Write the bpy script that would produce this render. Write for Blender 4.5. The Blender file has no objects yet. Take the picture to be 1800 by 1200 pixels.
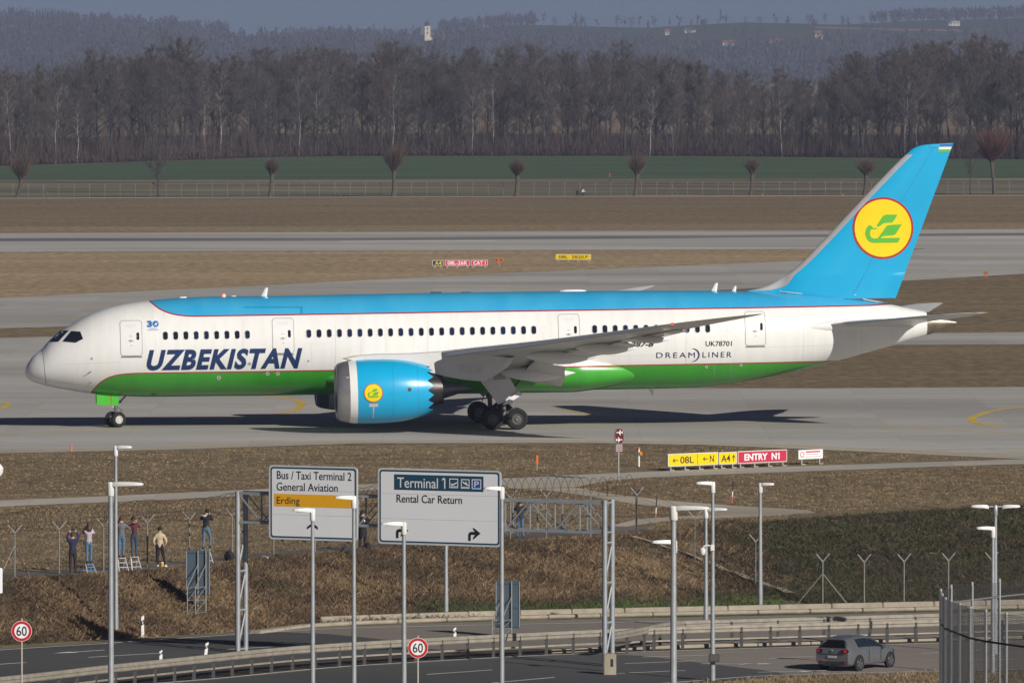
import bpy, bmesh, math, random
import numpy as np
from math import sin, cos, tan, atan, atan2, sqrt, pi, radians
from mathutils import Vector, Matrix

sc = bpy.context.scene
COL = sc.collection
# ------------------------------------------------------------------ camera
FPX = 15080.0                 # focal length in photograph pixels (long telephoto)
CH = 22.3                     # camera height above the airfield
TH = atan(505 / FPX)          # slight downward tilt
cam_d = bpy.data.cameras.new('camera'); cam = bpy.data.objects.new('camera', cam_d); COL.objects.link(cam)
cam.location = (0, 0, CH); cam.rotation_euler = (pi / 2 - TH, 0, 0)
cam_d.sensor_width = 36; cam_d.lens = FPX / 1800 * 36
cam_d.clip_start = 1; cam_d.clip_end = 30000
sc.camera = cam
# ------------------------------------------------------------------ sky, sun, exposure
SUN_TRAVEL = Vector((-1.3, 1.62, -1.0)).normalized()
SUN_EL = math.asin(-SUN_TRAVEL.z)
SUN_AZ = atan2(-SUN_TRAVEL.x, -SUN_TRAVEL.y)
world = bpy.data.worlds.new('World'); sc.world = world; world.use_nodes = True
wn = world.node_tree.nodes; wl = world.node_tree.links
for n in list(wn): wn.remove(n)
sky = wn.new('ShaderNodeTexSky'); sky.sky_type = 'NISHITA'; sky.sun_disc = False
sky.sun_elevation = SUN_EL; sky.sun_rotation = SUN_AZ
sky.air_density = 0.25; sky.dust_density = 0.6; sky.ozone_density = 1.6; sky.altitude = 450
bg = wn.new('ShaderNodeBackground'); bg.inputs[1].default_value = 0.05
wo = wn.new('ShaderNodeOutputWorld')
wl.new(sky.outputs[0], bg.inputs[0]); wl.new(bg.outputs[0], wo.inputs[0])
sd = bpy.data.lights.new('sun', 'SUN'); sun = bpy.data.objects.new('sun', sd); COL.objects.link(sun)
sd.energy = 5.0; sd.angle = radians(0.5); sd.color = (1.0, 0.95, 0.87)
sun.rotation_euler = SUN_TRAVEL.to_track_quat('-Z', 'Y').to_euler()
sun.location = (100, -100, 120)
sc.view_settings.view_transform = 'Standard'; sc.view_settings.look = 'None'
sc.view_settings.exposure = -0.12; sc.view_settings.gamma = 1.0; sc.view_settings.use_curve_mapping = False
sc.render.engine = 'CYCLES'
sc.cycles.max_bounces = 5; sc.cycles.diffuse_bounces = 2; sc.cycles.glossy_bounces = 2
sc.cycles.transmission_bounces = 3; sc.cycles.volume_bounces = 0; sc.cycles.use_denoising = True
HAZE_DENSITY = 1.02e-4
HAZE_COLOR = (0.405, 0.465, 0.68)

# ------------------------------------------------------------------ measuring helpers
def ray(px, py):
    cx = (px - 900) / FPX; cy = (600 - py) / FPX
    return Vector((cx, cos(TH) + sin(TH) * cy, -sin(TH) + cos(TH) * cy))
def G(px, py, z=0.0):                 # the point of the level z seen at a photograph pixel
    r = ray(px, py); t = (z - CH) / r.z
    return Vector((r.x * t, r.y * t, z))
def AT(px, py, Y):                    # the point at distance Y seen at a photograph pixel
    r = ray(px, py); t = Y / r.y
    return Vector((r.x * t, Y, CH + r.z * t))

def pchip(xs, ys):
    xs = np.array(xs, float); ys = np.array(ys, float)
    h = np.diff(xs); d = np.diff(ys) / h
    m = np.zeros(len(xs)); m[0] = d[0]; m[-1] = d[-1]
    for i in range(1, len(xs) - 1):
        if d[i - 1] * d[i] > 0:
            w1 = 2 * h[i] + h[i - 1]; w2 = h[i] + 2 * h[i - 1]
            m[i] = (w1 + w2) / (w1 / d[i - 1] + w2 / d[i])
    def f(x):
        x = np.clip(np.asarray(x, float), xs[0], xs[-1])
        i = np.clip(np.searchsorted(xs, x) - 1, 0, len(xs) - 2)
        t = (x - xs[i]) / h[i]
        return ((2*t**3 - 3*t**2 + 1) * ys[i] + (t**3 - 2*t**2 + t) * h[i] * m[i]
                + (-2*t**3 + 3*t**2) * ys[i+1] + (t**3 - t**2) * h[i] * m[i+1])
    return f

# ------------------------------------------------------------------ materials
MATS = {}
def pm(name, col, rough=0.6, metal=0.0, var=0.12, scale=2.0, bump=0.0, coat=0.0, stretch=(1, 1, 1), emit=None, detail=4, attr=None):
    """procedural principled material: base colour varied by noise in object space"""
    if name in MATS: return MATS[name]
    m = bpy.data.materials.new(name); m.use_nodes = True
    nt = m.node_tree; N = nt.nodes; Lk = nt.links
    b = N['Principled BSDF']
    b.inputs['Roughness'].default_value = rough; b.inputs['Metallic'].default_value = metal
    if coat: b.inputs['Coat Weight'].default_value = coat; b.inputs['Coat Roughness'].default_value = 0.08
    tc = N.new('ShaderNodeTexCoord'); mp = N.new('ShaderNodeMapping'); mp.inputs['Scale'].default_value = stretch
    nz = N.new('ShaderNodeTexNoise'); nz.inputs['Scale'].default_value = scale; nz.inputs['Detail'].default_value = detail
    nz.inputs['Roughness'].default_value = 0.65
    Lk.new(tc.outputs['Object'], mp.inputs[0]); Lk.new(mp.outputs[0], nz.inputs['Vector'])
    mix = N.new('ShaderNodeMix'); mix.data_type = 'RGBA'
    rp = N.new('ShaderNodeMapRange'); rp.inputs[1].default_value = 0.3; rp.inputs[2].default_value = 0.7
    Lk.new(nz.outputs[0], rp.inputs[0]); Lk.new(rp.outputs[0], mix.inputs[0])
    mix.inputs[6].default_value = (*[c * (1 - var) for c in col], 1)
    mix.inputs[7].default_value = (*[min(0.95, c * (1 + var)) for c in col], 1)
    out = mix.outputs[2]
    if attr:                                     # per-piece tint stored on the mesh
        at = N.new('ShaderNodeAttribute'); at.attribute_name = attr
        ml = N.new('ShaderNodeMix'); ml.data_type = 'RGBA'; ml.blend_type = 'MULTIPLY'; ml.inputs[0].default_value = 1
        Lk.new(out, ml.inputs[6]); Lk.new(at.outputs['Color'], ml.inputs[7]); out = ml.outputs[2]
    Lk.new(out, b.inputs['Base Color'])
    if bump:
        bp = N.new('ShaderNodeBump'); bp.inputs['Strength'].default_value = bump; bp.inputs['Distance'].default_value = 0.05
        Lk.new(nz.outputs[0], bp.inputs['Height']); Lk.new(bp.outputs[0], b.inputs['Normal'])
    if emit:
        b.inputs['Emission Color'].default_value = (*emit[0], 1); b.inputs['Emission Strength'].default_value = emit[1]
    MATS[name] = m
    return m

# ------------------------------------------------------------------ mesh builder
class MB:
    def __init__(s): s.v = []; s.f = []; s.m = []
    def add(s, vs, fs, mi=0):
        b = len(s.v); s.v += [tuple(v) for v in vs]; s.f += [tuple(i + b for i in f) for f in fs]; s.m += [mi] * len(fs)
        return s
    def box(s, c, d, mi=0, R=None):
        x, y, z = d[0] / 2, d[1] / 2, d[2] / 2
        vs = [Vector(p) for p in ((-x,-y,-z),(x,-y,-z),(x,y,-z),(-x,y,-z),(-x,-y,z),(x,-y,z),(x,y,z),(-x,y,z))]
        if R is not None: vs = [R @ v for v in vs]
        c = Vector(c)
        return s.add([v + c for v in vs], [(3,2,1,0),(4,5,6,7),(0,1,5,4),(1,2,6,5),(2,3,7,6),(3,0,4,7)], mi)
    def bar(s, p, q, w, h=None, up=(0, 0, 1), mi=0):
        p = Vector(p); q = Vector(q); d = q - p; h = h or w
        a = d.normalized(); u = Vector(up)
        if abs(a.dot(u)) > 0.98: u = Vector((0, 1, 0))
        sd_ = a.cross(u).normalized(); u2 = sd_.cross(a)
        vs = [e + sd_ * (i * w / 2) + u2 * (j * h / 2) for e in (p, q) for i, j in ((-1,-1),(1,-1),(1,1),(-1,1))]
        return s.add(vs, [(3,2,1,0),(4,5,6,7),(0,1,5,4),(1,2,6,5),(2,3,7,6),(3,0,4,7)], mi)
    def tube(s, p, q, r0, r1=None, n=8, cap=True, mi=0):
        p = Vector(p); q = Vector(q); a = (q - p)
        if a.length < 1e-6: return s
        a.normalize(); r1 = r0 if r1 is None else r1
        u = Vector((0, 0, 1)) if abs(a.z) < 0.9 else Vector((1, 0, 0))
        e1 = a.cross(u).normalized(); e2 = a.cross(e1)
        vs = [c + (e1 * cos(t) + e2 * sin(t)) * r for c, r in ((p, r0), (q, r1)) for t in [2 * pi * k / n for k in range(n)]]
        fs = [(k, (k + 1) % n, n + (k + 1) % n, n + k) for k in range(n)]
        if cap: fs += [tuple(range(n))[::-1], tuple(range(n, 2 * n))]
        return s.add(vs, fs, mi)
    def path(s, pts, r, n=6, mi=0):
        pts = [Vector(p) for p in pts]; rs = r if isinstance(r, (list, tuple)) else [r] * len(pts)
        vs = []; e1 = None
        for i, p in enumerate(pts):
            a = (pts[min(i + 1, len(pts) - 1)] - pts[max(i - 1, 0)]).normalized()
            if e1 is None:
                u = Vector((0, 0, 1)) if abs(a.z) < 0.9 else Vector((1, 0, 0)); e1 = a.cross(u).normalized()
            e1 = (e1 - a * e1.dot(a)).normalized(); e2 = a.cross(e1)
            vs += [p + (e1 * cos(2*pi*k/n) + e2 * sin(2*pi*k/n)) * rs[i] for k in range(n)]
        fs = [(i*n + k, i*n + (k+1) % n, (i+1)*n + (k+1) % n, (i+1)*n + k) for i in range(len(pts) - 1) for k in range(n)]
        fs += [tuple(range(n))[::-1], tuple((len(pts) - 1) * n + k for k in range(n))]
        return s.add(vs, fs, mi)
    def lathe(s, prof, n=24, axis='z', c=(0, 0, 0), mi=0, closed=False):
        vs = []; c = Vector(c)
        for a, r in prof:
            for k in range(n):
                t = 2 * pi * k / n; x, y = r * cos(t), r * sin(t)
                vs.append(c + Vector({'z': (x, y, a), 'x': (a, x, y), 'y': (x, a, y)}[axis]))
        L = len(prof)
        fs = [(i*n + k, i*n + (k+1) % n, ((i+1) % L)*n + (k+1) % n, ((i+1) % L)*n + k) for i in range(L if closed else L - 1) for k in range(n)]
        return s.add(vs, fs, mi)
    def prism(s, poly, ext, fn, mi=0):
        """2-D polygon poly at depths ext=(a,b); fn(u,v,depth)->point"""
        n = len(poly)
        vs = [fn(u, v, d) for d in ext for u, v in poly]
        fs = [tuple(range(n)), tuple(range(n, 2 * n))[::-1]] + [(k, n + k, n + (k+1) % n, (k+1) % n) for k in range(n)]
        return s.add(vs, fs, mi)
    def grid(s, rows, mi=0, close_u=False):
        nu = len(rows[0]); vs = [p for r in rows for p in r]
        fs = [(i*nu + k, i*nu + (k+1) % nu, (i+1)*nu + (k+1) % nu, (i+1)*nu + k) for i in range(len(rows) - 1) for k in range(nu if close_u else nu - 1)]
        return s.add(vs, fs, mi)
    def build(s, name, mats, parent=None, smooth=False, bevel=0, angle=35):
        me = bpy.data.meshes.new(name); me.from_pydata(s.v, [], s.f)
        if not isinstance(mats, (list, tuple)): mats = [mats]
        for m in mats: me.materials.append(m)
        if len(mats) > 1: me.polygons.foreach_set('material_index', s.m)
        if bevel:
            bm = bmesh.new(); bm.from_mesh(me)
            bmesh.ops.recalc_face_normals(bm, faces=bm.faces)
            bmesh.ops.bevel(bm, geom=[e for e in bm.edges if e.is_manifold and e.calc_face_angle(0) > 0.6], offset=bevel, segments=2, affect='EDGES')
            bm.to_mesh(me); bm.free()
        if smooth:
            me.polygons.foreach_set('use_smooth', [True] * len(me.polygons))
            if angle < 180: me.set_sharp_from_angle(angle=radians(angle))
        me.update()
        o = bpy.data.objects.new(name, me); COL.objects.link(o)
        if parent is not None: o.parent = parent
        return o

def tag(o, label=None, cat=None, group=None, kind=None):
    if label: o['label'] = label
    if cat: o['category'] = cat
    if group: o['group'] = group
    if kind: o['kind'] = kind
    return o
def T(name, label, cat, loc=(0, 0, 0), rz=0.0, group=None):
    o = bpy.data.objects.new(name, None); COL.objects.link(o); o.empty_display_size = 0.3
    o.location = loc; o.rotation_euler = (0, 0, rz)
    return tag(o, label, cat, group)
def copy_tree(o, parent=None):
    c = o.copy(); COL.objects.link(c)
    if parent is not None: c.parent = parent
    for ch in list(o.children): copy_tree(ch, c)
    return c

# ------------------------------------------------------------------ lettering (built-in font turned into outlines)
def _text_raw(s, bold=0.0, shear=0.0, spacing=1.0):
    cu = bpy.data.curves.new('t', 'FONT'); cu.body = s; cu.size = 1; cu.offset = bold; cu.shear = shear
    cu.space_character = spacing; cu.resolution_u = 4; cu.fill_mode = 'FRONT'
    o = bpy.data.objects.new('t', cu); COL.objects.link(o)
    dg = bpy.context.evaluated_depsgraph_get()
    me = bpy.data.meshes.new_from_object(o.evaluated_get(dg))
    v = [(p.co.x, p.co.y) for p in me.vertices]; f = [tuple(p.vertices) for p in me.polygons]
    bpy.data.objects.remove(o); bpy.data.curves.remove(cu); bpy.data.meshes.remove(me)
    return v, f
_cap = max(y for x, y in _text_raw('H')[0])
def txt(s, bold=0.0, shear=0.0, spacing=1.0):
    """outline with x in 0..1 over the word's width, y in cap heights above the baseline"""
    v, f = _text_raw(s, bold, shear, spacing)
    x0 = min(p[0] for p in v); x1 = max(p[0] for p in v)
    return [((x - x0) / (x1 - x0), y / _cap) for x, y in v], f
def place(shape, x0, x1, y0, y1, slope=0.0):
    """fit a txt() shape: x0..x1, baseline y0, cap line y1"""
    v, f = shape
    return [(x0 + u * (x1 - x0), y0 + w * (y1 - y0) + slope * u) for u, w in v], f
def circle(cx, cy, r, n=40, ry=None):
    return [(cx + r * cos(2*pi*k/n), cy + (ry or r) * sin(2*pi*k/n)) for k in range(n)]
def rrect(x0, x1, y0, y1, r, n=5):
    p = []
    for cx, cy, a in ((x1-r, y1-r, 0), (x0+r, y1-r, pi/2), (x0+r, y0+r, pi), (x1-r, y0+r, 1.5*pi)):
        p += [(cx + r * cos(a + pi/2*k/n), cy + r * sin(a + pi/2*k/n)) for k in range(n + 1)]
    return p
def ring_shape(outer, inner):
    n = len(outer)
    return outer + inner, [(k, (k+1) % n, n + (k+1) % n, n + k) for k in range(n)]
def poly_shape(p): return p, [tuple(range(len(p)))]
def merge(*shapes):
    v = []; f = []
    for a, b in shapes:
        n = len(v); v += a; f += [tuple(i + n for i in q) for q in b]
    return v, f
def decal(name, shape, fn, mat, parent, step=None, smooth=False):
    """lay a flat outline on a surface: fn(u,v)->3-D point; step cuts it so that it follows curvature"""
    v, f = shape
    me = bpy.data.meshes.new(name); me.from_pydata([(x, y, 0) for x, y in v], [], f)
    if step:
        bm = bmesh.new(); bm.from_mesh(me)
        bmesh.ops.triangulate(bm, faces=bm.faces)
        for ax in (0, 1):
            lo = min(p[ax] for p in v); hi = max(p[ax] for p in v); k = lo + step
            nrm = (1, 0, 0) if ax == 0 else (0, 1, 0)
            while k < hi:
                co = (k, 0, 0) if ax == 0 else (0, k, 0)
                bmesh.ops.bisect_plane(bm, geom=bm.verts[:] + bm.edges[:] + bm.faces[:], plane_co=co, plane_no=nrm)
                k += step
        bm.to_mesh(me); bm.free()
    for p in me.vertices: p.co = fn(p.co.x, p.co.y)
    if smooth: me.polygons.foreach_set('use_smooth', [True] * len(me.polygons))
    me.materials.append(mat); me.update()
    o = bpy.data.objects.new(name, me); COL.objects.link(o); o.parent = parent
    return o
# =================================================================== GROUND, PAVEMENTS, ROADS
DROP = -2.2                                     # the trunk road lies this far below the airfield
def line_fn(pts):
    xs = [p.x for p in pts]; ys = [p.y for p in pts]
    def f(x):
        if x <= xs[0]: return ys[0] + (x - xs[0]) * 0.1
        if x >= xs[-1]: return ys[-1] + (x - xs[-1]) * 0.1
        return float(np.interp(x, xs, ys))
    return f
y_top = line_fn([G(*p) for p in ((-100,1030),(0,1023),(150,1014),(300,1003),(500,981),(700,965),(900,955),(1110,946),(1250,922),(1400,907),(1600,893),(1800,881),(2000,871))])
y_bot = line_fn([G(*p, DROP) for p in ((-100,1142),(0,1134),(380,1112),(560,1095),(1050,1077),(1400,1068),(1800,1059),(2000,1055))])
def terr(x, y):
    a, b = y_bot(x), y_top(x)
    if y <= a: return DROP
    if y >= b: return 0.0
    t = (y - a) / (b - a)
    t2 = t * t * (3 - 2 * t)
    t = 0.55 * t + 0.45 * t2
    bump = 0.07 * sin(x * 1.3 + y * 0.7) * sin(pi * t) + 0.05 * sin(x * 2.9 - y * 1.7) * sin(pi * t)
    return DROP * (1 - t) + bump
def GT(px, py):                                  # a photograph pixel followed down to the terrain
    r = ray(px, py); t = 300.0
    while t < 1400:
        p = r * t
        if CH + p.z <= terr(p.x, p.y): break
        t += 0.1
    return Vector((p.x, p.y, terr(p.x, p.y)))

def ground_material(name='dry_winter_grass', gain=1.0):
    m = bpy.data.materials.new(name); m.use_nodes = True
    nt = m.node_tree; N = nt.nodes; Lk = nt.links; b = N['Principled BSDF']; b.inputs['Roughness'].default_value = 0.95
    b.inputs['Specular IOR Level'].default_value = 0.1
    geo = N.new('ShaderNodeNewGeometry')
    def noise(scale, sx, sy, det=5):
        mp = N.new('ShaderNodeMapping'); mp.inputs['Scale'].default_value = (sx, sy, 1)
        nz = N.new('ShaderNodeTexNoise'); nz.inputs['Scale'].default_value = scale; nz.inputs['Detail'].default_value = det; nz.inputs['Roughness'].default_value = 0.7
        Lk.new(geo.outputs['Position'], mp.inputs[0]); Lk.new(mp.outputs[0], nz.inputs['Vector'])
        return nz.outputs[0]
    def ramp(src, lo, hi):
        r = N.new('ShaderNodeMapRange'); r.inputs[1].default_value = lo; r.inputs[2].default_value = hi; Lk.new(src, r.inputs[0]); return r.outputs[0]
    def mixc(fac, a, c):
        x = N.new('ShaderNodeMix'); x.data_type = 'RGBA'
        if hasattr(fac, 'links'): Lk.new(fac, x.inputs[0])
        for i, s in ((6, a), (7, c)):
            if hasattr(s, 'links'): Lk.new(s, x.inputs[i])
            else: x.inputs[i].default_value = (*[q * gain for q in s], 1)
        return x.outputs[2]
    patch = ramp(noise(0.035, 0.5, 1.0, 6), 0.42, 0.58)
    tuft = ramp(noise(0.9, 1, 0.6, 6), 0.38, 0.62)
    fine = ramp(noise(5.0, 1, 1, 4), 0.4, 0.6)
    straw = mixc(tuft, (0.25, 0.185, 0.105), (0.33, 0.255, 0.155))
    earth = mixc(tuft, (0.14, 0.098, 0.062), (0.235, 0.168, 0.10))
    dry = mixc(patch, straw, earth)
    mow = ramp(noise(0.16, 0.12, 1.0, 5), 0.40, 0.62)
    dry = mixc(mow, dry, mixc(tuft, (0.105, 0.078, 0.056), (0.21, 0.16, 0.105)))
    dry2 = mixc(fine, dry, mixc(tuft, (0.12, 0.09, 0.052), (0.30, 0.225, 0.13)))
    at = N.new('ShaderNodeAttribute'); at.attribute_name = 'green'
    g2 = N.new('ShaderNodeMath'); g2.operation = 'MULTIPLY'; Lk.new(at.outputs['Fac'], g2.inputs[0])
    gn = ramp(noise(0.5, 1, 0.7, 5), 0.35, 0.6); Lk.new(gn, g2.inputs[1])
    c = mixc(g2.outputs[0], dry2, mixc(fine, (0.05, 0.075, 0.02), (0.095, 0.115, 0.035)))
    at2 = N.new('ShaderNodeAttribute'); at2.attribute_name = 'scrub'
    scrub = mixc(fine, mixc(tuft, (0.028, 0.022, 0.013), (0.082, 0.062, 0.036)), mixc(gn, (0.05, 0.038, 0.022), (0.036, 0.05, 0.012)))
    stone = ramp(noise(2.2, 1, 0.6, 3), 0.62, 0.66)
    scrub = mixc(stone, scrub, (0.27, 0.24, 0.2))
    c = mixc(at2.outputs['Fac'], c, scrub)
    Lk.new(c, b.inputs['Base Color'])
    bp = N.new('ShaderNodeBump'); bp.inputs['Strength'].default_value = 0.6; bp.inputs['Distance'].default_value = 0.12
    Lk.new(noise(3.0, 1, 1, 5), bp.inputs['Height']); Lk.new(bp.outputs[0], b.inputs['Normal'])
    return m
GRASS = ground_material(gain=1.06)

def build_ground():
    xs = [-6000, -3000, -1500, -700, -300, -150, -90, -60] + list(np.arange(-45, 45.01, 0.75)) + [60, 90, 150, 300, 700, 1500, 3000, 6000]
    fr = [0, .02, .06] + list(np.arange(.1, .96, .05)) + [.97, 1]
    rows = []; green = []; scrub = []
    def row(fn):
        rows.append([fn(x) for x in xs])
    ys0 = [-400, 0, 150, 280, 330]
    for y in ys0: row(lambda x: (x, y, DROP)); green += [0.35] * len(xs); scrub += [0] * len(xs)
    for f in fr:
        r = []
        for x in xs:
            a, b_ = y_bot(x), y_top(x)
            y = a + (b_ - a) * f; r.append((x, y, terr(x, y)))
            right = min(1, max(0, (x - 7.0 - f * 2.5) / 3.0))
            green.append(max(0.0, 1 - f / 0.38) * (0.45 + 0.8 * min(1, max(0, (x + 9) / 14))) + 0.12)
            scrub.append(right * min(1, max(0, (f - 0.0) * 6 if x > 13.5 else (f - 0.25) * 5)) * (1 if f < 0.96 else 0))
        rows.append(r)
    for y in [440, 450, 480, 520, 600, 800, 1100, 1340, 1600, 2000, 2600, 3400, 5000, 6400]:
        row(lambda x: (x, max(y, y_top(x) + 6 + (y - 440) * 0.2) if y < 800 else y, 0.0)); green += [0.08 if y < 900 else 0.0] * len(xs); scrub += [0] * len(xs)
    mb = MB(); mb.grid(rows)
    o = mb.build('ground', GRASS, smooth=True, angle=180)
    for nm, d in (('green', green), ('scrub', scrub)):
        a = o.data.attributes.new(nm, 'FLOAT', 'POINT'); a.data.foreach_set('value', d)
    tag(o, kind='structure')
build_ground()

def pavement_material(name, col, joint=None, streak=0.25, dark=0.0, roughness=0.85):
    m = bpy.data.materials.new(name); m.use_nodes = True
    nt = m.node_tree; N = nt.nodes; Lk = nt.links; b = N['Principled BSDF']; b.inputs['Roughness'].default_value = roughness
    b.inputs['Specular IOR Level'].default_value = 0.25
    geo = N.new('ShaderNodeNewGeometry')
    def noise(scale, s, det=5):
        mp = N.new('ShaderNodeMapping'); mp.inputs['Scale'].default_value = s
        nz = N.new('ShaderNodeTexNoise'); nz.inputs['Scale'].default_value = scale; nz.inputs['Detail'].default_value = det
        Lk.new(geo.outputs['Position'], mp.inputs[0]); Lk.new(mp.outputs[0], nz.inputs['Vector']); return nz.outputs[0]
    def mr(src, lo, hi, a, c):
        r = N.new('ShaderNodeMapRange'); r.inputs[1].default_value = lo; r.inputs[2].default_value = hi; r.inputs[3].default_value = a; r.inputs[4].default_value = c; Lk.new(src, r.inputs[0]); return r.outputs[0]
    def mul(a, c):
        x = N.new('ShaderNodeMath'); x.operation = 'MULTIPLY'; Lk.new(a, x.inputs[0]); Lk.new(c, x.inputs[1]); return x.outputs[0]
    f = mul(mr(noise(0.05, (0.3, 1, 1)), .35, .65, 1 - streak, 1 + streak * .4), mr(noise(1.2, (0.25, 1, 1)), .3, .7, .92, 1.07))
    f = mul(f, mr(noise(14, (1, 1, 1), 3), .3, .7, .93, 1.07))
    if dark:                                         # tyre rubber ground into the surface
        f = mul(f, mr(noise(0.02, (0.12, 1.5, 1), 3), .48, .6, 1.0, 1 - dark))
    if joint:                                        # slabs differ a little from one another
        sn = N.new('ShaderNodeVectorMath'); sn.operation = 'SNAP'; Lk.new(geo.outputs['Position'], sn.inputs[0]); sn.inputs[1].default_value = (joint, joint, 1000)
        wn_ = N.new('ShaderNodeTexWhiteNoise'); Lk.new(sn.outputs[0], wn_.inputs['Vector']); f = mul(f, mr(wn_.outputs['Value'], 0, 1, .93, 1.06))
        sx = N.new('ShaderNodeSeparateXYZ'); Lk.new(geo.outputs['Position'], sx.inputs[0])
        for k in (0, 1):
            md = N.new('ShaderNodeMath'); md.operation = 'PINGPONG'; Lk.new(sx.outputs[k], md.inputs[0]); md.inputs[1].default_value = joint / 2
            f = mul(f, mr(md.outputs[0], 0.0, 0.05, 0.87, 1.0))
    vm = N.new('ShaderNodeMix'); vm.data_type = 'RGBA'; vm.blend_type = 'MULTIPLY'; vm.inputs[0].default_value = 1
    vm.inputs[6].default_value = (*col, 1)
    cb = N.new('ShaderNodeCombineColor')
    for i in range(3): Lk.new(f, cb.inputs[i])
    Lk.new(cb.outputs[0], vm.inputs[7]); Lk.new(vm.outputs[2], b.inputs['Base Color'])
    return m
CONC = pavement_material('taxiway_concrete', (0.425, 0.405, 0.38), joint=7.5, streak=0.22)
RWY = pavement_material('runway_asphalt', (0.47, 0.445, 0.42), streak=0.2, dark=0.12)
SVC = pavement_material('service_road_concrete', (0.46, 0.425, 0.37), joint=6.0, streak=0.15)
GRAVEL = pavement_material('gravel', (0.50, 0.44, 0.355), streak=0.45)
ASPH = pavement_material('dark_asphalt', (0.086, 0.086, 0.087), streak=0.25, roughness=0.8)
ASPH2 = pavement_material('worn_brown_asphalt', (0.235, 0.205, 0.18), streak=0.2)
PATH = pavement_material('foot_path_asphalt', (0.19, 0.17, 0.15), streak=0.4)
CONCRETE = pm('cast_concrete', (0.33, 0.285, 0.225), rough=0.9, var=0.2, scale=1.5, bump=0.2)
YEL = pm('yellow_line_paint', (0.62, 0.42, 0.06), rough=0.7, var=0.25, scale=0.8)
WHT = pm('white_line_paint', (0.74, 0.73, 0.70), rough=0.7, var=0.15, scale=1.5)

def sheet(name, pix, z, mat, parent=None, kind='structure', base=0.0):
    pts = [G(px, py, base) for px, py in pix]
    bm = bmesh.new(); vs = [bm.verts.new((p.x, p.y, base + z)) for p in pts]
    f = bm.faces.new(vs); bmesh.ops.triangulate(bm, faces=[f])
    for f in bm.faces:
        if f.normal.z < 0: f.normal_flip()
    me = bpy.data.meshes.new(name); bm.to_mesh(me); bm.free(); me.materials.append(mat)
    o = bpy.data.objects.new(name, me); COL.objects.link(o)
    if parent is not None: o.parent = parent
    else: tag(o, kind=kind)
    return o
def resample(pts, step):
    out = [pts[0]]
    for a, b in zip(pts, pts[1:]):
        n = max(1, int((b - a).length / step))
        out += [a.lerp(b, k / n) for k in range(1, n + 1)]
    return out
def smooth_line(pix, base, n=8):
    pts = [G(px, py, base) for px, py in pix]
    if len(pts) < 3: return pts
    out = []
    P = [pts[0] * 2 - pts[1]] + pts + [pts[-1] * 2 - pts[-2]]
    for i in range(1, len(P) - 2):
        a, b, c, d = P[i-1:i+3]
        for k in range(n):
            t = k / n
            out.append(0.5 * ((2*b) + (c - a)*t + (2*a - 5*b + 4*c - d)*t*t + (3*b - a - 3*c + d)*t**3))
    return out + [pts[-1]]
def strip(name, pix, width, z, mat, parent=None, base=0.0, n=8, terrain=False, kind=None):
    pts = smooth_line(pix, base, n) if not terrain else resample([GT(*p) for p in pix], 0.6)
    rows = []
    for i, p in enumerate(pts):
        a = (pts[min(i + 1, len(pts) - 1)] - pts[max(i - 1, 0)]); a.z = 0; a.normalize()
        s = Vector((-a.y, a.x, 0)) * (width / 2)
        q0, q1 = p + s, p - s
        if terrain: rows.append([(q.x, q.y, terr(q.x, q.y) + z) for q in (q0, q1)])
        else: rows.append([(q.x, q.y, base + z) for q in (q0, q1)])
    o = MB().grid(rows).build(name, mat, parent)
    if parent is None: tag(o, kind=kind or 'structure')
    return o

# --- airfield pavements (far to near)
runway = sheet('runway', [(-900,411),(0,410),(1440,405),(1900,402),(2700,399),(2700,434),(1900,436),(1440,438),(0,443),(-900,447)], 0.012, RWY)
sheet('rubber_band', [(-900,423),(0,419),(600,417.6),(1700,410),(2700,404),(2700,409),(1700,414.6),(600,423.2),(0,424.6),(-900,428.5)], 0.003, pavement_material('tyre_rubber_stain', (0.215, 0.205, 0.20), streak=0.35), runway, base=0.012)
strip('edge_line', [(-900,444),(0,440.5),(900,437.5),(1440,435.5),(2700,431)], 0.9, 0.006, WHT, runway, 0.012)
strip('edge_line', [(-900,415),(0,413.5),(1440,409),(2700,404)], 0.9, 0.006, WHT, runway, 0.012)
strip('centre_line', [(598,424.3),(872,423.0)], 2.2, 0.006, WHT, runway, 0.012)
strip('centre_line', [(1700,417.6),(1980,416.6)], 2.2, 0.006, WHT, runway, 0.012)
strip('centre_line', [(-420,427.6),(-150,426.6)], 2.2, 0.006, WHT, runway, 0.012)
sheet('mown_grass', [(-900,447.3),(0,443.3),(1440,438.3),(1570,442),(1420,457.6),(1200,466),(900,478.5),(430,502.5),(0,522.4),(-900,559)], 0.004, ground_material('mown_straw_grass', 1.8))
sheet('grass_edge', [(-900,401),(0,398.5),(700,396.5),(1440,393),(2700,388),(2700,398.6),(1900,401.6),(1440,404.6),(0,409.6),(-900,410.6)], 0.004, ground_material('pale_grass_edge', 1.4))
exit_tw = sheet('exit_taxiway', [(-900,560),(0,523),(430,503),(900,479),(1200,466.5),(1420,458),(1560,444),(1640,436),(2700,430),(2700,466),(1900,478),(1800,481),(1600,493),(1100,518),(700,542),(110,574),(0,577),(-900,610)], 0.008, CONC)
for pl in ([(-300,552),(0,545),(230,533)], [(-300,576),(0,567),(140,559)], [(300,528),(540,515),(720,508),(900,498.5),(1140,487),(1450,473),(1600,463),(1800,450),(2000,440)], [(1100,512),(1590,484),(1800,470.5),(2000,460)]):
    strip('guide_line', pl, 0.35, 0.006, YEL, exit_tw, 0.008)
strip('edge_line', [(0,524.5),(430,504.5),(900,480.5),(1200,468),(1420,459.5)], 0.3, 0.006, YEL, exit_tw, 0.008)
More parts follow.
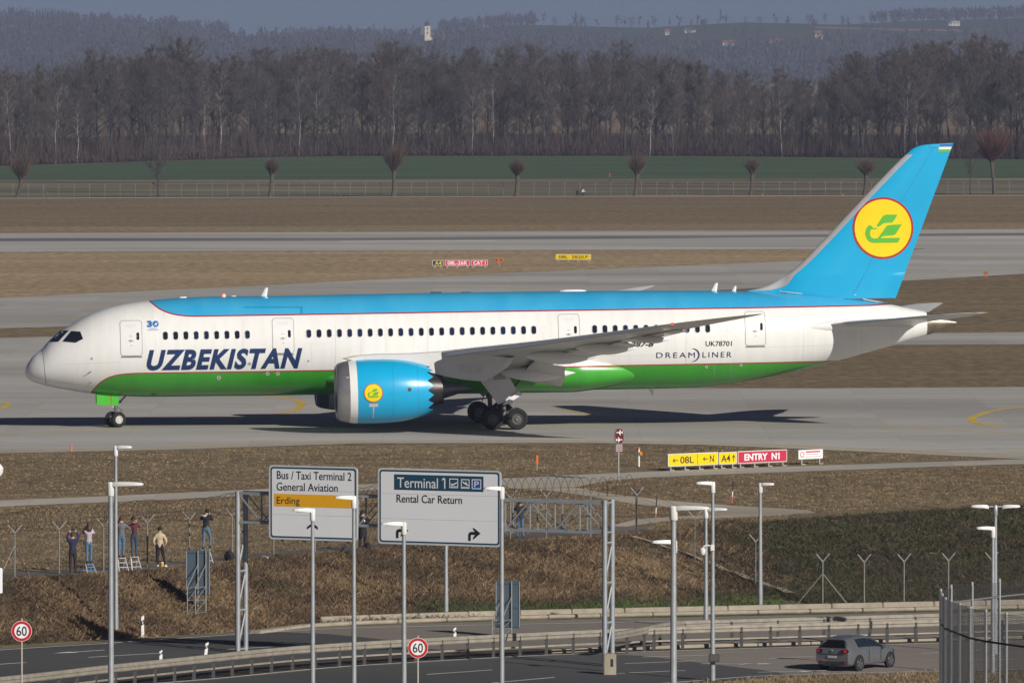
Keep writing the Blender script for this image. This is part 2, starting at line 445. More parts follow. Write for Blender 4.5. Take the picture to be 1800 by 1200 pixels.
parallel_tw = sheet('parallel_taxiway', [(-900,601),(0,594),(110,591),(700,588),(1590,586),(1800,584),(2700,578),(2700,600),(1900,604.5),(1590,606),(820,608),(700,640),(820,676),(600,690),(300,690),(0,700),(-900,720)], 0.008, CONC)
taxiway = sheet('taxiway', [(-900,690),(0,688),(500,686),(820,679),(1100,682),(1450,682.5),(1800,680),(2700,674),(2700,850),(1800,807),(1440,790),(1240,782),(1040,778.5),(640,779),(300,790),(0,797),(-900,815)], 0.014, CONC)
for w, pl in ((0.3, [(-900,809),(0,793),(300,786.5),(640,776),(1040,775.5),(1240,779),(1440,786.5),(1800,803),(2700,846)]),
              (0.3, [(-900,807),(0,791),(300,784.8),(640,774.4),(1040,774),(1240,777.4),(1440,784.6),(1800,800.5)]),
              (0.32, [(-300,776),(0,763.5),(130,757),(267,750.5),(433,748.7),(923,745.2),(1200,745),(1400,745.3),(1511,747),(1650,754),(1800,763),(2000,778)]),
              (0.5, [(440,694.5),(480,697),(513,701.7),(530,708),(528,715),(512,723),(467,730.5),(400,738.5)]),
              (0.22, [(923,707),(1140,708)]), (0.25, [(860,713),(973,718),(1040,730),(1100,739)]),
              (0.22, [(960,726),(1250,715.5),(1500,709.5),(1800,702.5),(2100,696)]),
              (0.5, [(1830,712),(1800,714),(1755,720),(1722,728.5),(1707,735.6),(1716,743),(1755,750.5)]),
              (0.4, [(-30,704),(0,706.5),(15,710),(10,714.5),(0,718),(-20,723)]),
              (0.16, [(0,690),(60,690.5)]), (0.16, [(-100,640),(60,639.5)])):
    strip('guide_line', pl, w, 0.006, YEL, taxiway, 0.014)
for a, b in (((-40,779.5),(-5,778)),((0,776.5),(14,776)),((25,778.5),(42,777.7)),((1640,790),(1668,791)),((1685,789),(1712,790)),((1728,788),(1752,789)),((1772,786.5),(1796,787.5))):
    strip('guide_dash', [a, b], 0.3, 0.006, YEL, taxiway, 0.014)
for pl in ([(1195,771),(1330,766.5),(1560,760.5)], [(1240,774),(1480,768),(1700,764)], [(1535,787.5),(1660,783),(1800,780)], [(0,765),(60,768),(130,772)], [(0,652.5),(70,653)]):
    strip('seam_line', pl, 0.12, 0.006, pm('seam_filler', (0.55, 0.54, 0.52), var=0.2), taxiway, 0.014)

far_road = strip('perimeter_road', [(-900,352),(0,348.7),(900,345.8),(1800,343.4),(2700,341)], 5.0, 0.01, SVC)
field = sheet('crop_field', [(-900,303),(-200,299),(0,293.5),(150,288),(320,283),(480,277.5),(620,275.3),(1200,275.3),(1800,281.5),(2700,290),(2700,310),(1800,313),(900,314.5),(0,317),(-900,320)], 0.010,
              pavement_material('winter_wheat', (0.066, 0.112, 0.05), streak=0.25))
meadow = sheet('meadow', [(-900,320.5),(0,317.3),(900,314.8),(1800,313.3),(2700,310.5),(2700,340.4),(1800,342.6),(900,345),(0,347.9),(-900,351)], 0.006,
               pavement_material('pale_meadow', (0.20, 0.178, 0.115), streak=0.5))

service = strip('service_road', [(-700,915),(-300,899),(0,884.5),(200,876.5),(420,866.5),(660,855.5),(880,846),(1100,835.5),(1400,824),(1800,811),(2600,790)], 4.6, 0.008, SVC, n=6)
track = sheet('gravel_track', [(880,851),(930,846),(1010,843),(1075,838),(1130,839),(1060,846),(1010,856),(1060,866),(1180,880),(1300,889),(1420,896),(1435,901),(1330,908),(1200,912),(1120,922),(1065,931),(1060,927),(1120,912),(1250,903),(1240,897),(1120,886),(1030,871),(960,861),(900,858)], 0.005, GRAVEL)
path = strip('fence_path', [(-300,1040),(0,1014),(150,1004),(300,993),(480,977),(620,965),(760,955),(900,945),(1060,932),(1120,926)], 3.0, 0.02, PATH, n=6)

# --- trunk road below the embankment
B = DROP
far_cw = sheet('far_carriageway', [(-700,1185),(-150,1150),(0,1139),(200,1126.5),(380,1114),(560,1102),(900,1091),(1200,1085),(1500,1079),(2100,1067),(2700,1056),(2700,1104),(1900,1118),(1100,1136),(900,1142),(720,1149),(600,1156),(480,1165),(300,1183),(0,1210),(-150,1226),(-700,1285)], 0.02, ASPH2, base=B)
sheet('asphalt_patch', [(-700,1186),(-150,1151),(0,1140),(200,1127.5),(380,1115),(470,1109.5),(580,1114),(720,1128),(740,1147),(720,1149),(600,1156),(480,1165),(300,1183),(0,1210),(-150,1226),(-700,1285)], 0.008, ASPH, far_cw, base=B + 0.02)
strip('edge_line', [(-400,1169),(-150,1153),(0,1142),(200,1129.5),(380,1117),(560,1106),(700,1101.5),(900,1097),(1200,1091)], 0.16, 0.014, WHT, far_cw, B + 0.02)
strip('edge_line', [(380,1161),(520,1148),(620,1137),(720,1131),(900,1124)], 0.14, 0.014, WHT, far_cw, B + 0.02)
for a, b in (((-60,1171),(46,1164)),((155,1155),(282,1147.5)),((400,1141),(535,1133)),((603,1129.5),(740,1125))):
    strip('lane_dash', [a, b], 0.15, 0.014, WHT, far_cw, B + 0.02)
def arrow_mark(parent, a, b, wid, z):
    pa, pb = G(*a, B), G(*b, B); d = (pa - pb); L_ = d.length; d.normalize(); s = Vector((-d.y, d.x, 0))
    mb = MB(); base = Vector((0, 0, z))
    f = lambda u, v: pb + d * u + s * v + base
    mb.add([f(0, wid*.5), f(0, -wid*.5), f(L_*.6, -wid*.5), f(L_*.6, -wid*1.8), f(L_, 0), f(L_*.6, wid*1.8), f(L_*.6, wid*.5)], [(0,1,2,6),(3,4,5)])
    return mb.build('lane_arrow', WHT, parent)
arrow_mark(far_cw, (93,1149), (184,1143), 0.16, 0.034)
near_cw = sheet('near_carriageway', [(-500,1275),(0,1228),(200,1208),(380,1192.5),(600,1171),(900,1153.5),(1060,1147),(1300,1139.5),(1650,1129),(2100,1117),(2700,1103),(2700,1158),(1900,1175),(1800,1178),(1400,1188),(1230,1199),(700,1246),(200,1300),(-500,1400)], 0.02, ASPH2, base=B)
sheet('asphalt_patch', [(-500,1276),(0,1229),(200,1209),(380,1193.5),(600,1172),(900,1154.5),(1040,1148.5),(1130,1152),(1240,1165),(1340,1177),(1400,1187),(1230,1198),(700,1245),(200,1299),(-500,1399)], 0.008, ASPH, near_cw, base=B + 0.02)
strip('edge_line', [(-400,1262),(0,1226),(200,1207),(380,1192),(600,1171.5),(900,1153.8),(1060,1147.5),(1300,1140),(1650,1130),(2100,1118)], 0.17, 0.014, WHT, near_cw, B + 0.02)
strip('edge_line', [(700,1240),(1230,1195.5),(1400,1185.5),(1800,1175.5),(2100,1169)], 0.15, 0.014, WHT, near_cw, B + 0.02)
for a, b in (((750,1185),(865,1177)),((865,1200),(975,1190)),((1098,1166),(1222,1161)),((1086,1183),(1205,1178)),((1130,1154.5),(1245,1151)),((1352,1157),(1440,1153)),((1620,1148),(1720,1143)),((1650,1160),(1788,1158)),((1376,1171),(1418,1168)),((550,1220),(640,1211))):
    strip('lane_dash', [a, b], 0.13, 0.014, WHT, near_cw, B + 0.02)
for a, b in (((1232,1167),(1357,1168)),((1300,1168.5),(1358,1166.5)),((1332,1182),(1456,1179.5)),((1410,1181.5),(1458,1178.5))):
    arrow_mark(near_cw, b, a, 0.14, 0.034)
# kerbs of cast concrete blocks along the foot of the slope and along the median
def kerb(name, pix, base, h, w, blk=2.4, skew=0):
    root = T(name, None, None); tag(root, kind='structure')
    pts = resample(smooth_line(pix, base, 6), 0.05)
    L_ = 0; last = pts[0]; acc = 0
    for p in pts:
        acc += 0
        if (p - last).length >= blk:
            a = (p - last).normalized()
            mb = MB(); mb.bar(last + a * 0.015 + Vector((0, 0, h/2)), p - a * 0.015 + Vector((0, 0, h/2)), w, h)
            mb.build('kerb_block', CONCRETE, root, bevel=0.03)
            last = p.copy()
    return root
kerb('slope_kerb', [(448,1114),(560,1100),(720,1093),(900,1087),(1200,1080),(1500,1074),(1900,1066)], B, 0.14, 0.5)
kerb('drain_kerb', [(560,1094),(720,1088),(900,1082.5),(1200,1076),(1500,1069.5),(1900,1061)], B, 0.26, 0.35)
kerb('median_kerb', [(965,1148),(1060,1143.5),(1300,1136),(1650,1126),(1950,1118)], B, 0.16, 0.35)
stripe = strip('slope_drain', [(1112,946),(1150,957),(1230,986),(1300,1012),(1360,1035),(1390,1046)], 0.5, 0.12, CONCRETE, terrain=True)
# =================================================================== THE AIRLINER
W_PAINT = pm('white_aircraft_paint', (0.78, 0.775, 0.76), rough=0.32, var=0.03, scale=0.6, coat=0.3)
GREYP = pm('pale_grey_wing_paint', (0.62, 0.62, 0.61), rough=0.4, var=0.08, scale=0.8, coat=0.2)
SLATM = pm('bare_grey_leading_edge', (0.36, 0.375, 0.42), rough=0.4, metal=0.1, var=0.08, scale=1)
LIPM = pm('polished_inlet_lip', (0.42, 0.41, 0.42), rough=0.34, metal=0.75, var=0.08, scale=2)
BLUEP = pm('sky_blue_paint', (0.004, 0.37, 0.66), rough=0.3, var=0.05, scale=0.5, coat=0.4)
GREENP = pm('bright_green_paint', (0.055, 0.36, 0.03), rough=0.3, var=0.06, scale=0.7, coat=0.4)
REDP = pm('dark_red_stripe_paint', (0.40, 0.022, 0.03), rough=0.35, var=0.05)
NAVY = pm('navy_title_paint', (0.012, 0.035, 0.12), rough=0.35, var=0.05)
YELP = pm('emblem_yellow_paint', (0.85, 0.62, 0.0), rough=0.35, var=0.03)
LGREEN = pm('emblem_green_paint', (0.10, 0.45, 0.04), rough=0.35, var=0.03)
GLASS = pm('dark_cabin_glass', (0.010, 0.014, 0.024), rough=0.08, var=0.1, coat=0.5)
RUBBER = pm('tyre_rubber', (0.013, 0.013, 0.014), rough=0.92, var=0.2, scale=6, bump=0.1)
STEEL = pm('landing_gear_steel', (0.13, 0.13, 0.135), rough=0.5, metal=0.3, var=0.2, scale=5)
DARKM = pm('dark_exhaust_metal', (0.055, 0.05, 0.048), rough=0.4, metal=0.7, var=0.3, scale=3)
APUM = pm('heat_stained_metal', (0.24, 0.20, 0.15), rough=0.35, metal=0.7, var=0.3, scale=2)
SEAM = pm('panel_seam', (0.30, 0.30, 0.31), rough=0.5, var=0.1)
SEAML = pm('faint_panel_seam', (0.60, 0.595, 0.585), rough=0.5, var=0.05)
BLACKP = pm('black_marking', (0.015, 0.015, 0.017), rough=0.4, var=0.1)

YAW = radians(4.9); PITCH = radians(-0.62)
plane = T('airliner', 'large twin-engine passenger jet in white, sky blue and green taxiing to the left', 'airplane')
NGX = 5.45
Rm = Matrix.Rotation(YAW, 3, 'Z') @ Matrix.Rotation(PITCH, 3, 'Y')
p_ng = G(203, 750.5, 0.014)
plane.location = p_ng - Rm @ Vector((NGX, 0, 0)); plane.rotation_euler = (0, PITCH, YAW)
RmT = Rm.transposed(); _o = RmT @ (Vector((0, 0, CH)) - plane.location)
def L(px, py, y=0.0):
    d = RmT @ ray(px, py); t = (y - _o.y) / d.y
    return _o.x + d.x * t, _o.z + d.z * t

top_px = [(44.5,654),(50,636.7),(60,624),(74,612.7),(83,601.7),(100,586.7),(120,574),(147,557.5),(167,548.5),(200,538),(233,531.7),(263,528),(320,523.3),(377,521),(467,520),(600,517.7),(740,515),(973,512),(1178,510.5),(1311,512),(1450,521),(1569,535.5),(1591,540),(1636,549.5),(1681,563)]
bot_px = [(44.5,656),(47,662),(57,670),(80,677),(107,682.7),(157,690.7),(213,695.5),(267,697),(367,696),(467,695),(547,693.5),(800,689),(1000,685.5),(1140,683),(1187,682),(1222,680.5),(1267,676),(1356,661),(1444,641),(1489,629),(1569,606.7),(1622,591),(1645,584),(1681,571.5)]
tp = [L(*p) for p in top_px]; bp_ = [L(*p) for p in bot_px]
X0 = tp[0][0]; XE = tp[-1][0]
_ft = pchip([sqrt(max(0, p[0] - X0)) for p in tp], [p[1] for p in tp])
_fb = pchip([sqrt(max(0, p[0] - X0)) for p in bp_], [p[1] for p in bp_])
def zt(x): return float(_ft(sqrt(max(0, x - X0))))
def zb(x): return float(_fb(sqrt(max(0, x - X0))))
def hw(x):
    a = x - X0
    if a < 8.2: return 2.885 * max(0.0, (1 - (1 - a / 8.2) ** 2.3)) ** 0.60
    if x > 37:
        t = (x - 37) / (XE - 37); return 2.885 * (1 - min(1, t) ** 1.75) + 0.16 * min(1, t)
    return 2.885
def fus_y(x, z):
    h = (zt(x) - zb(x)) / 2; c = (zt(x) + zb(x)) / 2
    return -hw(x) * sqrt(max(0.0, 1 - ((z - c) / max(h, 1e-4)) ** 2))
def fus_p(x, z, off=0.01):
    h = (zt(x) - zb(x)) / 2; c = (zt(x) + zb(x)) / 2; y = fus_y(x, z)
    n = Vector((0, y / max(hw(x), .01) ** 2, (z - c) / max(h, .01) ** 2)); n.normalize()
    return Vector((x, y, z)) + n * off
def LS(px, py):
    y = -2.6
    for _ in range(6):
        x, z = L(px, py, y); y = fus_y(x, z)
    return x, z

# paint boundaries seen from the side, as polylines in (x, z)
upper = [LS(*p) for p in [(263,529),(267,532.5),(277,540.5),(285,545),(293,548.5),(303,551.5),(313,553.5),(326,555),(340,555.6),(383,555),(600,551.6),(840,547.6),(1140,543.3),(1311,541),(1444,538.5),(1530,536.5)]]
lower = [LS(*p) for p in [(160,691),(163,686),(167,681.7),(171,677),(177,671.7),(184,667),(193,662.7),(203,659.8),(213,658),(226,656.7),(240,656),(300,655),(583,651),(1000,644),(1222,640),(1400,636.3),(1458,634.7)]]
def sdist(pl, x, z, above=True):
    best = 1e9; sg = 1
    for (x0, z0), (x1, z1) in zip(pl, pl[1:]):
        dx, dz = x1 - x0, z1 - z0; t = max(0, min(1, ((x-x0)*dx + (z-z0)*dz) / (dx*dx + dz*dz)))
        ex, ez = x - x0 - dx*t, z - z0 - dz*t; d = ex*ex + ez*ez
        if d < best: best = d; sg = 1 if dx*ez - dz*ex > 0 else -1
    return sqrt(best) * sg
up_ext = [(upper[0][0] - 0.35, upper[0][1] + 1.2)] + upper + [(XE + 3, upper[-1][1] + 0.35)]
lo_ext = [(lower[0][0] - 0.3, lower[0][1] - 1.2)] + lower + [(XE, lower[-1][1] - 0.1)]

def livery_material():
    m = bpy.data.materials.new('airline_livery'); m.use_nodes = True
    nt = m.node_tree; N = nt.nodes; Lk = nt.links; b = N['Principled BSDF']
    b.inputs['Roughness'].default_value = 0.30; b.inputs['Coat Weight'].default_value = 0.35; b.inputs['Coat Roughness'].default_value = 0.07
    tc = N.new('ShaderNodeTexCoord')
    def noise(sc_, s, det=4):
        mp = N.new('ShaderNodeMapping'); mp.inputs['Scale'].default_value = s
        nz = N.new('ShaderNodeTexNoise'); nz.inputs['Scale'].default_value = sc_; nz.inputs['Detail'].default_value = det
        Lk.new(tc.outputs['Object'], mp.inputs[0]); Lk.new(mp.outputs[0], nz.inputs['Vector']); return nz.outputs[0]
    def mth(op, a, c):
        x = N.new('ShaderNodeMath'); x.operation = op
        for i, s in ((0, a), (1, c)):
            if hasattr(s, 'links'): Lk.new(s, x.inputs[i])
            else: x.inputs[i].default_value = s
        return x.outputs[0]
    def mixc(fac, a, c):
        x = N.new('ShaderNodeMix'); x.data_type = 'RGBA'; Lk.new(fac, x.inputs[0])
        for i, s in ((6, a), (7, c)):
            if hasattr(s, 'links'): Lk.new(s, x.inputs[i])
            else: x.inputs[i].default_value = (*s, 1)
        return x.outputs[2]
    def mr(src, lo, hi):
        r = N.new('ShaderNodeMapRange'); r.inputs[1].default_value = lo; r.inputs[2].default_value = hi; Lk.new(src, r.inputs[0]); return r.outputs[0]
    au = N.new('ShaderNodeAttribute'); au.attribute_name = 'blue_edge'
    al = N.new('ShaderNodeAttribute'); al.attribute_name = 'green_edge'
    u, l = au.outputs['Fac'], al.outputs['Fac']
    streak = mr(noise(1.0, (2.2, .3, .25), 5), .42, .75)
    white = mixc(streak, (0.80, 0.795, 0.775), (0.745, 0.735, 0.71))
    white = mixc(mr(noise(2.6, (3.0, .3, .12), 6), .60, .78), white, (0.66, 0.645, 0.61))
    c = white
    blue = mixc(mr(noise(0.7, (1, .2, .6), 5), .35, .7), (0.03, 0.36, 0.66), (0.055, 0.41, 0.68))
    green = mixc(mr(noise(0.8, (1.6, .3, .4), 5), .4, .75), (0.050, 0.37, 0.028), (0.045, 0.31, 0.030))
    c = mixc(mth('GREATER_THAN', u, 0.0), c, blue)
    c = mixc(mth('LESS_THAN', l, 0.0), c, green)
    red = (0.38, 0.02, 0.03)
    c = mixc(mth('LESS_THAN', mth('ABSOLUTE', mth('SUBTRACT', u, 0.0), 0), 0.042), c, red)
    c = mixc(mth('LESS_THAN', mth('ABSOLUTE', l, 0), 0.038), c, red)
    Lk.new(c, b.inputs['Base Color'])
    return m
LIV = livery_material()
def livery_attrs(o, both=True):
    co = [v.co for v in o.data.vertices]
    for nm, pl in (('blue_edge', up_ext), ('green_edge', lo_ext)):
        a = o.data.attributes.new(nm, 'FLOAT', 'POINT')
        a.data.foreach_set('value', [sdist(pl, p.x, p.z) for p in co])

def build_fuselage():
    st = [X0 + 0.004 + 0.9 * (k / 14) ** 2 for k in range(15)] + list(np.arange(X0 + 1.05, 9.5, 0.14)) + list(np.arange(9.6, 44, 0.5)) + list(np.arange(44, 54.3, 0.3)) + [54.35]
    n = 120; rows = []
    for x in st:
        a, b_ = zt(x), zb(x); c, h, w = (a + b_) / 2, (a - b_) / 2, hw(x)
        rows.append([(x, w * cos(2*pi*k/n), c + h * sin(2*pi*k/n)) for k in range(n)])
    mb = MB(); mb.grid(rows, close_u=True); mb.add(rows[0], [tuple(range(n))])
    o = mb.build('fuselage', LIV, plane, smooth=True, angle=180); livery_attrs(o)
    # tail cone of bare metal
    rows = []
    for x in np.linspace(54.35, XE, 14):
        a, b_ = zt(x), zb(x); c, h, w = (a + b_) / 2, (a - b_) / 2, max(hw(x), 0.19)
        rows.append([(x, w * cos(2*pi*k/40), c + h * sin(2*pi*k/40)) for k in range(40)])
    mb = MB(); mb.grid(rows, close_u=True)
    x = XE; c = (zt(x) + zb(x)) / 2
    mb.add([(p[0] - .35, p[1] * .8, c + (p[2] - c) * .8) for p in rows[-1]], [tuple(range(40))])
    mb.grid([rows[-1], [(p[0] - .35, p[1] * .8, c + (p[2] - c) * .8) for p in rows[-1]]], close_u=True)
    mb.build('tail_cone', APUM, plane, smooth=True, angle=50)
    # belly fairing
    rows = []; n = 72
    for x in np.linspace(17.2, 37.0, 60):
        t = (x - 17.2) / 19.8
        s = min(1, max(0, t / 0.24)) ** 0.55 * min(1, max(0, (1 - t) / 0.20)) ** 0.55
        s = max(s, 0.02)
        wid = 1.6 + 1.62 * s; hh = 0.4 + 0.86 * s; c = 2.98
        rows.append([(x, wid * np.sign(cos(2*pi*k/n)) * abs(cos(2*pi*k/n)) ** 0.72, c + hh * np.sign(sin(2*pi*k/n)) * abs(sin(2*pi*k/n)) ** 0.85) for k in range(n)])
    mb = MB(); mb.grid(rows, close_u=True); mb.add(rows[0], [tuple(range(n))]); mb.add(rows[-1], [tuple(range(n))])
    o = mb.build('belly_fairing', LIV, plane, smooth=True, angle=180); livery_attrs(o)
build_fuselage()

fp = lambda off: (lambda x, z: fus_p(x, z, off))
def side_poly(pix): return [LS(*p) for p in pix]
# cabin windows
def cabin_window(px, py, w=0.285, h=0.47, plug=False, name='cabin_window', mat=None):
    x, z = LS(px, py)
    o = rrect(x - w/2, x + w/2, z - h/2, z + h/2, w * 0.46)
    if plug:
        i = rrect(x - w/2 + .02, x + w/2 - .02, z - h/2 + .02, z + h/2 - .02, w * 0.42)
        return decal('window_plug', ring_shape(o, i), fp(.008), SEAML, plane)
    win = decal(name, poly_shape(o), fp(.010), GLASS if (int(px) * 7) % 5 < 3 else pm('blue_cabin_glass', (.014, .022, .06), rough=.1, var=.1), plane)
    f = rrect(x - w/2 - .028, x + w/2 + .028, z - h/2 - .028, z + h/2 + .028, w * 0.52)
    decal('window_frame', ring_shape(f, o), fp(.014), pm('window_surround', (0.55, 0.55, 0.55), var=.05), win)
    return win
for k in range(9): cabin_window(290.7 + 18.02 * k, 590.0 - 0.245 * k)
for k in range(23): cabin_window(542.7 + 17.98 * k, 586.3 - 0.29 * k)
cabin_window(956.2, 579.4, plug=True)
for k in range(12): cabin_window(1045.3 + 18.06 * k, 578.6 - 0.12 * k)
for px in (1262.5, 1281): cabin_window(px, 577.0, plug=True)
# doors
def door(x0, x1, y0, y1, hx):
    pix = ((x0, y0), (x1, y0 - .4), (x1, y1 - .4), (x0, y1))
    P = side_poly(pix); xa = (P[0][0] + P[3][0]) / 2; xb = (P[1][0] + P[2][0]) / 2; za = (P[2][1] + P[3][1]) / 2; zc = (P[0][1] + P[1][1]) / 2
    d = decal('cabin_door', poly_shape(rrect(xa, xb, za, zc, .16)), fp(.012), W_PAINT, plane, step=.14, smooth=True)
    o = rrect(xa - .035, xb + .035, za - .035, zc + .035, .19); i = rrect(xa, xb, za, zc, .16)
    decal('door_frame', ring_shape(o, i), fp(.016), pm('door_surround', (0.36, 0.355, 0.345), var=.05), d, step=.14)
    decal('door_sill', poly_shape([(xa, za - .05), (xb, za - .05), (xb, za - .13), (xa, za - .13)]), fp(.02), pm('sill_grey', (0.2, 0.2, 0.2)), d, step=.14)
    wx, wz = LS(hx, (y0 + y1) / 2 - 3.5)
    decal('door_window', poly_shape(rrect(wx - .085, wx + .085, wz - .22, wz + .22, .08)), fp(.02), GLASS, d)
    cx = (xa + xb) / 2
    decal('door_vent', ring_shape(rrect(cx - .25, cx + .25, zc - .34, zc - .22, .05), rrect(cx - .23, cx + .23, zc - .325, zc - .235, .04)), fp(.02), SEAML, d)
    hz = wz - .27
    decal('door_handle', merge(poly_shape(circle(cx - .04, hz, .075, 12)), poly_shape([(cx - .2, hz - .02), (cx + .14, hz - .02), (cx + .14, hz + .02), (cx - .2, hz + .02)])), fp(.022), SEAM, d)
    decal('door_marking', merge(poly_shape([(cx - .12, hz + .26), (cx + .06, hz + .26), (cx + .06, hz + .29), (cx - .12, hz + .29)]), poly_shape([(cx - .05, hz - .3), (cx + .04, hz - .3), (cx + .04, hz - .26), (cx - .05, hz - .26)])), fp(.022), pm('faded_red_marking', (0.6, 0.3, 0.28)), d)
door(212, 249, 564.3, 624.5, 242.3); door(479.4, 515.8, 560, 620, 508.6); door(982, 1018, 553, 613, 1011.5); door(1310, 1344.2, 548.4, 606.5, 1338.3)
# cockpit glazing
ck = lambda u, v: (60 + u / 7.5, 560 + v / 7.5)
for nm, pix in (('cockpit_window', [(378,298),(490,168),(605,174),(640,265),(545,313)]), ('windscreen', [(206,303),(232,268),(335,165),(452,158),(318,300)])):
    P = side_poly([ck(*p) for p in pix])
    w = decal(nm, poly_shape(P), fp(.014), GLASS, plane, step=.10)
    cx = sum(p[0] for p in P) / len(P); cz = sum(p[1] for p in P) / len(P)
    O = [(cx + (x - cx) * 1.055, cz + (z - cz) * 1.07) for x, z in P]
    decal('window_seal', ring_shape(O, P), fp(.010), pm('window_seal', (0.05, 0.05, 0.055)), w, step=.10)
# seams
def seam(pix, w, mat, name='panel_seam', n=10):
    P = [LS(*p) for p in pix]; Q = []
    for (a, b_), (c, d) in zip(P, P[1:]): Q += [(a + (c - a) * k / n, b_ + (d - b_) * k / n) for k in range(n)]
    Q.append(P[-1])
    v = []; f = []
    for i, (x, z) in enumerate(Q):
        x2, z2 = Q[min(i + 1, len(Q) - 1)]; x1, z1 = Q[max(i - 1, 0)]; l = sqrt((x2-x1)**2 + (z2-z1)**2) + 1e-9
        nx, nz = -(z2-z1)/l*w/2, (x2-x1)/l*w/2
        v += [(x + nx, z + nz), (x - nx, z - nz)]
    f = [(2*i, 2*i + 1, 2*i + 3, 2*i + 2) for i in range(len(Q) - 1)]
    return decal(name, (v, f), fp(.008), mat, plane)
seam([(74.5,614),(76,625),(78.5,650),(80.7,675.5)], .032, SEAM, 'radome_seam')
for x in (427, 590, 752, 1019, 1206, 1412):
    seam([(x, 562), (x, 600), (x, 625), (x, 634 if x > 1300 else 638)], .016, SEAML)
for pix in ([(110,640),(211,636)], [(252,633),(255,633)], [(535,604),(580,603)], [(1020,626),(1150,624)], [(1350,560),(1440,557)], [(1350,610),(1470,606)]):
    seam(pix, .012, SEAML)
for pix in ([(1255,640),(1255,664)], [(1284,638),(1284,663)], [(1256,664.5),(1284,663)]):
    seam(pix, .028, SEAM, 'hatch_seam', 4)
# little ports and probes low on the side
for (px, py, r) in ((161.3,630,.06),(384.7,663.6,.09),(438.5,639,.08),(470.3,656.4,.08),(488.3,656.4,.08),(542,634,.05),(1242,644.6,.06),(1302.5,641.4,.06)):
    x, z = LS(px, py); d = decal('port', poly_shape(circle(x, z, r, 14)), fp(.014), SEAM, plane)
    decal('port_rim', ring_shape(circle(x, z, r * 1.45, 14), circle(x, z, r, 14)), fp(.016), SEAML, d)
for (px, py) in ((160, 653), (160.5, 672)):
    x, z = LS(px, py); p = fus_p(x, z, 0); MB().path([p, p + Vector((0, -.1, 0)), p + Vector((-.22, -.14, -.07))], [.03, .025, .012]).build('pitot_probe', STEEL, plane)
x, z = LS(270, 692.5); decal('belly_vent', poly_shape(rrect(x - .14, x + .14, z - .04, z + .04, .02)), fp(.014), BLACKP, plane)

# titles
def title(name, s, px0, px1, pyb, pyt, slope_px=0.0, bold=0.0, shear=0.0, mat=NAVY, off=.026, spacing=1.0, step=.16):
    x0, z0 = LS(px0, pyb); x1, z1 = LS(px1, pyb + slope_px); _, z2 = LS(px0, pyt)
    return decal(name, place(txt(s, bold, shear, spacing), x0, x1, z0, z2, z1 - z0), fp(off), mat, plane, step=step)
title('airline_title', 'UZBEKISTAN', 258, 531.5, 648.5, 617, -3.8, bold=.042, shear=.26, spacing=1.13)
title('registration', 'UK78701', 1240.5, 1286.5, 608, 599.6, -.4, bold=.006, mat=BLACKP)
title('type_title', 'DREAM', 1153.7, 1221.5, 628.6, 619.4, -.5, bold=-.004, spacing=1.3)
title('type_title', 'LINER', 1235, 1286, 627.8, 618.5, -.5, bold=-.004, spacing=1.3)
cx, cz = LS(1217.5, 623.7)
A = [(cx + .43 * cos(t), cz + .40 * sin(t)) for t in np.linspace(-1.75, 1.75, 16)]
Bc = [(cx - .17 + .52 * cos(t), cz + .40 * sin(t)) for t in np.linspace(-1.42, 1.42, 16)]
decal('type_title', (A + Bc, [(k, k + 1, 17 + k, 16 + k) for k in range(15)]), fp(.026), NAVY, plane)
title('maker_title', 'BOEING 787-8', 1040, 1150, 609.5, 601.5, -.8, bold=.03, shear=.3, mat=BLACKP)
# anniversary badge behind the first door
AZ = pm('badge_blue', (0.01, 0.16, 0.50), rough=.35, var=.05)
x, z = LS(273.5, 569.3)
bd = decal('badge', poly_shape(circle(x, z, .185, 28)), fp(.016), AZ, plane)
decal('badge_bird', poly_shape([(x - .16, z - .10), (x - .02, z + .0), (x + .0, z + .10), (x + .05, z + .03), (x + .15, z + .08), (x + .07, z - .02), (x + .03, z - .12), (x - .03, z - .05)]), fp(.020), W_PAINT, bd)
x0, z0 = LS(258.5, 574.3); x1, z1 = LS(267.2, 564.6)
decal('badge_digit', place(txt('3', .06), x0, x1, z0, z1), fp(.018), AZ, bd, step=.2)
for px0, px1, py in ((262, 276, 577.5), (259, 279, 580.2)):   # two lines of print too small to read
    x0, z0 = LS(px0, py); x1, _ = LS(px1, py)
    decal('badge_text', merge(*[poly_shape([(x0 + (x1-x0)*k/9, z0 - .022), (x0 + (x1-x0)*(k+.7)/9, z0 - .022), (x0 + (x1-x0)*(k+.7)/9, z0 + .022), (x0 + (x1-x0)*k/9, z0 + .022)]) for k in range(9)]), fp(.018), pm('faded_badge_blue', (.25,.35,.55)), bd)
# touched-up patch of deeper blue on the crown
P = side_poly([(430,541),(430,538.5),(532,538.5),(532,551),(528,551),(528,541)])
decal('paint_patch', poly_shape(P), fp(.012), pm('fresh_blue_paint', (0.02, 0.29, 0.52), rough=.3, var=.1), plane, step=.12)

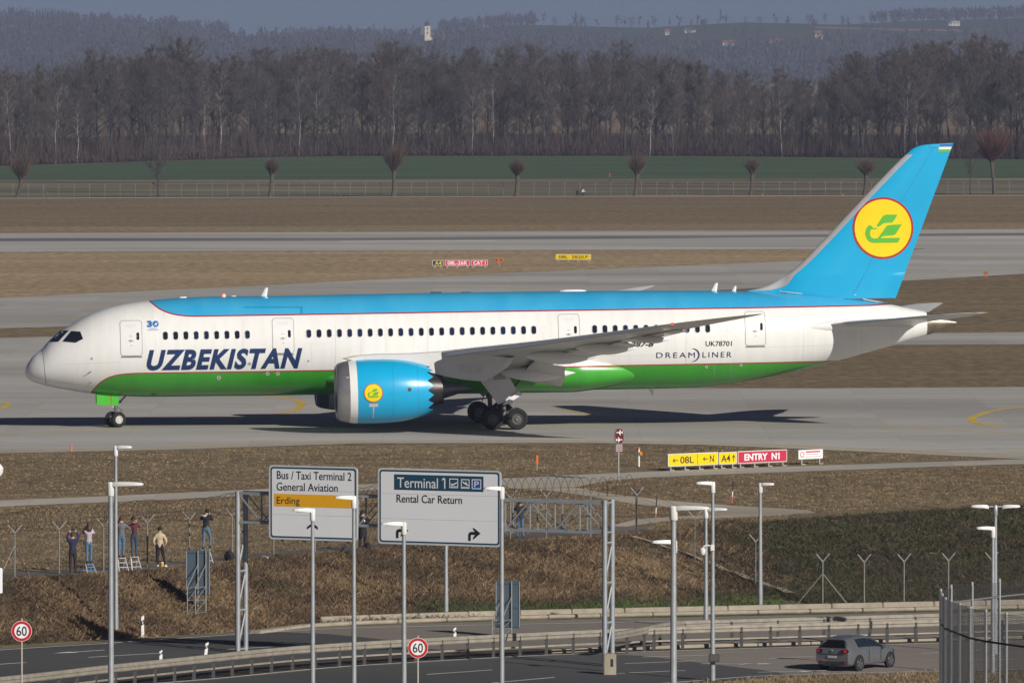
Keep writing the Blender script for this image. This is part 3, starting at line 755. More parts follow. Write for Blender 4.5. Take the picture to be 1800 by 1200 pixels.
# ------------------------------------------------ emblem shape in a unit circle (x right, y up)
def emblem_shapes():
    disc = circle(0, 0, .93, 48); ring = ring_shape(circle(0, 0, 1.0, 48), circle(0, 0, .93, 48))
    c = lambda u, v: ((u - 722) / 155, (517 - v) / 155)
    wing1 = [c(*p) for p in ((690,502),(722,456),(736,450),(796,450),(782,474),(768,490),(728,492),(706,506),(694,512))]
    wing2 = [c(*p) for p in ((694,568),(740,506),(754,502),(818,499),(786,548),(774,554),(722,556),(708,568))]
    body = [c(*p) for p in ((811,567),(796,591),(672,591),(650,584),(636,566),(630,544),(636,518),(652,499),(664,506),(674,518),(686,514),(692,520),(674,524),(664,520),(657,530),(655,546),(660,560),(670,568),(690,568),(710,567))]
    return disc, ring, [wing1, wing2, body]
EM_DISC, EM_RING, EM_BIRD = emblem_shapes()

# ------------------------------------------------ tail fin
fin_le = [L(*p) for p in ((1310,511.5),(1330,508),(1342,505),(1357,499),(1371.7,490),(1391,477),(1440,430),(1489,378),(1545,318.7),(1595.6,269),(1608,259.5),(1629,254),(1650,252.6),(1676,251.5))]
fin_te = [L(*p) for p in ((1569.4,536),(1676,251.5))]
_le = pchip([p[1] + 1e-6 * i for i, p in enumerate(fin_le)], [p[0] for p in fin_le])
def fin_te_x(z): return fin_te[0][0] + (z - fin_te[0][1]) / (fin_te[1][1] - fin_te[0][1]) * (fin_te[1][0] - fin_te[0][0])
ZF1 = fin_te[1][1]
def naca(t): t = min(1, max(0, t)); return 5 * (.2969 * sqrt(t) - .126 * t - .3516 * t * t + .2843 * t**3 - .1036 * t**4)
def fin_half(x, z):
    a, b_ = float(_le(z)), fin_te_x(z); c = max(b_ - a, .05)
    cc = min(c, 7.2)                                  # the dorsal fillet stays thin
    t = (x - (b_ - cc)) / cc
    th = 0.105 * cc * naca(t) if t > 0 else 0
    edge = 0.10 * sqrt(max(0, min(1, (x - a) / .6)))
    return max(th, edge if c > 7.2 else 0.0) * (1 if c > .3 else .3)
def build_fin():
    zs = list(np.linspace(7.1, fin_le[0][1] + .02, 3)) + list(np.linspace(fin_le[0][1] + .06, 8.9, 16)) + list(np.linspace(9.05, ZF1 - .5, 24)) + list(np.linspace(ZF1 - .42, ZF1 - .01, 9))
    ts = [((1 - cos(pi * k / 26)) / 2) ** 1.15 for k in range(27)]
    rows = []
    for z in zs:
        zz = max(z, fin_le[0][1] + .02); a, b_ = float(_le(zz)), fin_te_x(z)
        near = [(a + (b_ - a) * t, -fin_half(a + (b_ - a) * t, zz), z) for t in ts]
        rows.append(near + [(p[0], -p[1], p[2]) for p in near[-2:0:-1]])
    mb = MB(); mb.grid(rows, close_u=True); n = len(rows[0])
    mb.add(rows[-1], [(k, k + 1, n - k - 1, n - k) for k in range(1, 26)])
    return mb.build('tail_fin', BLUEP, plane, smooth=True, angle=60)
fin = build_fin()
def fin_p(off):
    return lambda x, z: Vector((x, -fin_half(x, z) - off, z))
# pale leading-edge strip of the fin
v = []; f = []
zs = np.linspace(fin_le[0][1] + .03, fin_le[9][1] - .1, 60)
for z in zs:
    a = float(_le(z)); wd = .68 if z > 8.6 else .68 + (8.6 - z) * 1.5
    v += [(a + wd * .62 * (q / 9) ** 2, z) for q in range(10)]
f = []
for k in range(len(zs) - 1):
    for j in range(9): f.append((10*k + j, 10*k + j + 1, 10*k + 11 + j, 10*k + 10 + j))
decal('leading_edge', (v, f), fin_p(.022), pm('bare_silver_edge', (0.42, 0.42, 0.435), rough=.4, metal=.2, var=.06), fin, smooth=True)
ex, ez = L(1552.6, 401, -.3); er = 1.862
em = decal('emblem', poly_shape([(ex + u * er, ez + v_ * er) for u, v_ in EM_DISC]), fin_p(.012), YELP, fin, step=.5)
decal('emblem_ring', ([(ex + u * er, ez + v_ * er) for u, v_ in EM_RING[0]], EM_RING[1]), fin_p(.018), REDP, fin, step=.5)
for p in EM_BIRD: decal('emblem_bird', poly_shape([(ex + u * er, ez + v_ * er) for u, v_ in p]), fin_p(.020), LGREEN, fin, step=.5)
# flag at the fin tip
for k, mt in enumerate((pm('flag_blue', (0.01, 0.15, 0.45), var=.05), W_PAINT, LGREEN)):
    za = ZF1 - .06 - .165 * k; zb2 = za - .155
    decal('flag_stripe', poly_shape([(fin_te_x(za) - .78, za), (fin_te_x(za) - .02, za), (fin_te_x(zb2) - .02, zb2), (fin_te_x(zb2) - .78, zb2)]), fin_p(.012), mt, fin)
# rudder hinge line and panel seams
def fin_seam(pix, w=.03, mat=None):
    P = [L(*p, -.2) for p in pix]; v = []; Q = []
    for (a, b_), (c, d) in zip(P, P[1:]): Q += [(a + (c - a) * k / 8, b_ + (d - b_) * k / 8) for k in range(8)]
    Q.append(P[-1])
    for i, (x, z) in enumerate(Q):
        x2, z2 = Q[min(i + 1, len(Q) - 1)]; x1, z1 = Q[max(i - 1, 0)]; l = sqrt((x2-x1)**2 + (z2-z1)**2) + 1e-9
        v += [(x - (z2-z1)/l*w/2, z + (x2-x1)/l*w/2), (x + (z2-z1)/l*w/2, z - (x2-x1)/l*w/2)]
    decal('fin_seam', (v, [(2*i, 2*i + 1, 2*i + 3, 2*i + 2) for i in range(len(Q) - 1)]), fin_p(.010), mat or pm('fin_seam_blue', (0.02, 0.22, 0.46), var=.05), fin)
fin_seam([(1502,517),(1540,440),(1585,352),(1640,263)]); fin_seam([(1497,519),(1500,512),(1518,486)])
fin_seam([(1502,517.5),(1520,526),(1552,531.5)], .05, SEAML); fin_seam([(1372,492),(1372,512),(1410,516)], .04, SEAML)
fin_seam([(1372,513),(1440,519),(1500,526),(1560,532.5)], .03); fin_seam([(1634,254),(1634,260),(1648,260)], .03)

# ------------------------------------------------ wings and tailplanes
def airfoil(n=18):
    t = [(1 - cos(pi * k / n)) / 2 for k in range(n + 1)]
    up = [(a, .62 * naca(a) + .35 * a * (1 - a) * .35) for a in t]; lo = [(a, -.38 * naca(a) + .35 * a * (1 - a) * .35) for a in t]
    return up[::-1] + lo[1:-1]
AF = airfoil()
def surface(name, secs, sgn, mat, parent=plane, sub=6, part=None, grow=0.0, ang=40):
    """secs: (y, xLE, chord, zLE, incidence_deg, thickness ratio)"""
    ys = [s[0] for s in secs]; fns = [pchip(ys, [s[i] for s in secs]) if len(secs) > 2 else (lambda q, i=i: np.interp(q, ys, [s[i] for s in secs])) for i in range(1, 6)]
    yy = []
    for a, b_ in zip(ys, ys[1:]): yy += [a + (b_ - a) * k / sub for k in range(sub)]
    yy.append(ys[-1]); rows = []
    af = AF if part is None else [p for p in AF if p[0] <= part]
    for y in yy:
        xl, c, zl, inc, th = [float(fn(y)) for fn in fns]; inc = radians(inc); r = []
        for a, t in af:
            X_ = a * c - grow; Z_ = t * th * c + (grow if t > 0 else -grow) * .6
            r.append((xl + X_ * cos(inc) + Z_ * sin(inc), sgn * y, zl - X_ * sin(inc) + Z_ * cos(inc)))
        rows.append(r)
    mb = MB(); mb.grid(rows, close_u=part is None); n = len(rows[0])
    if part is None:
        mb.add(rows[-1], [tuple(range(n))]); mb.add(rows[0], [tuple(range(n))])
    return mb.build(name, mat, parent, smooth=True, angle=ang)
WING = [(2.0,18.3,13.2,3.55,3.0,.120), (6.0,21.25,10.3,3.95,2.4,.112), (9.9,24.1,7.45,4.52,1.8,.10), (17.0,29.1,5.2,5.32,1.0,.095), (24.0,34.0,3.25,6.2,.4,.09), (26.6,35.85,2.65,6.55,0,.085), (28.4,38.0,1.8,6.87,0,.08), (29.6,40.0,.8,7.12,0,.07), (29.95,40.8,.25,7.2,0,.07)]
wys = [s[0] for s in WING]; wfn = [pchip(wys, [s[i] for s in WING]) for i in range(1, 6)]
TIPL = pm('red_position_light', (0.6, 0.02, 0.02), rough=.2, emit=((1, .05, .03), 2.0))
for sgn in (-1, 1):
    w = surface('wing', WING, sgn, GREYP)
    for ya, yb in ((4.4, 8.6), (10.9, 16.0), (16.05, 21.2), (21.25, 26.5)):
        secs = [(y, *[float(fn(y)) for fn in wfn]) for y in np.linspace(ya, yb, 5)]
        secs = [(y, xl - .045 * c - .12, c, zl - .030 * c - .07, inc - 11, th * 1.05) for y, xl, c, zl, inc, th in secs]   # drooped
        surface('slat', secs, sgn, SLATM, w, sub=3, part=.17, grow=.02, ang=60)
    for ya, yb in ((3.4, 9.2), (10.0, 18.6)):           # trailing-edge flaps, a little extended
        secs = []
        for y in np.linspace(ya, yb, 5):
            xl, c, zl, inc, th = [float(fn(y)) for fn in wfn]; i = radians(inc); fc = .24 * c
            secs.append((y, xl + .80 * c * cos(i), fc, zl - .80 * c * sin(i) - .035 * c, inc + 9, .12))
        surface('flap', secs, sgn, GREYP, w, sub=2)
    secs = []
    for y in np.linspace(18.8, 24.2, 5):
        xl, c, zl, inc, th = [float(fn(y)) for fn in wfn]; i = radians(inc); fc = .24 * c
        secs.append((y, xl + .78 * c * cos(i), fc, zl - .78 * c * sin(i) - .02 * c, inc + 4, .11))
    surface('aileron', secs, sgn, GREYP, w, sub=2)
    for y, ln, rr in ((6.3, 4.4, .36), (12.5, 4.3, .34), (17.2, 3.6, .29), (21.6, 2.2, .17)):   # flap-track fairings
        xl, c, zl, inc, th = [float(fn(y)) for fn in wfn]; i = radians(inc)
        xe = xl + c * cos(i) + .22 * ln; z0 = zl - .62 * c * sin(i) - .055 * c; z1 = zl - c * sin(i) - .16 - .03 * c
        mb = MB(); rows = []
        for k in range(15):
            t = k / 14; r = rr * (sin(pi * min(1, t * 1.0 + .02)) ** .55 if t < .5 else (1 - ((t - .5) / .5) ** 1.6)) + .012
            xx = xe - ln + ln * t; zz = z0 + (z1 - z0) * t ** 1.3 - .10 * sin(pi * t)
            rows.append([(xx, sgn * y + r * .8 * cos(2*pi*q/14), zz + r * 1.15 * sin(2*pi*q/14)) for q in range(14)])
        mb.grid(rows, close_u=True); mb.build('flap_fairing', [W_PAINT], w, smooth=True, angle=80)
    y = 26.9; xl, c, zl, inc, th = [float(fn(y)) for fn in wfn]
    mb = MB(); mb.lathe([(-.09, .0), (-.06, .05), (0, .07), (.1, .06), (.15, 0)], 10, 'x', (xl + .02, sgn * y, zl + .01))
    mb.build('position_light', TIPL if sgn < 0 else pm('green_position_light', (.02, .5, .1), rough=.2), w, smooth=True)
    TAIL = [(.6,46.9,6.6,5.35,0,.10), (2.0,48.4,5.3,5.62,0,.10), (6.0,51.7,3.6,6.02,0,.095), (8.9,54.15,2.2,6.33,0,.09), (9.6,55.1,1.55,6.42,0,.08), (9.95,56.0,.75,6.46,0,.08)]
    tl = surface('tailplane', TAIL, sgn, GREYP)
    tys = [s[0] for s in TAIL]; tfn = [pchip(tys, [s[i] for s in TAIL]) for i in range(1, 6)]
    surface('leading_edge', [(y, *[float(fn(y)) for fn in tfn]) for y in np.linspace(2.6, 8.9, 6)], sgn, SLATM, tl, sub=2, part=.10, grow=.02, ang=60)
    # root fairing of the tailplane
    rows = []
    for k in range(15):
        t = k / 14; r = .62 * sin(pi * (t * .86 + .07)) ** .7
        rows.append([(46.3 + 6.6 * t, sgn * (fus_y(46.3 + 6.6 * t, 5.5) * -1 * .90 + r * .55 * cos(2*pi*q/16)), 5.45 + .22 * t + r * .62 * sin(2*pi*q/16)) for q in range(16)])
    MB().grid(rows, close_u=True).build('tailplane_fairing', W_PAINT, tl, smooth=True, angle=80)

# ------------------------------------------------ engines
EY = 9.75
ex0, ez0 = L(590, 689, -EY); _, eza = L(758, 684, -EY)
NAC = [(0, 1.505), (.02, 1.56), (.1, 1.64), (.3, 1.735), (.75, 1.83), (1.2, 1.885), (2.2, 1.915), (3.2, 1.885), (4.1, 1.79), (4.9, 1.62), (5.5, 1.44)]
nfn = pchip([p[0] for p in NAC], [p[1] for p in NAC])
INL = [(0, 1.505), (.03, 1.45), (.15, 1.40), (.5, 1.38), (1.3, 1.42)]
def engine(sgn):
    e = T('engine', None, None); e.parent = plane; e.location = (ex0, sgn * EY, ez0)
    e.rotation_euler = (0, -atan2(eza - ez0, 5.6), 0)
    n = 96
    MB().lathe([(a, r) for a, r in reversed(INL)] + [(a, float(nfn(a))) for a in (.02, .05, .1, .2, .3, .5, .75)], n, 'x').build('inlet_lip', LIPM, e, smooth=True, angle=70)
    MB().lathe([(a, float(nfn(a)) + .002) for a in (.755, .95, 1.195)], n, 'x').build('white_band', W_PAINT, e, smooth=True)
    rows = []
    for a in list(np.linspace(1.2, 4.85, 16)):
        rows.append([(a, float(nfn(a)) * cos(2*pi*k/n), float(nfn(a)) * sin(2*pi*k/n)) for k in range(n)])
    def saw(k): q = (k % 6) / 6; return 1 - abs(2 * q - 1)
    for fr in (.35, .7, 1.0):
        r = []
        for k in range(n):
            a = 4.85 + fr * (.48 + .36 * saw(k)); rr = float(nfn(min(a, 5.5))) - max(0, a - 5.5) * .3
            r.append((a, rr * cos(2*pi*k/n), rr * sin(2*pi*k/n)))
        rows.append(r)
    mb = MB(); mb.grid(rows, close_u=True)
    inner = [[(p[0] - .01, p[1] * .975, p[2] * .975) for p in rows[-1]], [(4.2, 1.36 * cos(2*pi*k/n), 1.36 * sin(2*pi*k/n)) for k in range(n)]]
    mb.grid([rows[-1]] + inner, close_u=True, mi=1)
    cowl = mb.build('cowl', [BLUEP, DARKM], e, smooth=True, angle=50)
    def cp(off):
        def f_(u, w):                                   # u along, w = height above axis; near side
            r = float(nfn(u)) + off; w = max(-r + .01, min(r - .01, w)); return Vector((u, -sqrt(r * r - w * w), w))
        return f_
    if sgn < 0:
        du, dz = L(656.3, 690.3, -EY - 1.85); du -= ex0; dz = dz - ez0 - (eza - ez0) / 5.6 * du; R_ = .56
        decal('emblem', poly_shape([(du + u * R_, dz + v_ * R_) for u, v_ in EM_DISC]), cp(.02), YELP, cowl, step=.12)
        decal('emblem_ring', ([(du + u * R_, dz + v_ * R_) for u, v_ in EM_RING[0]], EM_RING[1]), cp(.026), REDP, cowl, step=.12)
        for p in EM_BIRD: decal('emblem_bird', poly_shape([(du + u * R_, dz + v_ * R_) for u, v_ in p]), cp(.03), LGREEN, cowl, step=.12)
        for uu in (3.28, 4.75): decal('cowl_seam', poly_shape([(uu, -1.5), (uu + .022, -1.5), (uu + .022, 1.5), (uu, 1.5)]), cp(.008), pm('fin_seam_blue', (0.02, 0.22, 0.46)), cowl, step=.12)
        decal('cowl_plate', poly_shape([(du - .26, dz - .82), (du + .26, dz - .82), (du + .26, dz - .64), (du - .26, dz - .64)]), cp(.012), pm('pale_plate', (.55, .45, .47)), cowl, step=.12)
        decal('cowl_plate', poly_shape([(du - .04, dz - 1.5), (du + .03, dz - 1.5), (du + .03, dz - .82), (du - .04, dz - .82)]), cp(.012), pm('pale_plate', (.55, .45, .47)), cowl, step=.12)
        decal('cowl_port', poly_shape(rrect(4.13, 4.33, .0, .2, .03)), cp(.012), BLACKP, cowl)
        decal('lip_plate', poly_shape(rrect(.52, .72, .85, .95, .02)), cp(.012), SEAM, cowl)
    # fan and spinner
    mb = MB(); mb.lathe([(1.28, 1.42), (1.3, .3)], 40, 'x')
    mb.build('fan_case', DARKM, e)
    mb = MB()
    for k in range(18):
        t = 2 * pi * k / 18
        P_ = []
        for r, a, tw in ((.35, 1.2, .2), (.8, 1.12, .28), (1.38, 1.05, .42)):
            for s in (-1, 1): P_.append((a + s * .12 * (1 - tw), r * cos(t + s * .11 + tw * .2), r * sin(t + s * .11 + tw * .2)))
        mb.add(P_, [(0, 1, 3, 2), (2, 3, 5, 4)])
    mb.build('fan', pm('fan_blades', (.10, .10, .11), rough=.35, metal=.6, var=.1), e)
    MB().lathe([(.55, .01), (.6, .08), (.8, .2), (1.1, .33), (1.25, .36)], 24, 'x').build('spinner', pm('spinner', (.08, .08, .085), var=.1), e, smooth=True)
    MB().lathe([(4.4, 1.1), (5.0, 1.06), (5.6, 1.0), (6.25, .86), (6.32, .84), (6.3, .80), (5.6, .78)], 48, 'x').build('core_nozzle', DARKM, e, smooth=True, angle=50)
    MB().lathe([(5.6, .62), (6.3, .58), (6.9, .42), (7.6, .18), (8.0, .03), (8.02, .0)], 32, 'x').build('exhaust_plug', pm('grey_exhaust_plug', (.10, .11, .13), rough=.35, metal=.6, var=.2), e, smooth=True)
    return e
for sgn in (-1, 1):
    engine(sgn)
    # pylon, a slim upright box tapering to the wing
    base = [L(*p, -EY) for p in ((600,630),(622,624.5),(660,621.5),(720,620.5),(770,617),(830,616),(905,628),(893,645),(853,671),(818,668),(783,662),(745,652),(700,645),(640,640))]
    mb = MB(); n = len(base)
    cxm = sum(p[0] for p in base) / n; czm = sum(p[1] for p in base) / n
    rows = [[(cxm + (x - cxm) * s, sgn * EY + yo, czm + (z - czm) * s) for x, z in base] for yo, s in ((-.36, .93), (-.28, .98), (0, 1.0), (.28, .98), (.36, .93))]
    mb.grid(rows, close_u=True); mb.add(rows[0], [tuple(range(n))]); mb.add(rows[-1], [tuple(range(n))])
    pyl = mb.build('engine_pylon', pm('pylon_paint', (0.66, 0.66, 0.65), rough=.38, var=.05), plane, smooth=True, angle=40)
    for xx in (1.0, 1.6, 2.2):
        MB().box((ex0 + 6.6 + xx * .8, sgn * EY - .372, ez0 + 1.35 - xx * .05), (.45, .012, .5)).build('access_panel', pm('pylon_panel', (.6, .6, .59)), pyl)

# ------------------------------------------------ landing gear
def wheel(parent, c, r, w, name='wheel'):
    o = T(name, None, None); o.parent = parent; o.location = c
    MB().lathe([(-w*.34, r*.50), (-w*.46, r*.62), (-w*.5, r*.80), (-w*.42, r*.93), (-w*.25, r*.985), (0, r), (w*.25, r*.985), (w*.42, r*.93), (w*.5, r*.80), (w*.46, r*.62), (w*.34, r*.50)], 40, 'y').build('tyre', RUBBER, o, smooth=True)
    mb = MB(); mb.lathe([(-w*.30, 0.0), (-w*.36, r*.12), (-w*.36, r*.2), (-w*.22, r*.24), (-w*.18, r*.40), (-w*.36, r*.47), (-w*.36, r*.52), (w*.36, r*.52), (w*.36, r*.47), (w*.2, r*.3), (w*.2, 0)], 28, 'y')
    for k in range(9):
        t = 2 * pi * k / 9; mb.box((r*.33*cos(t), -w*.19, r*.33*sin(t)), (.05, .03, .05))
    mb.build('rim', pm('dark_main_rim', (.11, .105, .10), rough=.55, metal=.2, var=.15) if r > .55 else pm('nose_rim', (.5, .49, .47), rough=.4, var=.1), o, smooth=True, angle=25)
    return o
GZN = lambda x: -(x - NGX) * tan(-PITCH)              # level of the pavement in the aircraft's frame
ng = T('nose_gear', None, None); ng.parent = plane; ng.location = (NGX, 0, 0)
mb = MB(); mb.tube((0, 0, .5), (.02, 0, 1.15), .075, n=12); mb.tube((.02, 0, 1.1), (.06, 0, 2.2), .13, n=12); mb.tube((0, -.32, .5), (0, .32, .5), .06, n=10)
mb.build('strut', STEEL, ng, smooth=True)
mb = MB(); mb.path([(.16, 0, .8), (.42, 0, 1.0), (.14, 0, 1.25)], .045); mb.tube((.12, -.12, 1.35), (.85, -.12, 2.1), .05); mb.box((.28, 0, 1.5), (.2, .3, .16))
mb.build('torque_link', STEEL, ng)
mb = MB(); mb.tube((-.1, -.14, 1.22), (-.16, -.14, 1.22), .07, n=12); mb.tube((-.1, .14, 1.22), (-.16, .14, 1.22), .07, n=12); mb.build('taxi_light', pm('lamp_glass', (.7, .7, .65), rough=.1), ng)
for s in (-1, 1):
    nw = wheel(ng, (-s * .42 * sin(.42), s * .42 * cos(.42), .47), .47, .30); nw.rotation_euler = (0, 0, .42)
P = [L(*p, -.75) for p in ((169.5,691),(170.2,710),(176,711.5),(208,712.5),(209,694),(208,690))]
for s in (-1, 1):
    mb = MB(); mb.prism([(x - NGX, z) for x, z in P], (.72, .78), lambda u, v, d: (u, s * d, v)); dr = mb.build('gear_door', pm('bright_green_door', (0.07, 0.46, 0.035), rough=.3, var=.05, coat=.4), ng)
    xs_, _ = L(195.3, 700, -.75)
    zlo = P[2][1] + .02; zhi = P[0][1]
    MB().box((xs_ - NGX, s * .75, (zlo + zhi) / 2), (.05, .068, zhi - zlo)).build('door_stripe', REDP, dr)
MGX = NGX + 22.92
for s in (-1, 1):
    g = T('main_gear', None, None); g.parent = plane; gz = GZN(MGX); g.location = (MGX, s * 4.9, gz)
    mb = MB(); mb.tube((0, 0, .6), (-.05, 0, 1.6), .14, n=14); mb.tube((-.05, 0, 1.5), (-.25, s * -.1, 3.6), .21, n=14); mb.tube((0, 0, .62), (0, 0, .9), .2, n=12)
    mb.build('strut', STEEL, g, smooth=True)
    mb = MB(); mb.bar((-.85, 0, .64), (.85, 0, .64), .2, .26)
    for xx in (-.73, .73): mb.tube((xx, -.78, .635), (xx, .78, .635), .09, n=10)
    mb.build('bogie_beam', STEEL, g)
    mb = MB(); mb.path([(.12, 0, .95), (.55, 0, 1.25), (.1, 0, 1.75)], .07); mb.tube((.1, 0, 1.9), (1.2, s * -1.6, 3.0), .09); mb.path([(.3, s*.3, 1.5), (.62, s*.35, 1.2), (.75, s*.3, .85)], .03); mb.path([(-.3, s*.3, 1.9), (-.5, s*.3, 1.2), (-.6, s*.3, .8)], .03)
    mb.build('side_brace', STEEL, g)
    for xx in (-.73, .73):
        for yy in (-.66, .66): wheel(g, (xx, yy, .635), .635, .47)
    cq = lambda u, v: (540 + u / 4.286, 600 + v / 4.286)
    P = [L(*cq(*p), -5.75) for p in ((1308,302),(1392,226),(1475,210),(1520,262),(1588,384),(1490,456),(1438,472))]
    mb = MB(); mb.prism([(x - MGX, z - gz) for x, z in P], (.82, .88), lambda u, v, d: (u, s * d, v)); mb.build('gear_door', W_PAINT, g)
    P = [L(*cq(*p), -5.75) for p in ((1486,458),(1592,371),(1620,396),(1550,442),(1545,462),(1470,478))]
    mb = MB(); mb.prism([(x - MGX, z - gz) for x, z in P], (.72, .80), lambda u, v, d: (u, s * (d + .25 * (1 if v > 0 else 0)), v)); mb.build('lower_door', W_PAINT, g)
    P = [L(*cq(*p), -5.75) for p in ((1398,238),(1470,225),(1500,282),(1405,292))]
    mb = MB(); mb.prism([(x - MGX, z - gz) for x, z in P], (.88, .895), lambda u, v, d: (u, s * d, v)); mb.build('door_panel', pm('grey_door_panel', (.42, .42, .41)), g)
# ------------------------------------------------ aerials, lights, vents on top and below
def blade(px, pyb, h, c, lean, name='aerial', down=False):
    x, z = L(px, pyb); sg = -1 if down else 1
    mb = MB(); rows = []
    for t in (0, .5, 1):
        ch = c * (1 - .55 * t); xo = x + lean * t
        rows.append([(xo - ch/2, 0, z + sg * h * t), (xo, -.05 * (1 - .5*t), z + sg * h * t), (xo + ch/2, 0, z + sg * h * t), (xo, .05 * (1 - .5*t), z + sg * h * t)])
    mb.grid(rows, close_u=True); mb.add(rows[-1], [(0, 1, 2, 3)]); mb.build(name, W_PAINT, plane)
blade(464, 521, .52, .34, .17); blade(1255, 512, .5, .34, .17); blade(1290, 512, .32, .26, .1); blade(1144, 682.5, .38, .3, .12, down=True)
for px, py, ln, hh in ((322,523,.22,.06),(411,521,.16,.05),(1007,512.5,.85,.13)):
    x, z = L(px, py); MB().lathe([(-ln, .0), (-ln*.9, hh*.6), (-ln*.5, hh), (ln*.5, hh), (ln*.9, hh*.6), (ln, 0)], 12, 'x', (x, 0, z)).build('aerial_fairing', W_PAINT, plane, smooth=True)
for px in (767, 820):
    x, z = L(px, 515); MB().lathe([(-.36, .0), (-.3, .05), (.3, .05), (.36, 0)], 10, 'x', (x, .3, z + .01)).build('crown_vent', BLACKP, plane, smooth=True)
x, z = L(394, 521); MB().lathe([(0, .09), (.06, .09), (.12, .06), (.15, 0)], 14, 'z', (x, 0, z)).build('beacon', pm('red_beacon', (.8, .05, .02), rough=.2, emit=((1, .12, .05), 8.0)), plane, smooth=True)
# =================================================================== ROAD FURNITURE, SIGNS, LAMPS, FENCES
GALV = pm('galvanised_steel', (0.36, 0.38, 0.40), rough=0.45, metal=0.35, var=0.12, scale=3)
GALVD = pm('weathered_steel', (0.28, 0.25, 0.205), rough=0.6, metal=0.2, var=0.2, scale=3)
LAMPW = pm('lamp_white_paint', (0.72, 0.72, 0.71), rough=0.35, var=0.04)
SIGNW = pm('sign_face_white', (0.82, 0.83, 0.85), rough=0.5, var=0.02, scale=.6)
SIGNB = pm('sign_dark_blue', (0.012, 0.062, 0.11), rough=0.5, var=0.04)
SIGNBK = pm('sign_black', (0.014, 0.014, 0.015), rough=0.5, var=0.05)
SIGNY = pm('sign_amber', (0.86, 0.42, 0.008), rough=0.5, var=0.03)
SBACK = pm('sign_back_blue_grey', (0.06, 0.088, 0.115), rough=0.5, metal=0.2, var=0.08)
WPLAS = pm('white_plastic', (0.74, 0.73, 0.70), rough=0.5, var=0.05)
BPLAS = pm('black_plastic', (0.02, 0.02, 0.02), rough=0.5, var=0.1)
ORANGE = pm('orange_plastic', (0.75, 0.16, 0.02), rough=0.5, var=0.1)

# ---- gantry over the far carriageway
P0 = AT(425, 1145, 351.0); P0.z = DROP; P1 = AT(1069.5, 1190, 343.2); P1.z = DROP
gu = (P1 - P0); gu.z = 0; GL = gu.length; gu.normalize(); gn = Vector((gu.y, -gu.x, 0))
if gn.y > 0: gn = -gn
GRZ = atan2(gu.y, gu.x)
gantry = T('sign_gantry', 'galvanised truss gantry across the road carrying two large white direction boards', 'sign gantry', P0, GRZ)
# local frame: x along the beam, y = away from the traffic's side (-gn), z up
HT = 6.62
for xx in (0.0, GL):
    zt_ = HT + (0.05 if xx else 0)
    for yy in (-.33, .33):
        MB().tube((xx, yy, 0), (xx, yy, zt_), .105, n=12).build('post', GALV, gantry, smooth=True)
    k = 0; z = .15
    while z + 1.55 < HT - 1.1:
        MB().tube((xx, -.33, z), (xx, .33, z), .05, n=6).build('rung', GALV, gantry)
        MB().tube((xx, -.33, z), (xx, .33, z + 1.6), .04, n=6).build('brace', GALV, gantry)
        z += 1.6
    MB().tube((xx, -.33, z), (xx, .33, z), .05, n=6).build('rung', GALV, gantry)
ZB, ZT = HT - 1.25, HT - .06
for yy in (-.33, .33):
    for zz in (ZB, ZT): MB().bar((0, yy, zz), (GL, yy, zz), .105, .105).build('chord', GALV, gantry)
nb = 15
for k in range(nb):
    xa, xb = GL * k / nb, GL * (k + 1) / nb
    for yy in (-.33, .33):
        MB().bar((xb, yy, ZB), (xb, yy, ZT), .055).build('upright', GALV, gantry)
        MB().bar((xa, yy, ZB if (k % 2) else ZT), (xb, yy, ZT if (k % 2) else ZB), .045).build('brace', GALV, gantry)
    MB().bar((xb, -.33, ZT), (xb, .33, ZT), .06).build('brace', GALV, gantry); MB().bar((xb, -.33, ZB), (xb, .33, ZB), .06).build('brace', GALV, gantry)
def on_board(px, py, yl=-.62):                 # photograph pixel -> (x, z) on the boards' plane
    r = ray(px, py); o = Vector((0, 0, CH)) - P0
    d = Vector((r.dot(gu), r.dot(-gn), r.z)); oo = Vector((o.dot(gu), o.dot(-gn), o.z))
    t = (yl - oo.y) / d.y
    return oo.x + d.x * t, oo.z + d.z * t
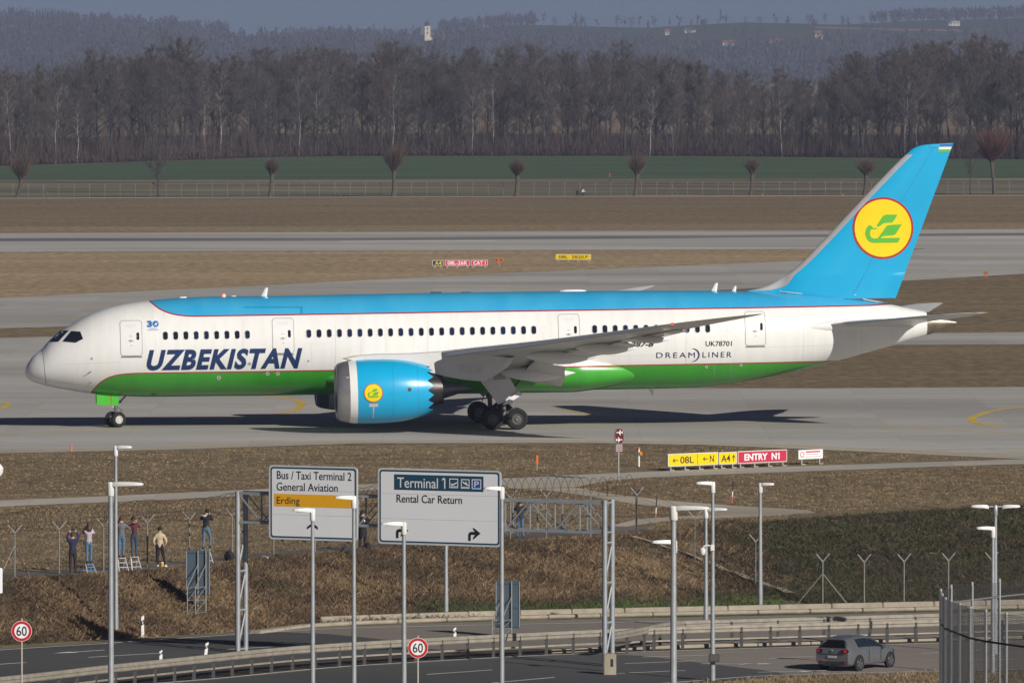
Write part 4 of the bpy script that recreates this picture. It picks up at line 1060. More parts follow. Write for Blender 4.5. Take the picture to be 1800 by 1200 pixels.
def board(px0, px1, tl, bl, parts):
    x0, z1 = on_board(px0, tl); x1, _ = on_board(px1, tl); _, z0 = on_board(px0, bl)
    mb = MB(); mb.prism(rrect(x0, x1, z0, z1, .14), (-.62, -.56), lambda u, v, d: (u, d, v)); b = mb.build('sign_board', SIGNW, gantry)
    fl = lambda off: (lambda u, v: Vector((u, -.62 - off, v)))
    decal('border', ring_shape(rrect(x0 + .055, x1 - .055, z0 + .055, z1 - .055, .12), rrect(x0 + .12, x1 - .12, z0 + .12, z1 - .12, .09)), fl(.004), SIGNB, b)
    mb = MB()
    for e in (rrect(x0 - .02, x1 + .02, z0 - .02, z1 + .02, .16),):
        v_, f_ = ring_shape(e, rrect(x0 + .05, x1 - .05, z0 + .05, z1 - .05, .12)); mb.add([(u, -.626, w) for u, w in v_], f_)
    mb.build('board_edge', pm('board_edge_grey', (.55, .57, .58), var=.04), b)
    n = 3
    for k in range(1, n): MB().box(((x0 + x1)/2, -.621, z0 + (z1 - z0) * k / n), (x1 - x0 - .26, .003, .012)).build('board_joint', pm('board_joint', (.45, .46, .47)), b)
    for k in range(4):
        xx = x0 + (x1 - x0) * (k + .5) / 4; MB().box((xx, -.47, (ZB + ZT)/2), (.07, .16, z1 - z0 - .3)).build('bracket', GALV, b)
    for item in parts:
        kind = item[0]
        if kind == 't':
            _, s, a, b_, yb, yt, mt, off = item; X0_, Z0_ = on_board(a, yb); X1_, _ = on_board(b_, yb); _, Z1_ = on_board(a, yt)
            decal('lettering', place(txt(s, .004), X0_, X1_, Z0_, Z1_), fl(off), mt, b)
        elif kind == 'r':
            _, a, b_, yt, yb, mt, off = item; X0_, Z1_ = on_board(a, yt); X1_, _ = on_board(b_, yt); _, Z0_ = on_board(a, yb)
            decal('panel', poly_shape([(X0_, Z0_), (X1_, Z0_), (X1_, Z1_), (X0_, Z1_)]), fl(off), mt, b)
        elif kind == 'p':
            _, pts, mt, off, nm = item
            decal(nm, poly_shape([on_board(*p) for p in pts]), fl(off), mt, b)
        elif kind == 'ring':
            _, a, b_, yt, yb, mt, off = item; X0_, Z1_ = on_board(a, yt); X1_, _ = on_board(b_, yt); _, Z0_ = on_board(a, yb); q = .035
            decal('symbol_frame', ring_shape([(X0_, Z0_), (X1_, Z0_), (X1_, Z1_), (X0_, Z1_)], [(X0_ + q, Z0_ + q), (X1_ - q, Z0_ + q), (X1_ - q, Z1_ - q), (X0_ + q, Z1_ - q)]), fl(off), mt, b)
SW = pm('sign_letter_white', (.78, .79, .80), rough=.5, var=.02)
board(473.5, 628, 817.5, 946, [
    ('t', 'Bus / Taxi Terminal 2', 487, 618, 841, 827, SIGNBK, .008), ('t', 'General Aviation', 486.5, 594, 861, 847.5, SIGNBK, .008),
    ('r', 482, 617, 867, 889, SIGNY, .006), ('t', 'Erding', 486.5, 527, 884.5, 872.5, SIGNBK, .010),
    ('p', [(540,930),(540,925.5),(549.5,918),(559,926),(559,930.5),(549.5,923)], SIGNBK, .010, 'arrow')])
def turn_arrow(x, y):
    return ('p', [(x, y + 24), (x, y + 13), (x + 1.5, y + 9.5), (x + 4.5, y + 8), (x + 12, y + 8), (x + 8.5, y + 4), (x + 8.5, y + .4), (x + 21.5, y + 11), (x + 8.5, y + 22), (x + 8.5, y + 18), (x + 12, y + 13.5), (x + 5.5, y + 13.2), (x + 4.3, y + 14.5), (x + 4.3, y + 24)], SIGNBK, .010, 'arrow')
pl = lambda x, y, s, pts: [(x + s * u, y + s * v) for u, v in pts]
board(665, 880, 822.5, 954, [
    ('r', 693, 850, 833, 860, SIGNB, .006), ('t', 'Terminal 1', 698.5, 783, 856, 838.5, SW, .010), ('p', [(781.2,838.6),(781.2,841.6),(776.8,844.2),(776.8,841.8)], SW, .012, 'lettering'),
    ('ring', 790, 805.5, 840.5, 857, SW, .010), ('ring', 810.5, 825.5, 841.5, 858, SW, .010),
    ('p', pl(791, 841, 1, [(2,11),(1,8),(2.5,8),(4,9.5),(12,6),(13,7.5),(8,10.5),(4,12)]), SW, .011, 'takeoff_symbol'), ('p', pl(791, 841, 1, [(1.5,13),(12.5,13),(12.5,14),(1.5,14)]), SW, .011, 'takeoff_symbol'),
    ('p', pl(811.5, 842.5, 1, [(1,3),(2.5,3),(4.5,5),(7,6),(7,3),(8.3,3.5),(9.5,7.3),(12.5,10),(12,11.2),(8,9.5),(3,6.5)]), SW, .011, 'landing_symbol'), ('p', pl(811.5, 842.5, 1, [(1,12.5),(12,12.5),(12,13.5),(1,13.5)]), SW, .011, 'landing_symbol'),
    ('r', 830, 845.5, 842, 858.5, pm('parking_blue', (.01, .09, .40), var=.03), .010), ('ring', 829.5, 846, 841.6, 859, SW, .011), ('t', 'P', 834, 842, 855.5, 845.5, SW, .014),
    ('t', 'Rental Car Return', 697.5, 812.5, 882, 868.5, SIGNBK, .010),
    turn_arrow(696.5, 921), turn_arrow(823.5, 926)])
bp0 = AT(1071, 1188, 338.6); bp0.z = DROP
t = T('concrete_plinth', 'grey concrete impact block at the foot of the right gantry post', 'concrete block', bp0)
MB().box((.02, -.25, .42), (.5, .5, .84)).build('block', CONCRETE, t, bevel=.03); MB().box((.1, -.505, .5), (.1, .02, .3)).build('slot', BPLAS, t)

# ---- street lamps
def lamp(px, ytop, D, head, label, dirx=1, r=.085, zb_=None, tilt=0.0, double=False, dy=0.25, hd2=None, slim=1.0):
    p = AT(px, ytop, D); X_, Y_ = p.x, p.y; zb_ = terr(X_, Y_) if zb_ is None else zb_
    h = p.z - zb_
    t = T('street_lamp', label, 'street lamp', (X_, Y_, zb_), 0, 'slim grey lamp posts along the road')
    mb = MB(); mb.tube((0, 0, 0), (0, 0, .9), r * 1.25, r * 1.2, 14); mb.tube((0, 0, .9), (0, 0, h - .05), r * 1.12, r * .72, 14)
    mb.build('pole', GALV, t, smooth=True)
    MB().lathe([(0, r*1.5), (.03, r*1.5), (.05, r*1.3)], 14, 'z').build('base_collar', GALV, t)
    MB().lathe([(-.42, r*1.0), (-.4, r*1.12), (-.02, r*1.12), (.02, r*.8)], 14, 'z', (0, 0, h)).build('head_socket', LAMPW if not double else GALV, t, smooth=True)
    for sx in ((dirx, -dirx) if double else (dirx,)):
        a = Vector((sx * cos(dy), -sin(dy) if not double else 0, 0)).normalized(); s_ = Vector((-a.y, a.x, 0))
        rows = []
        st = .0 if not double else .28
        for q, wd, zt2, zb2 in ((0, .05, -.02, -.14), (.08, .09, .02, -.12), (.3, .14, .035, -.10), (.7, .14, .03, -.085), (.93, .12, .015, -.075), (1.0, .07, -.01, -.06)):
            c = a * (st + head * q) + Vector((0, 0, h + head * q * tilt)); wd *= slim
            rows.append([c + s_ * wd * .75 + Vector((0,0,zt2)), c + s_ * wd + Vector((0,0,(zt2+zb2)/2)), c + s_ * wd * .9 + Vector((0,0,zb2)), c - s_ * wd * .9 + Vector((0,0,zb2)), c - s_ * wd + Vector((0,0,(zt2+zb2)/2)), c - s_ * wd * .75 + Vector((0,0,zt2))])
        mb = MB(); mb.grid(rows, close_u=True); mb.add(rows[0], [tuple(range(6))]); mb.add(rows[-1], [tuple(range(6))])
        hd = mb.build('lamp_head', LAMPW, t, smooth=True, angle=45)
        c = a * (st + head * .6) + Vector((0, 0, h - .095))
        MB().box(c, (head * .45, .16, .012), R=Matrix.Rotation(atan2(a.y, a.x), 3, 'Z')).build('lens', pm('lamp_lens', (.5, .5, .46), rough=.15), hd)
        if double: MB().tube((0, 0, h - .05), a * .34 + Vector((0, 0, h - .05)), .035, n=8).build('arm', GALV, t)
    return t
lamp(194.5, 848, 270, 1.06, 'tall lamp post in front of another, left of the ladder group, head pointing right', 1, r=.10)
lamp(203.5, 784, 360.5, .70, 'lamp post just behind the left foreground lamp, the highest lamp head', 1, r=.085)
lamp(549.5, 894, 300, .70, 'lamp post crossing the board with the amber stripe, head over the stripe', -1, r=.085)
lamp(622, 872, 300, .68, 'lamp post at the right edge of the amber striped board', -1, r=.085)
lamp(710, 918, 300, .80, 'lamp post standing in front of the left turn arrow of the wide board', -1, r=.09)
lamp(882, 856, 302, .64, 'lamp post along the right edge of the wide direction board', -1, r=.09)
lamp(784, 850, 373, .6, 'lamp post on the slope kerb below the wide direction board, its head hidden', -1, r=.085)
lamp(1184, 890, 265, 1.12, 'thick lamp post right of the gantry with a large white head', 1, r=.115)
lamp(1186, 950, 300, .82, 'low lamp head pointing left, its post hidden behind the thick lamp post', -1, r=.08)
lamp(1241, 893, 366, .92, 'lamp post directly behind the one with the round camera, head pointing right', 1, r=.085)
lc = lamp(1253, 847, 335, .68, 'lamp post carrying a white dome camera and a dark switch box', -1, r=.085)
lamp(1336.5, 849, 379.5, .62, 'lone lamp post on the green slope, head pointing right', 1, r=.09)
lamp(1750, 888, 350, .72, 'lamp post with two heads spread like a T at the right', 1, r=.08, double=True)
lamp(1745.5, 926, 338, .68, 'single-headed lamp post left of the T-shaped one behind the black mesh fence', -1, r=.08)
# camera and box on the lamp post
hz = AT(1253, 847, 335).z - DROP
cz_ = AT(1240, 962, 335).z - DROP
cm = T('surveillance_camera', 'white round dome camera on a curved arm fixed to a lamp post', 'camera', (lc.location.x, lc.location.y - .1, DROP + cz_))
MB().box((-.02, 0, .0), (.16, .14, .24)).build('mount', LAMPW, cm, bevel=.02)
MB().path([(-.08, 0, .06), (-.2, 0, .1), (-.33, 0, .07), (-.4, 0, -.04)], .035).build('arm', LAMPW, cm)
MB().lathe([(-.3, .0), (-.28, .07), (-.22, .11), (-.14, .12), (-.05, .12), (.0, .06)], 16, 'z', (-.4, 0, .0)).build('dome', LAMPW, cm, smooth=True)
bz_ = AT(1253, 1155, 335).z
bx = T('switch_box', 'small dark grey switch box strapped to the lamp post with the camera', 'switch box', (lc.location.x, lc.location.y - .12, bz_))
MB().box((.05, -.08, 0), (.42, .25, .3)).build('case', pm('dark_grey_box', (.055, .055, .055), var=.1), bx, bevel=.015); MB().box((.05, -.21, .0), (.3, .01, .2)).build('lid', pm('dark_grey_lid', (.07, .07, .07)), bx); MB().path([(-.02, -.1, -.15), (.0, -.12, -.24), (.08, -.1, -.15)], .012).build('cable', BPLAS, bx)

# ---- speed-limit signs
def speed_sign(px, py, D, label):
    p = AT(px, py, D); t = T('speed_limit_sign', label, 'road sign', (p.x, p.y, DROP), 0, 'sixty speed limit signs'); h = p.z - DROP
    MB().tube((0, .05, 0), (0, .05, h + .42), .033, n=10).build('pole', pm('pale_pole', (.42, .38, .34), var=.1), t, smooth=True)
    mb = MB(); mb.lathe([(0, 0), (0, .375), (.02, .375), (.02, 0)], 40, 'y'); d = mb.build('disc', SW, t)
    fl = lambda o: (lambda u, v: Vector((u, -o, v)))
    t.location.z = DROP; d.location = (0, 0, h)
    decal('red_ring', ring_shape(circle(0, 0, .362), circle(0, 0, .265)), fl(.004), pm('sign_red', (.48, .008, .015), rough=.5, var=.03), d)
    decal('number', place(txt('60', .012), -.19, .19, -.165, .165), fl(.005), SIGNBK, d)
    MB().tube((0, .05, h + .42), (0, .05, h + .46), .045, n=10).build('pole_cap', GALV, t)
speed_sign(38, 1108.5, 312, 'round red and white 60 sign at the left edge')
speed_sign(734.5, 1138, 316, 'round red and white 60 sign in front of the middle guard rail')

# ---- guard rails
def rail(name, pix, label, post_step=1.9, h=.75, zoff=DROP, box=True, double=False, low=True):
    pts = resample(smooth_line(pix, zoff + h, 8), .05)
    t = T(name, label, 'guard rail', Vector((pts[0].x, pts[0].y, zoff)))
    o = Vector((pts[0].x, pts[0].y, zoff)); loc = [p - o for p in pts]
    coarse = loc[::20] + [loc[-1]]
    prof = [(.0, -.16), (-.05, -.15), (-.05, -.09), (.0, -.05), (.0, .05), (-.05, .09), (-.05, .15), (.0, .16)] if not box else [(-.09, -.15), (-.12, -.11), (-.12, -.02), (-.08, .0), (-.12, .02), (-.12, .11), (-.09, .15), (.09, .15), (.12, .11), (.12, .02), (.08, 0), (.12, -.02), (.12, -.11), (.09, -.15)]
    seglen = max(2, len(coarse) // 12)
    for s0 in range(0, len(coarse) - 1, seglen):
        sub = coarse[s0:s0 + seglen + 1]; rows = []
        for i, p in enumerate(sub):
            a = (sub[min(i + 1, len(sub) - 1)] - sub[max(i - 1, 0)]); a.z = 0; a.normalize(); n_ = Vector((-a.y, a.x, 0)) * -1
            rows.append([p - n_ * u + Vector((0, 0, v)) for u, v in prof])
        mb = MB(); mb.grid(rows, close_u=box); mb.build('rail_beam', GALVD, t, smooth=True, angle=30)
    if low:
        mb = MB(); sub = coarse
        for a, b_ in zip(sub, sub[1:]): mb.bar(a - Vector((0, 0, .42)), b_ - Vector((0, 0, .42)), .05, .07)
        mb.build('lower_rail', GALVD, t)
    acc = 0; last = loc[0]; k = 0
    pm_ = MB(); pm_.box((0, 0, -h/2 - .05), (.13, .14, h - .1)); pm_.box((0, -.1, -.04), (.1, .1, .2)); src = None
    for p, q in zip(loc, loc[1:]):
        acc += (q - p).length
        if acc >= post_step:
            acc = 0
            if src is None: src = pm_.build('rail_post', pm('dark_rail_post', (.06, .055, .05), rough=.7, var=.2), t); po = src
            else: po = src.copy(); COL.objects.link(po)
            po.location = q
    return t
rail('guard_rail', [(-400,1234),(0,1196),(180,1176),(300,1163.5),(480,1145),(600,1136),(720,1129),(900,1119.5),(1060,1112),(1200,1106.5),(1400,1101),(1800,1090),(2100,1082)], 'long double-sided steel guard rail curving along the median between both carriageways', post_step=1.3, h=.80)
rail('guard_rail', [(1070,1119),(1120,1110),(1190,1097.5),(1300,1094),(1400,1091),(1800,1079.5),(2100,1071)], 'upper guard rail behind the median rail, starting at the gantry and running right', post_step=2.1, h=.85, low=False)
# median gravel
sheet('median_strip', [(-700,1286),(-150,1227),(0,1211),(300,1184),(480,1166),(600,1157),(720,1150),(900,1143),(1100,1137),(1900,1119),(2700,1105),(2700,1102),(2100,1116),(1650,1128),(1300,1138.5),(1060,1146),(900,1152.5),(600,1170),(380,1191),(200,1207),(0,1227),(-500,1274)], .012, pavement_material('median_dirt', (.06, .052, .043), streak=.3), base=DROP)

# ---- delineator posts
def delineator(px, pyb, hpx, label, lean=0.0, z=None):
    p = GT(px, pyb); s = (hpx) / (FPX / p.y)
    t = T('marker_post', label, 'marker post', p, 0.2, 'white roadside marker posts with black bands'); t.rotation_euler = (0, lean, .2)
    h = s; mb = MB(); pr = [(-.06, -.06), (.06, -.06), (.05, .06), (-.05, .06)]
    def col(z0, z1, g=0, sl=0.0): return [[(x * (1 + g), y * (1 + g), z0 + sl * x) for x, y in pr], [(x * (1 + g), y * (1 + g), z1 + sl * x) for x, y in pr]]
    for nm, z0, z1, mt, g, sl in (('body', 0, h, WPLAS, 0, 0.6), ('black_band', h * .58, h * .80, BPLAS, .03, .6)):
        mb = MB(); r_ = col(z0, z1, g, sl); r_[0] = [(x, y, z0) for x, y, _ in r_[0]] if nm == 'body' else r_[0]; mb.grid(r_, close_u=True); mb.add(r_[1], [(0, 1, 2, 3)]); mb.build(nm, mt, t)
    MB().box((0, -.064, h * .69), (.05, .006, h * .14)).build('reflector', pm('reflector_grey', (.45, .45, .45), rough=.3), t)
delineator(250.5, 1119.5, 37, 'tall white marker post on the dry verge right of the foreground lamps')
delineator(282.5, 1160, 17, 'short white marker post beside the road behind the guard rail, lowest of three')
delineator(361, 1153, 24, 'leaning white marker post between the sign back and the guard rail', lean=.12)
delineator(799.5, 1124, 21, 'white marker post on the worn asphalt under the wide board', lean=-.03)

# ---- boards seen from behind on lattice legs
def back_sign(px0, px1, py0, py1, pyb, legs, label):
    pc = G((px0 + px1) / 2, pyb, DROP); D = pc.y; s = FPX / D
    pc.z = terr(pc.x, pc.y)
    t = T('road_sign_back', label, 'road sign', pc, 0.0)
    xo = lambda px: (px - 900) / s - pc.x
    z1 = AT(px0, py0, D).z - pc.z; z0 = AT(px0, py1, D).z - pc.z
    x0, x1 = xo(px0), xo(px1)
    MB().prism(rrect(x0, x1, z0, z1, .06), (.0, .03), lambda u, v, d: (u, d, v)).build('panel', SBACK, t)
    mb = MB()
    for e in ((x0 + .02, x0 + .05), (x1 - .05, x1 - .02)): mb.box(((e[0] + e[1])/2, -.02, (z0 + z1)/2), (e[1] - e[0], .04, z1 - z0 - .1))
    mb.build('panel_edge', GALV, t)
    for k in (.05, .45, .95): MB().box(((x0 + x1)/2, -.02, z0 + (z1 - z0) * k), (x1 - x0 - .04, .035, .05)).build('rib', SBACK, t)
    LATT = pm('lattice_steel', (.24, .245, .24), rough=.5, metal=.3, var=.15)
    for lx in legs:
        X_ = xo(lx); Xb = X_ - .42; yb_ = -.85; zr = z0 + .38
        MB().tube((X_, -.07, 0), (X_, -.07, z1 - .02), .032, n=8).build('leg', LATT, t)
        MB().tube((Xb, yb_, 0), (Xb, yb_, zr), .028, n=8).build('leg', LATT, t)
        MB().tube((Xb, yb_, zr), (X_, -.07, zr + .95), .02, n=6).build('brace', LATT, t)
        for z in (zr, zr * .52, .05): MB().tube((Xb, yb_, z), (X_, -.07, z), .018, n=6).build('brace', LATT, t)
        MB().tube((Xb, yb_, .05), (X_, -.07, zr * .5), .016, n=6).build('brace', LATT, t); MB().tube((Xb, yb_, zr * .5), (X_, -.07, zr), .016, n=6).build('brace', LATT, t)
back_sign(325.5, 368.5, 966, 1046, 1104, (347, 361), 'blue-grey back of a road sign on lattice legs below the ladder watchers')
back_sign(870.5, 914.5, 1020, 1104, 1119, (882.5, 899), 'blue-grey sign back on lattice legs by the far kerb behind a lamp post')
# edge of a pale board cut by the left border
p = AT(2, 1020, 330); t = T('sign_edge', 'pale sign board edge cut off by the left border of the picture', 'road sign', (p.x - .55, p.y, DROP))
MB().box((.35, 0, p.z - DROP), (.5, .05, .98)).build('panel', SIGNW, t, bevel=.02); MB().tube((.2, .06, 0), (.2, .06, p.z - DROP + .5), .05).build('leg', GALV, t)
p = AT(-4, 826, 300); t = T('lamp_head_edge', 'round white lamp globe cut off by the left border of the picture', 'street lamp', (p.x, p.y, DROP))
MB().lathe([(-.24, .0), (-.2, .12), (-.08, .19), (.08, .2), (.2, .12), (.25, 0)], 18, 'z', (0, 0, p.z - DROP)).build('globe', LAMPW, t, smooth=True); MB().tube((-.3, 0, 0), (-.3, 0, p.z - DROP), .06).build('pole', GALV, t); MB().tube((-.3, 0, p.z - DROP), (0, 0, p.z - DROP), .04).build('arm', GALV, t)

# ---- airfield signs
def air_sign(px0, px1, pyb0, pyb1, hpx, face, frame_m, shapes, label, name='taxiway_sign', group=None, zleg=.22, depth=.16, yaw_z=0.0):
    if isinstance(pyb0, tuple):                 # a row of signs stands on one straight line
        A_, B_ = G(*pyb0, zleg), G(*pyb1, zleg); k0, k1 = (px0 - 900) / FPX, (px1 - 900) / FPX
        on = lambda k: A_.lerp(B_, (k * A_.y - A_.x) / ((B_.x - A_.x) - k * (B_.y - A_.y)))
        a, b_ = on(k0), on(k1)
    else: a = G(px0, pyb0, zleg); b_ = G(px1, pyb1, zleg)
    d = b_ - a; W_ = d.length; rz = atan2(d.y, d.x); h = hpx / (FPX / a.y)
    t = T(name, label, 'airfield sign', (a.x, a.y, 0), rz, group)
    mb = MB(); mb.prism(rrect(0, W_, 0, h, .05), (0, depth), lambda u, v, q: (u, q, v + zleg)); mb.build('case', frame_m, t)
    fl = lambda o: (lambda u, v: Vector((u, -o, v + zleg)))
    decal('face', poly_shape([(.045, .045), (W_ - .045, .045), (W_ - .045, h - .045), (.045, h - .045)]), fl(.004), face, t)
    for k in range(max(2, int(W_ / 1.0) + 1)):
        xx = .25 + (W_ - .5) * k / max(1, int(W_ / 1.0)); MB().tube((xx, depth/2, 0), (xx, depth/2, zleg), .05).build('leg', GALV, t); MB().box((xx, depth/2, .03), (.32, .32, .06)).build('foot', CONCRETE, t)
    for nm, sh, mt in shapes(W_, h): decal(nm, sh, fl(.010), mt, t)
    return t
YF = pm('sign_yellow_face', (.80, .58, .0), rough=.4, var=.04); RF = pm('sign_red_face', (.52, .03, .07), rough=.4, var=.04); BF = pm('sign_black_face', (.012, .012, .012), rough=.4)
AF_ = pm('alu_frame', (.62, .60, .55), rough=.4, var=.05)
def arrow(x, y, l, w, left=True, up=False):
    s = l
    if up: return (([(x - w, y), (x + w, y), (x + w, y + s*.8), (x - w, y + s*.8), (x, y + s), (x - s*.34, y + s*.55), (x - s*.34 + w*1.6, y + s*.48), (x, y + s*.86), (x + s*.34 - w*1.6, y + s*.48), (x + s*.34, y + s*.55)]), [(0, 1, 2, 3), (4, 5, 6, 7), (4, 7, 8, 9)])
    return (([(x + s, y - w), (x + s, y + w), (x + s*.15, y + w), (x + s*.15, y - w), (x, y), (x + s*.4, y + s*.32), (x + s*.4 + w, y + s*.32 - w*2), (x + s*.14, y), (x + s*.4 + w, y - s*.32 + w*2), (x + s*.4, y - s*.32)]), [(0, 1, 2, 3), (4, 5, 6, 7), (4, 7, 8, 9)])
air_sign(1174.5, 1263, (1174.5, 820), (1384, 811.2), 22.5, YF, AF_, lambda W, h: [('arrow', arrow(W*.09, h*.47, W*.105, .022), SIGNBK), ('lettering', place(txt('08L', .01), W*.24, W*.51, h*.23, h*.73), SIGNBK), ('divider', poly_shape([(W*.585 - .012, .05), (W*.585 + .012, .05), (W*.585 + .012, h - .05), (W*.585 - .012, h - .05)]), SIGNBK), ('arrow', arrow(W*.69, h*.5, W*.10, .022), SIGNBK), ('lettering', place(txt('N', .012), W*.83, W*.91, h*.25, h*.75), SIGNBK)], 'long yellow taxiway sign with two black left arrows, 08L and N', group='airfield signs near the fence')
air_sign(1264.3, 1295.8, (1174.5, 820), (1384, 811.2), 21.5, YF, AF_, lambda W, h: [('lettering', place(txt('A4', .012), W*.12, W*.62, h*.22, h*.76), SIGNBK), ('arrow', arrow(W*.81, h*.22, h*.56, .022, up=True), SIGNBK)], 'small square yellow taxiway sign reading A4 with an up arrow', group='airfield signs near the fence')
air_sign(1297.3, 1384, (1174.5, 820), (1384, 811.2), 22, RF, AF_, lambda W, h: [('lettering', place(txt('ENTRY  N1', .035), W*.13, W*.845, h*.26, h*.75), SW), ('lettering', poly_shape([(W*.825, h*.75), (W*.825, h*.66), (W*.795, h*.60), (W*.795, h*.68)]), SW)], 'red airfield sign reading ENTRY N1 in white', group='airfield signs near the fence')
ts = air_sign(1403.5, 1446.5, 807.2, 805.3, 16.5, SW, WPLAS, lambda W, h: [('red_circle', ring_shape(circle(W*.15, h*.5, h*.30, 24), circle(W*.15, h*.5, h*.22, 24)), pm('sign_red_text', (.6, .03, .04), var=.05)), ('lettering', poly_shape([(W*.30, h*.70), (W*.88, h*.70), (W*.88, h*.84), (W*.30, h*.84)]), pm('sign_red_text', (.6, .03, .04))), ('print_line', poly_shape([(W*.30, h*.48), (W*.80, h*.48), (W*.80, h*.55), (W*.30, h*.55)]), pm('pale_print', (.45, .45, .47))), ('print_line', poly_shape([(W*.30, h*.22), (W*.92, h*.22), (W*.92, h*.29), (W*.30, h*.29)]), pm('pale_print', (.45, .45, .47)))], 'white notice board with a red circle right of the red entry sign', name='notice_board', zleg=.3, depth=.04)
# far row by the runway
air_sign(760, 779.2, (760, 467.1), (857.5, 466.8), 9.6, BF, AF_, lambda W, h: [('lettering', place(txt('A4', .012), W*.22, W*.84, h*.2, h*.8), YF)], 'far black sign with yellow A4 beside the runway', group='airfield signs by the runway', zleg=.2)
air_sign(782.2, 825.6, (760, 467.1), (857.5, 466.8), 9.8, RF, AF_, lambda W, h: [('lettering', place(txt('08L-26R', .01), W*.1, W*.9, h*.2, h*.8), SW)], 'far red sign reading 08L-26R beside the runway', group='airfield signs by the runway', zleg=.2)
air_sign(828, 857.5, (760, 467.1), (857.5, 466.8), 9.9, RF, AF_, lambda W, h: [('lettering', place(txt('CAT I', .012), W*.13, W*.86, h*.2, h*.8), SW)], 'far red sign reading CAT I beside the runway', group='airfield signs by the runway', zleg=.2)
air_sign(976.7, 1038.5, 456.4, 456.7, 9.8, YF, AF_, lambda W, h: [('lettering', place(txt('08L  2820', .005), W*.09, W*.80, h*.22, h*.76), SIGNBK), ('arrow', poly_shape([(W*.82, h*.25), (W*.835, h*.2), (W*.88, h*.6), (W*.89, h*.45), (W*.905, h*.45), (W*.90, h*.78), (W*.83, h*.72), (W*.83, h*.66), (W*.865, h*.67)]), SIGNBK)], 'far long yellow sign reading 08L 2820 beside the runway', group='airfield signs by the runway', zleg=.2)
# runway guard light
p = G(877.5, 468.5); t = T('guard_light', 'small orange twin guard light right of the far red signs', 'runway light', p)
mb = MB(); mb.path([(0, 0, 0), (0, 0, .35), (-.22, 0, .6)], .04); mb.path([(0, 0, .35), (.22, 0, .6)], .04); mb.build('bracket', ORANGE, t)
for s in (-1, 1): MB().box((s * .25, 0, .72), (.32, .2, .26)).build('lamp_housing', ORANGE, t, bevel=.03); MB().lathe([(-.12, 0), (-.12, .09), (-.1, .1)], 12, 'y', (s * .25, 0, .72)).build('lens', pm('dark_amber_lens', (.15, .03, .01), rough=.2), t)
p = G(1733, 487.5); t = T('guard_light', 'tiny orange light on a stem on the grass right of the tail fin', 'runway light', p)
MB().tube((0, 0, 0), (0, 0, .3), .04).build('stem', ORANGE, t); MB().box((0, 0, .45), (.4, .2, .28)).build('lamp_housing', pm('dark_amber', (.35, .1, .02)), t, bevel=.03)
# crossing warning sign on its pole
p = G(1088, 844); sx = FPX / p.y
t = T('crossing_sign', 'dark red elongated octagon sign with aircraft symbols on a thin pole by the service road', 'warning sign', p, radians(38))
H_ = (844 - 751) / sx
MB().tube((0, .04, 0), (0, .04, H_ - .05), .045, n=10).build('pole', GALV, t, smooth=True)
oc = [(-.17, -.43), (.17, -.43), (.32, -.24), (.32, .24), (.17, .43), (-.17, .43), (-.32, .24), (-.32, -.24)]
zc_ = (844 - 766) / sx
MB().prism(oc, (-.03, .0), lambda u, v, d: (u, d, v + zc_)).build('panel', pm('dark_red_panel', (.10, .006, .01), rough=.5, var=.05), t)
fl = lambda o: (lambda u, v: Vector((u, -.03 - o, v + zc_)))
decal('border', ring_shape(oc, [(u * .88, v * .91) for u, v in oc]), fl(.004), pm('sign_rim', (.25, .2, .2)), t)
PLN = [(-.22, 0), (-.16, .025), (-.03, .025), (.05, .16), (.09, .16), (.05, .025), (.15, .025), (.2, .08), (.23, .08), (.2, 0), (.23, -.08), (.2, -.08), (.15, -.025), (.05, -.025), (.09, -.16), (.05, -.16), (-.03, -.025), (-.16, -.025)]
decal('aircraft_symbol', poly_shape([(u * 1.05, .19 + v * .9) for u, v in PLN]), fl(.005), SW, t); decal('aircraft_symbol', poly_shape([(-u * 1.05, -.19 + v * .9) for u, v in PLN]), fl(.005), SW, t)
MB().box((0, 0, (844 - 787.3) / sx), (.44, .03, .36)).build('text_plate', pm('grey_plate', (.30, .30, .33), var=.05), t)
decal('print_lines', merge(*[poly_shape([(-.17, -1.0 + k), (.17, -1.0 + k), (.17, -.96 + k), (-.17, -.96 + k)]) for k in (0.26, .36, .45)]), lambda u, v: Vector((u, -.02, v + .62 + (844 - 787.3) / sx)), pm('red_print', (.3, .08, .1)), t)
# orange stake, white stake with orange box, striped stakes
def stake(px, pyb, pyt, kind, label):
    p = GT(px, pyb); s = FPX / p.y; h = (pyb - pyt) / s
    t = T('marker_stake', label, 'marker post', p)
    if kind == 'orange':
        MB().tube((0, 0, 0), (0, 0, h * .5), .025).build('stem', GALV, t); MB().box((0, 0, h * .72), (.13, .08, h * .56)).build('head', ORANGE, t, bevel=.02)
    elif kind == 'small':
        MB().tube((0, 0, 0), (0, 0, h), .05).build('stem', ORANGE, t); MB().tube((0, 0, h), (0, 0, h + .02), .06).build('cap', ORANGE, t)
    elif kind == 'box':
        MB().tube((0, 0, 0), (0, 0, h * .92), .055).build('stem', WPLAS, t); MB().tube((0, 0, h * .9), (0, 0, h), .06).build('cap', ORANGE, t); MB().box((.1, -.05, h * .68), (.16, .14, .2)).build('lamp_box', pm('orange_box', (.7, .25, .02)), t, bevel=.02); MB().box((-.07, 0, h * .78), (.05, .06, .4)).build('bracket', BPLAS, t)
    else:
        t.rotation_euler = (0, .06, 0); MB().tube((0, 0, 0), (0, 0, h * .3), .03).build('stem', pm('red_stripe', (.6, .12, .1)), t); MB().tube((0, 0, h * .3), (0, 0, h * .55), .032).build('pale_band', WPLAS, t); MB().tube((0, 0, h * .55), (0, 0, h), .025).build('dark_top', BPLAS, t)
stake(944, 827, 799.5, 'orange', 'orange marker stake standing on dry grass behind the fence')
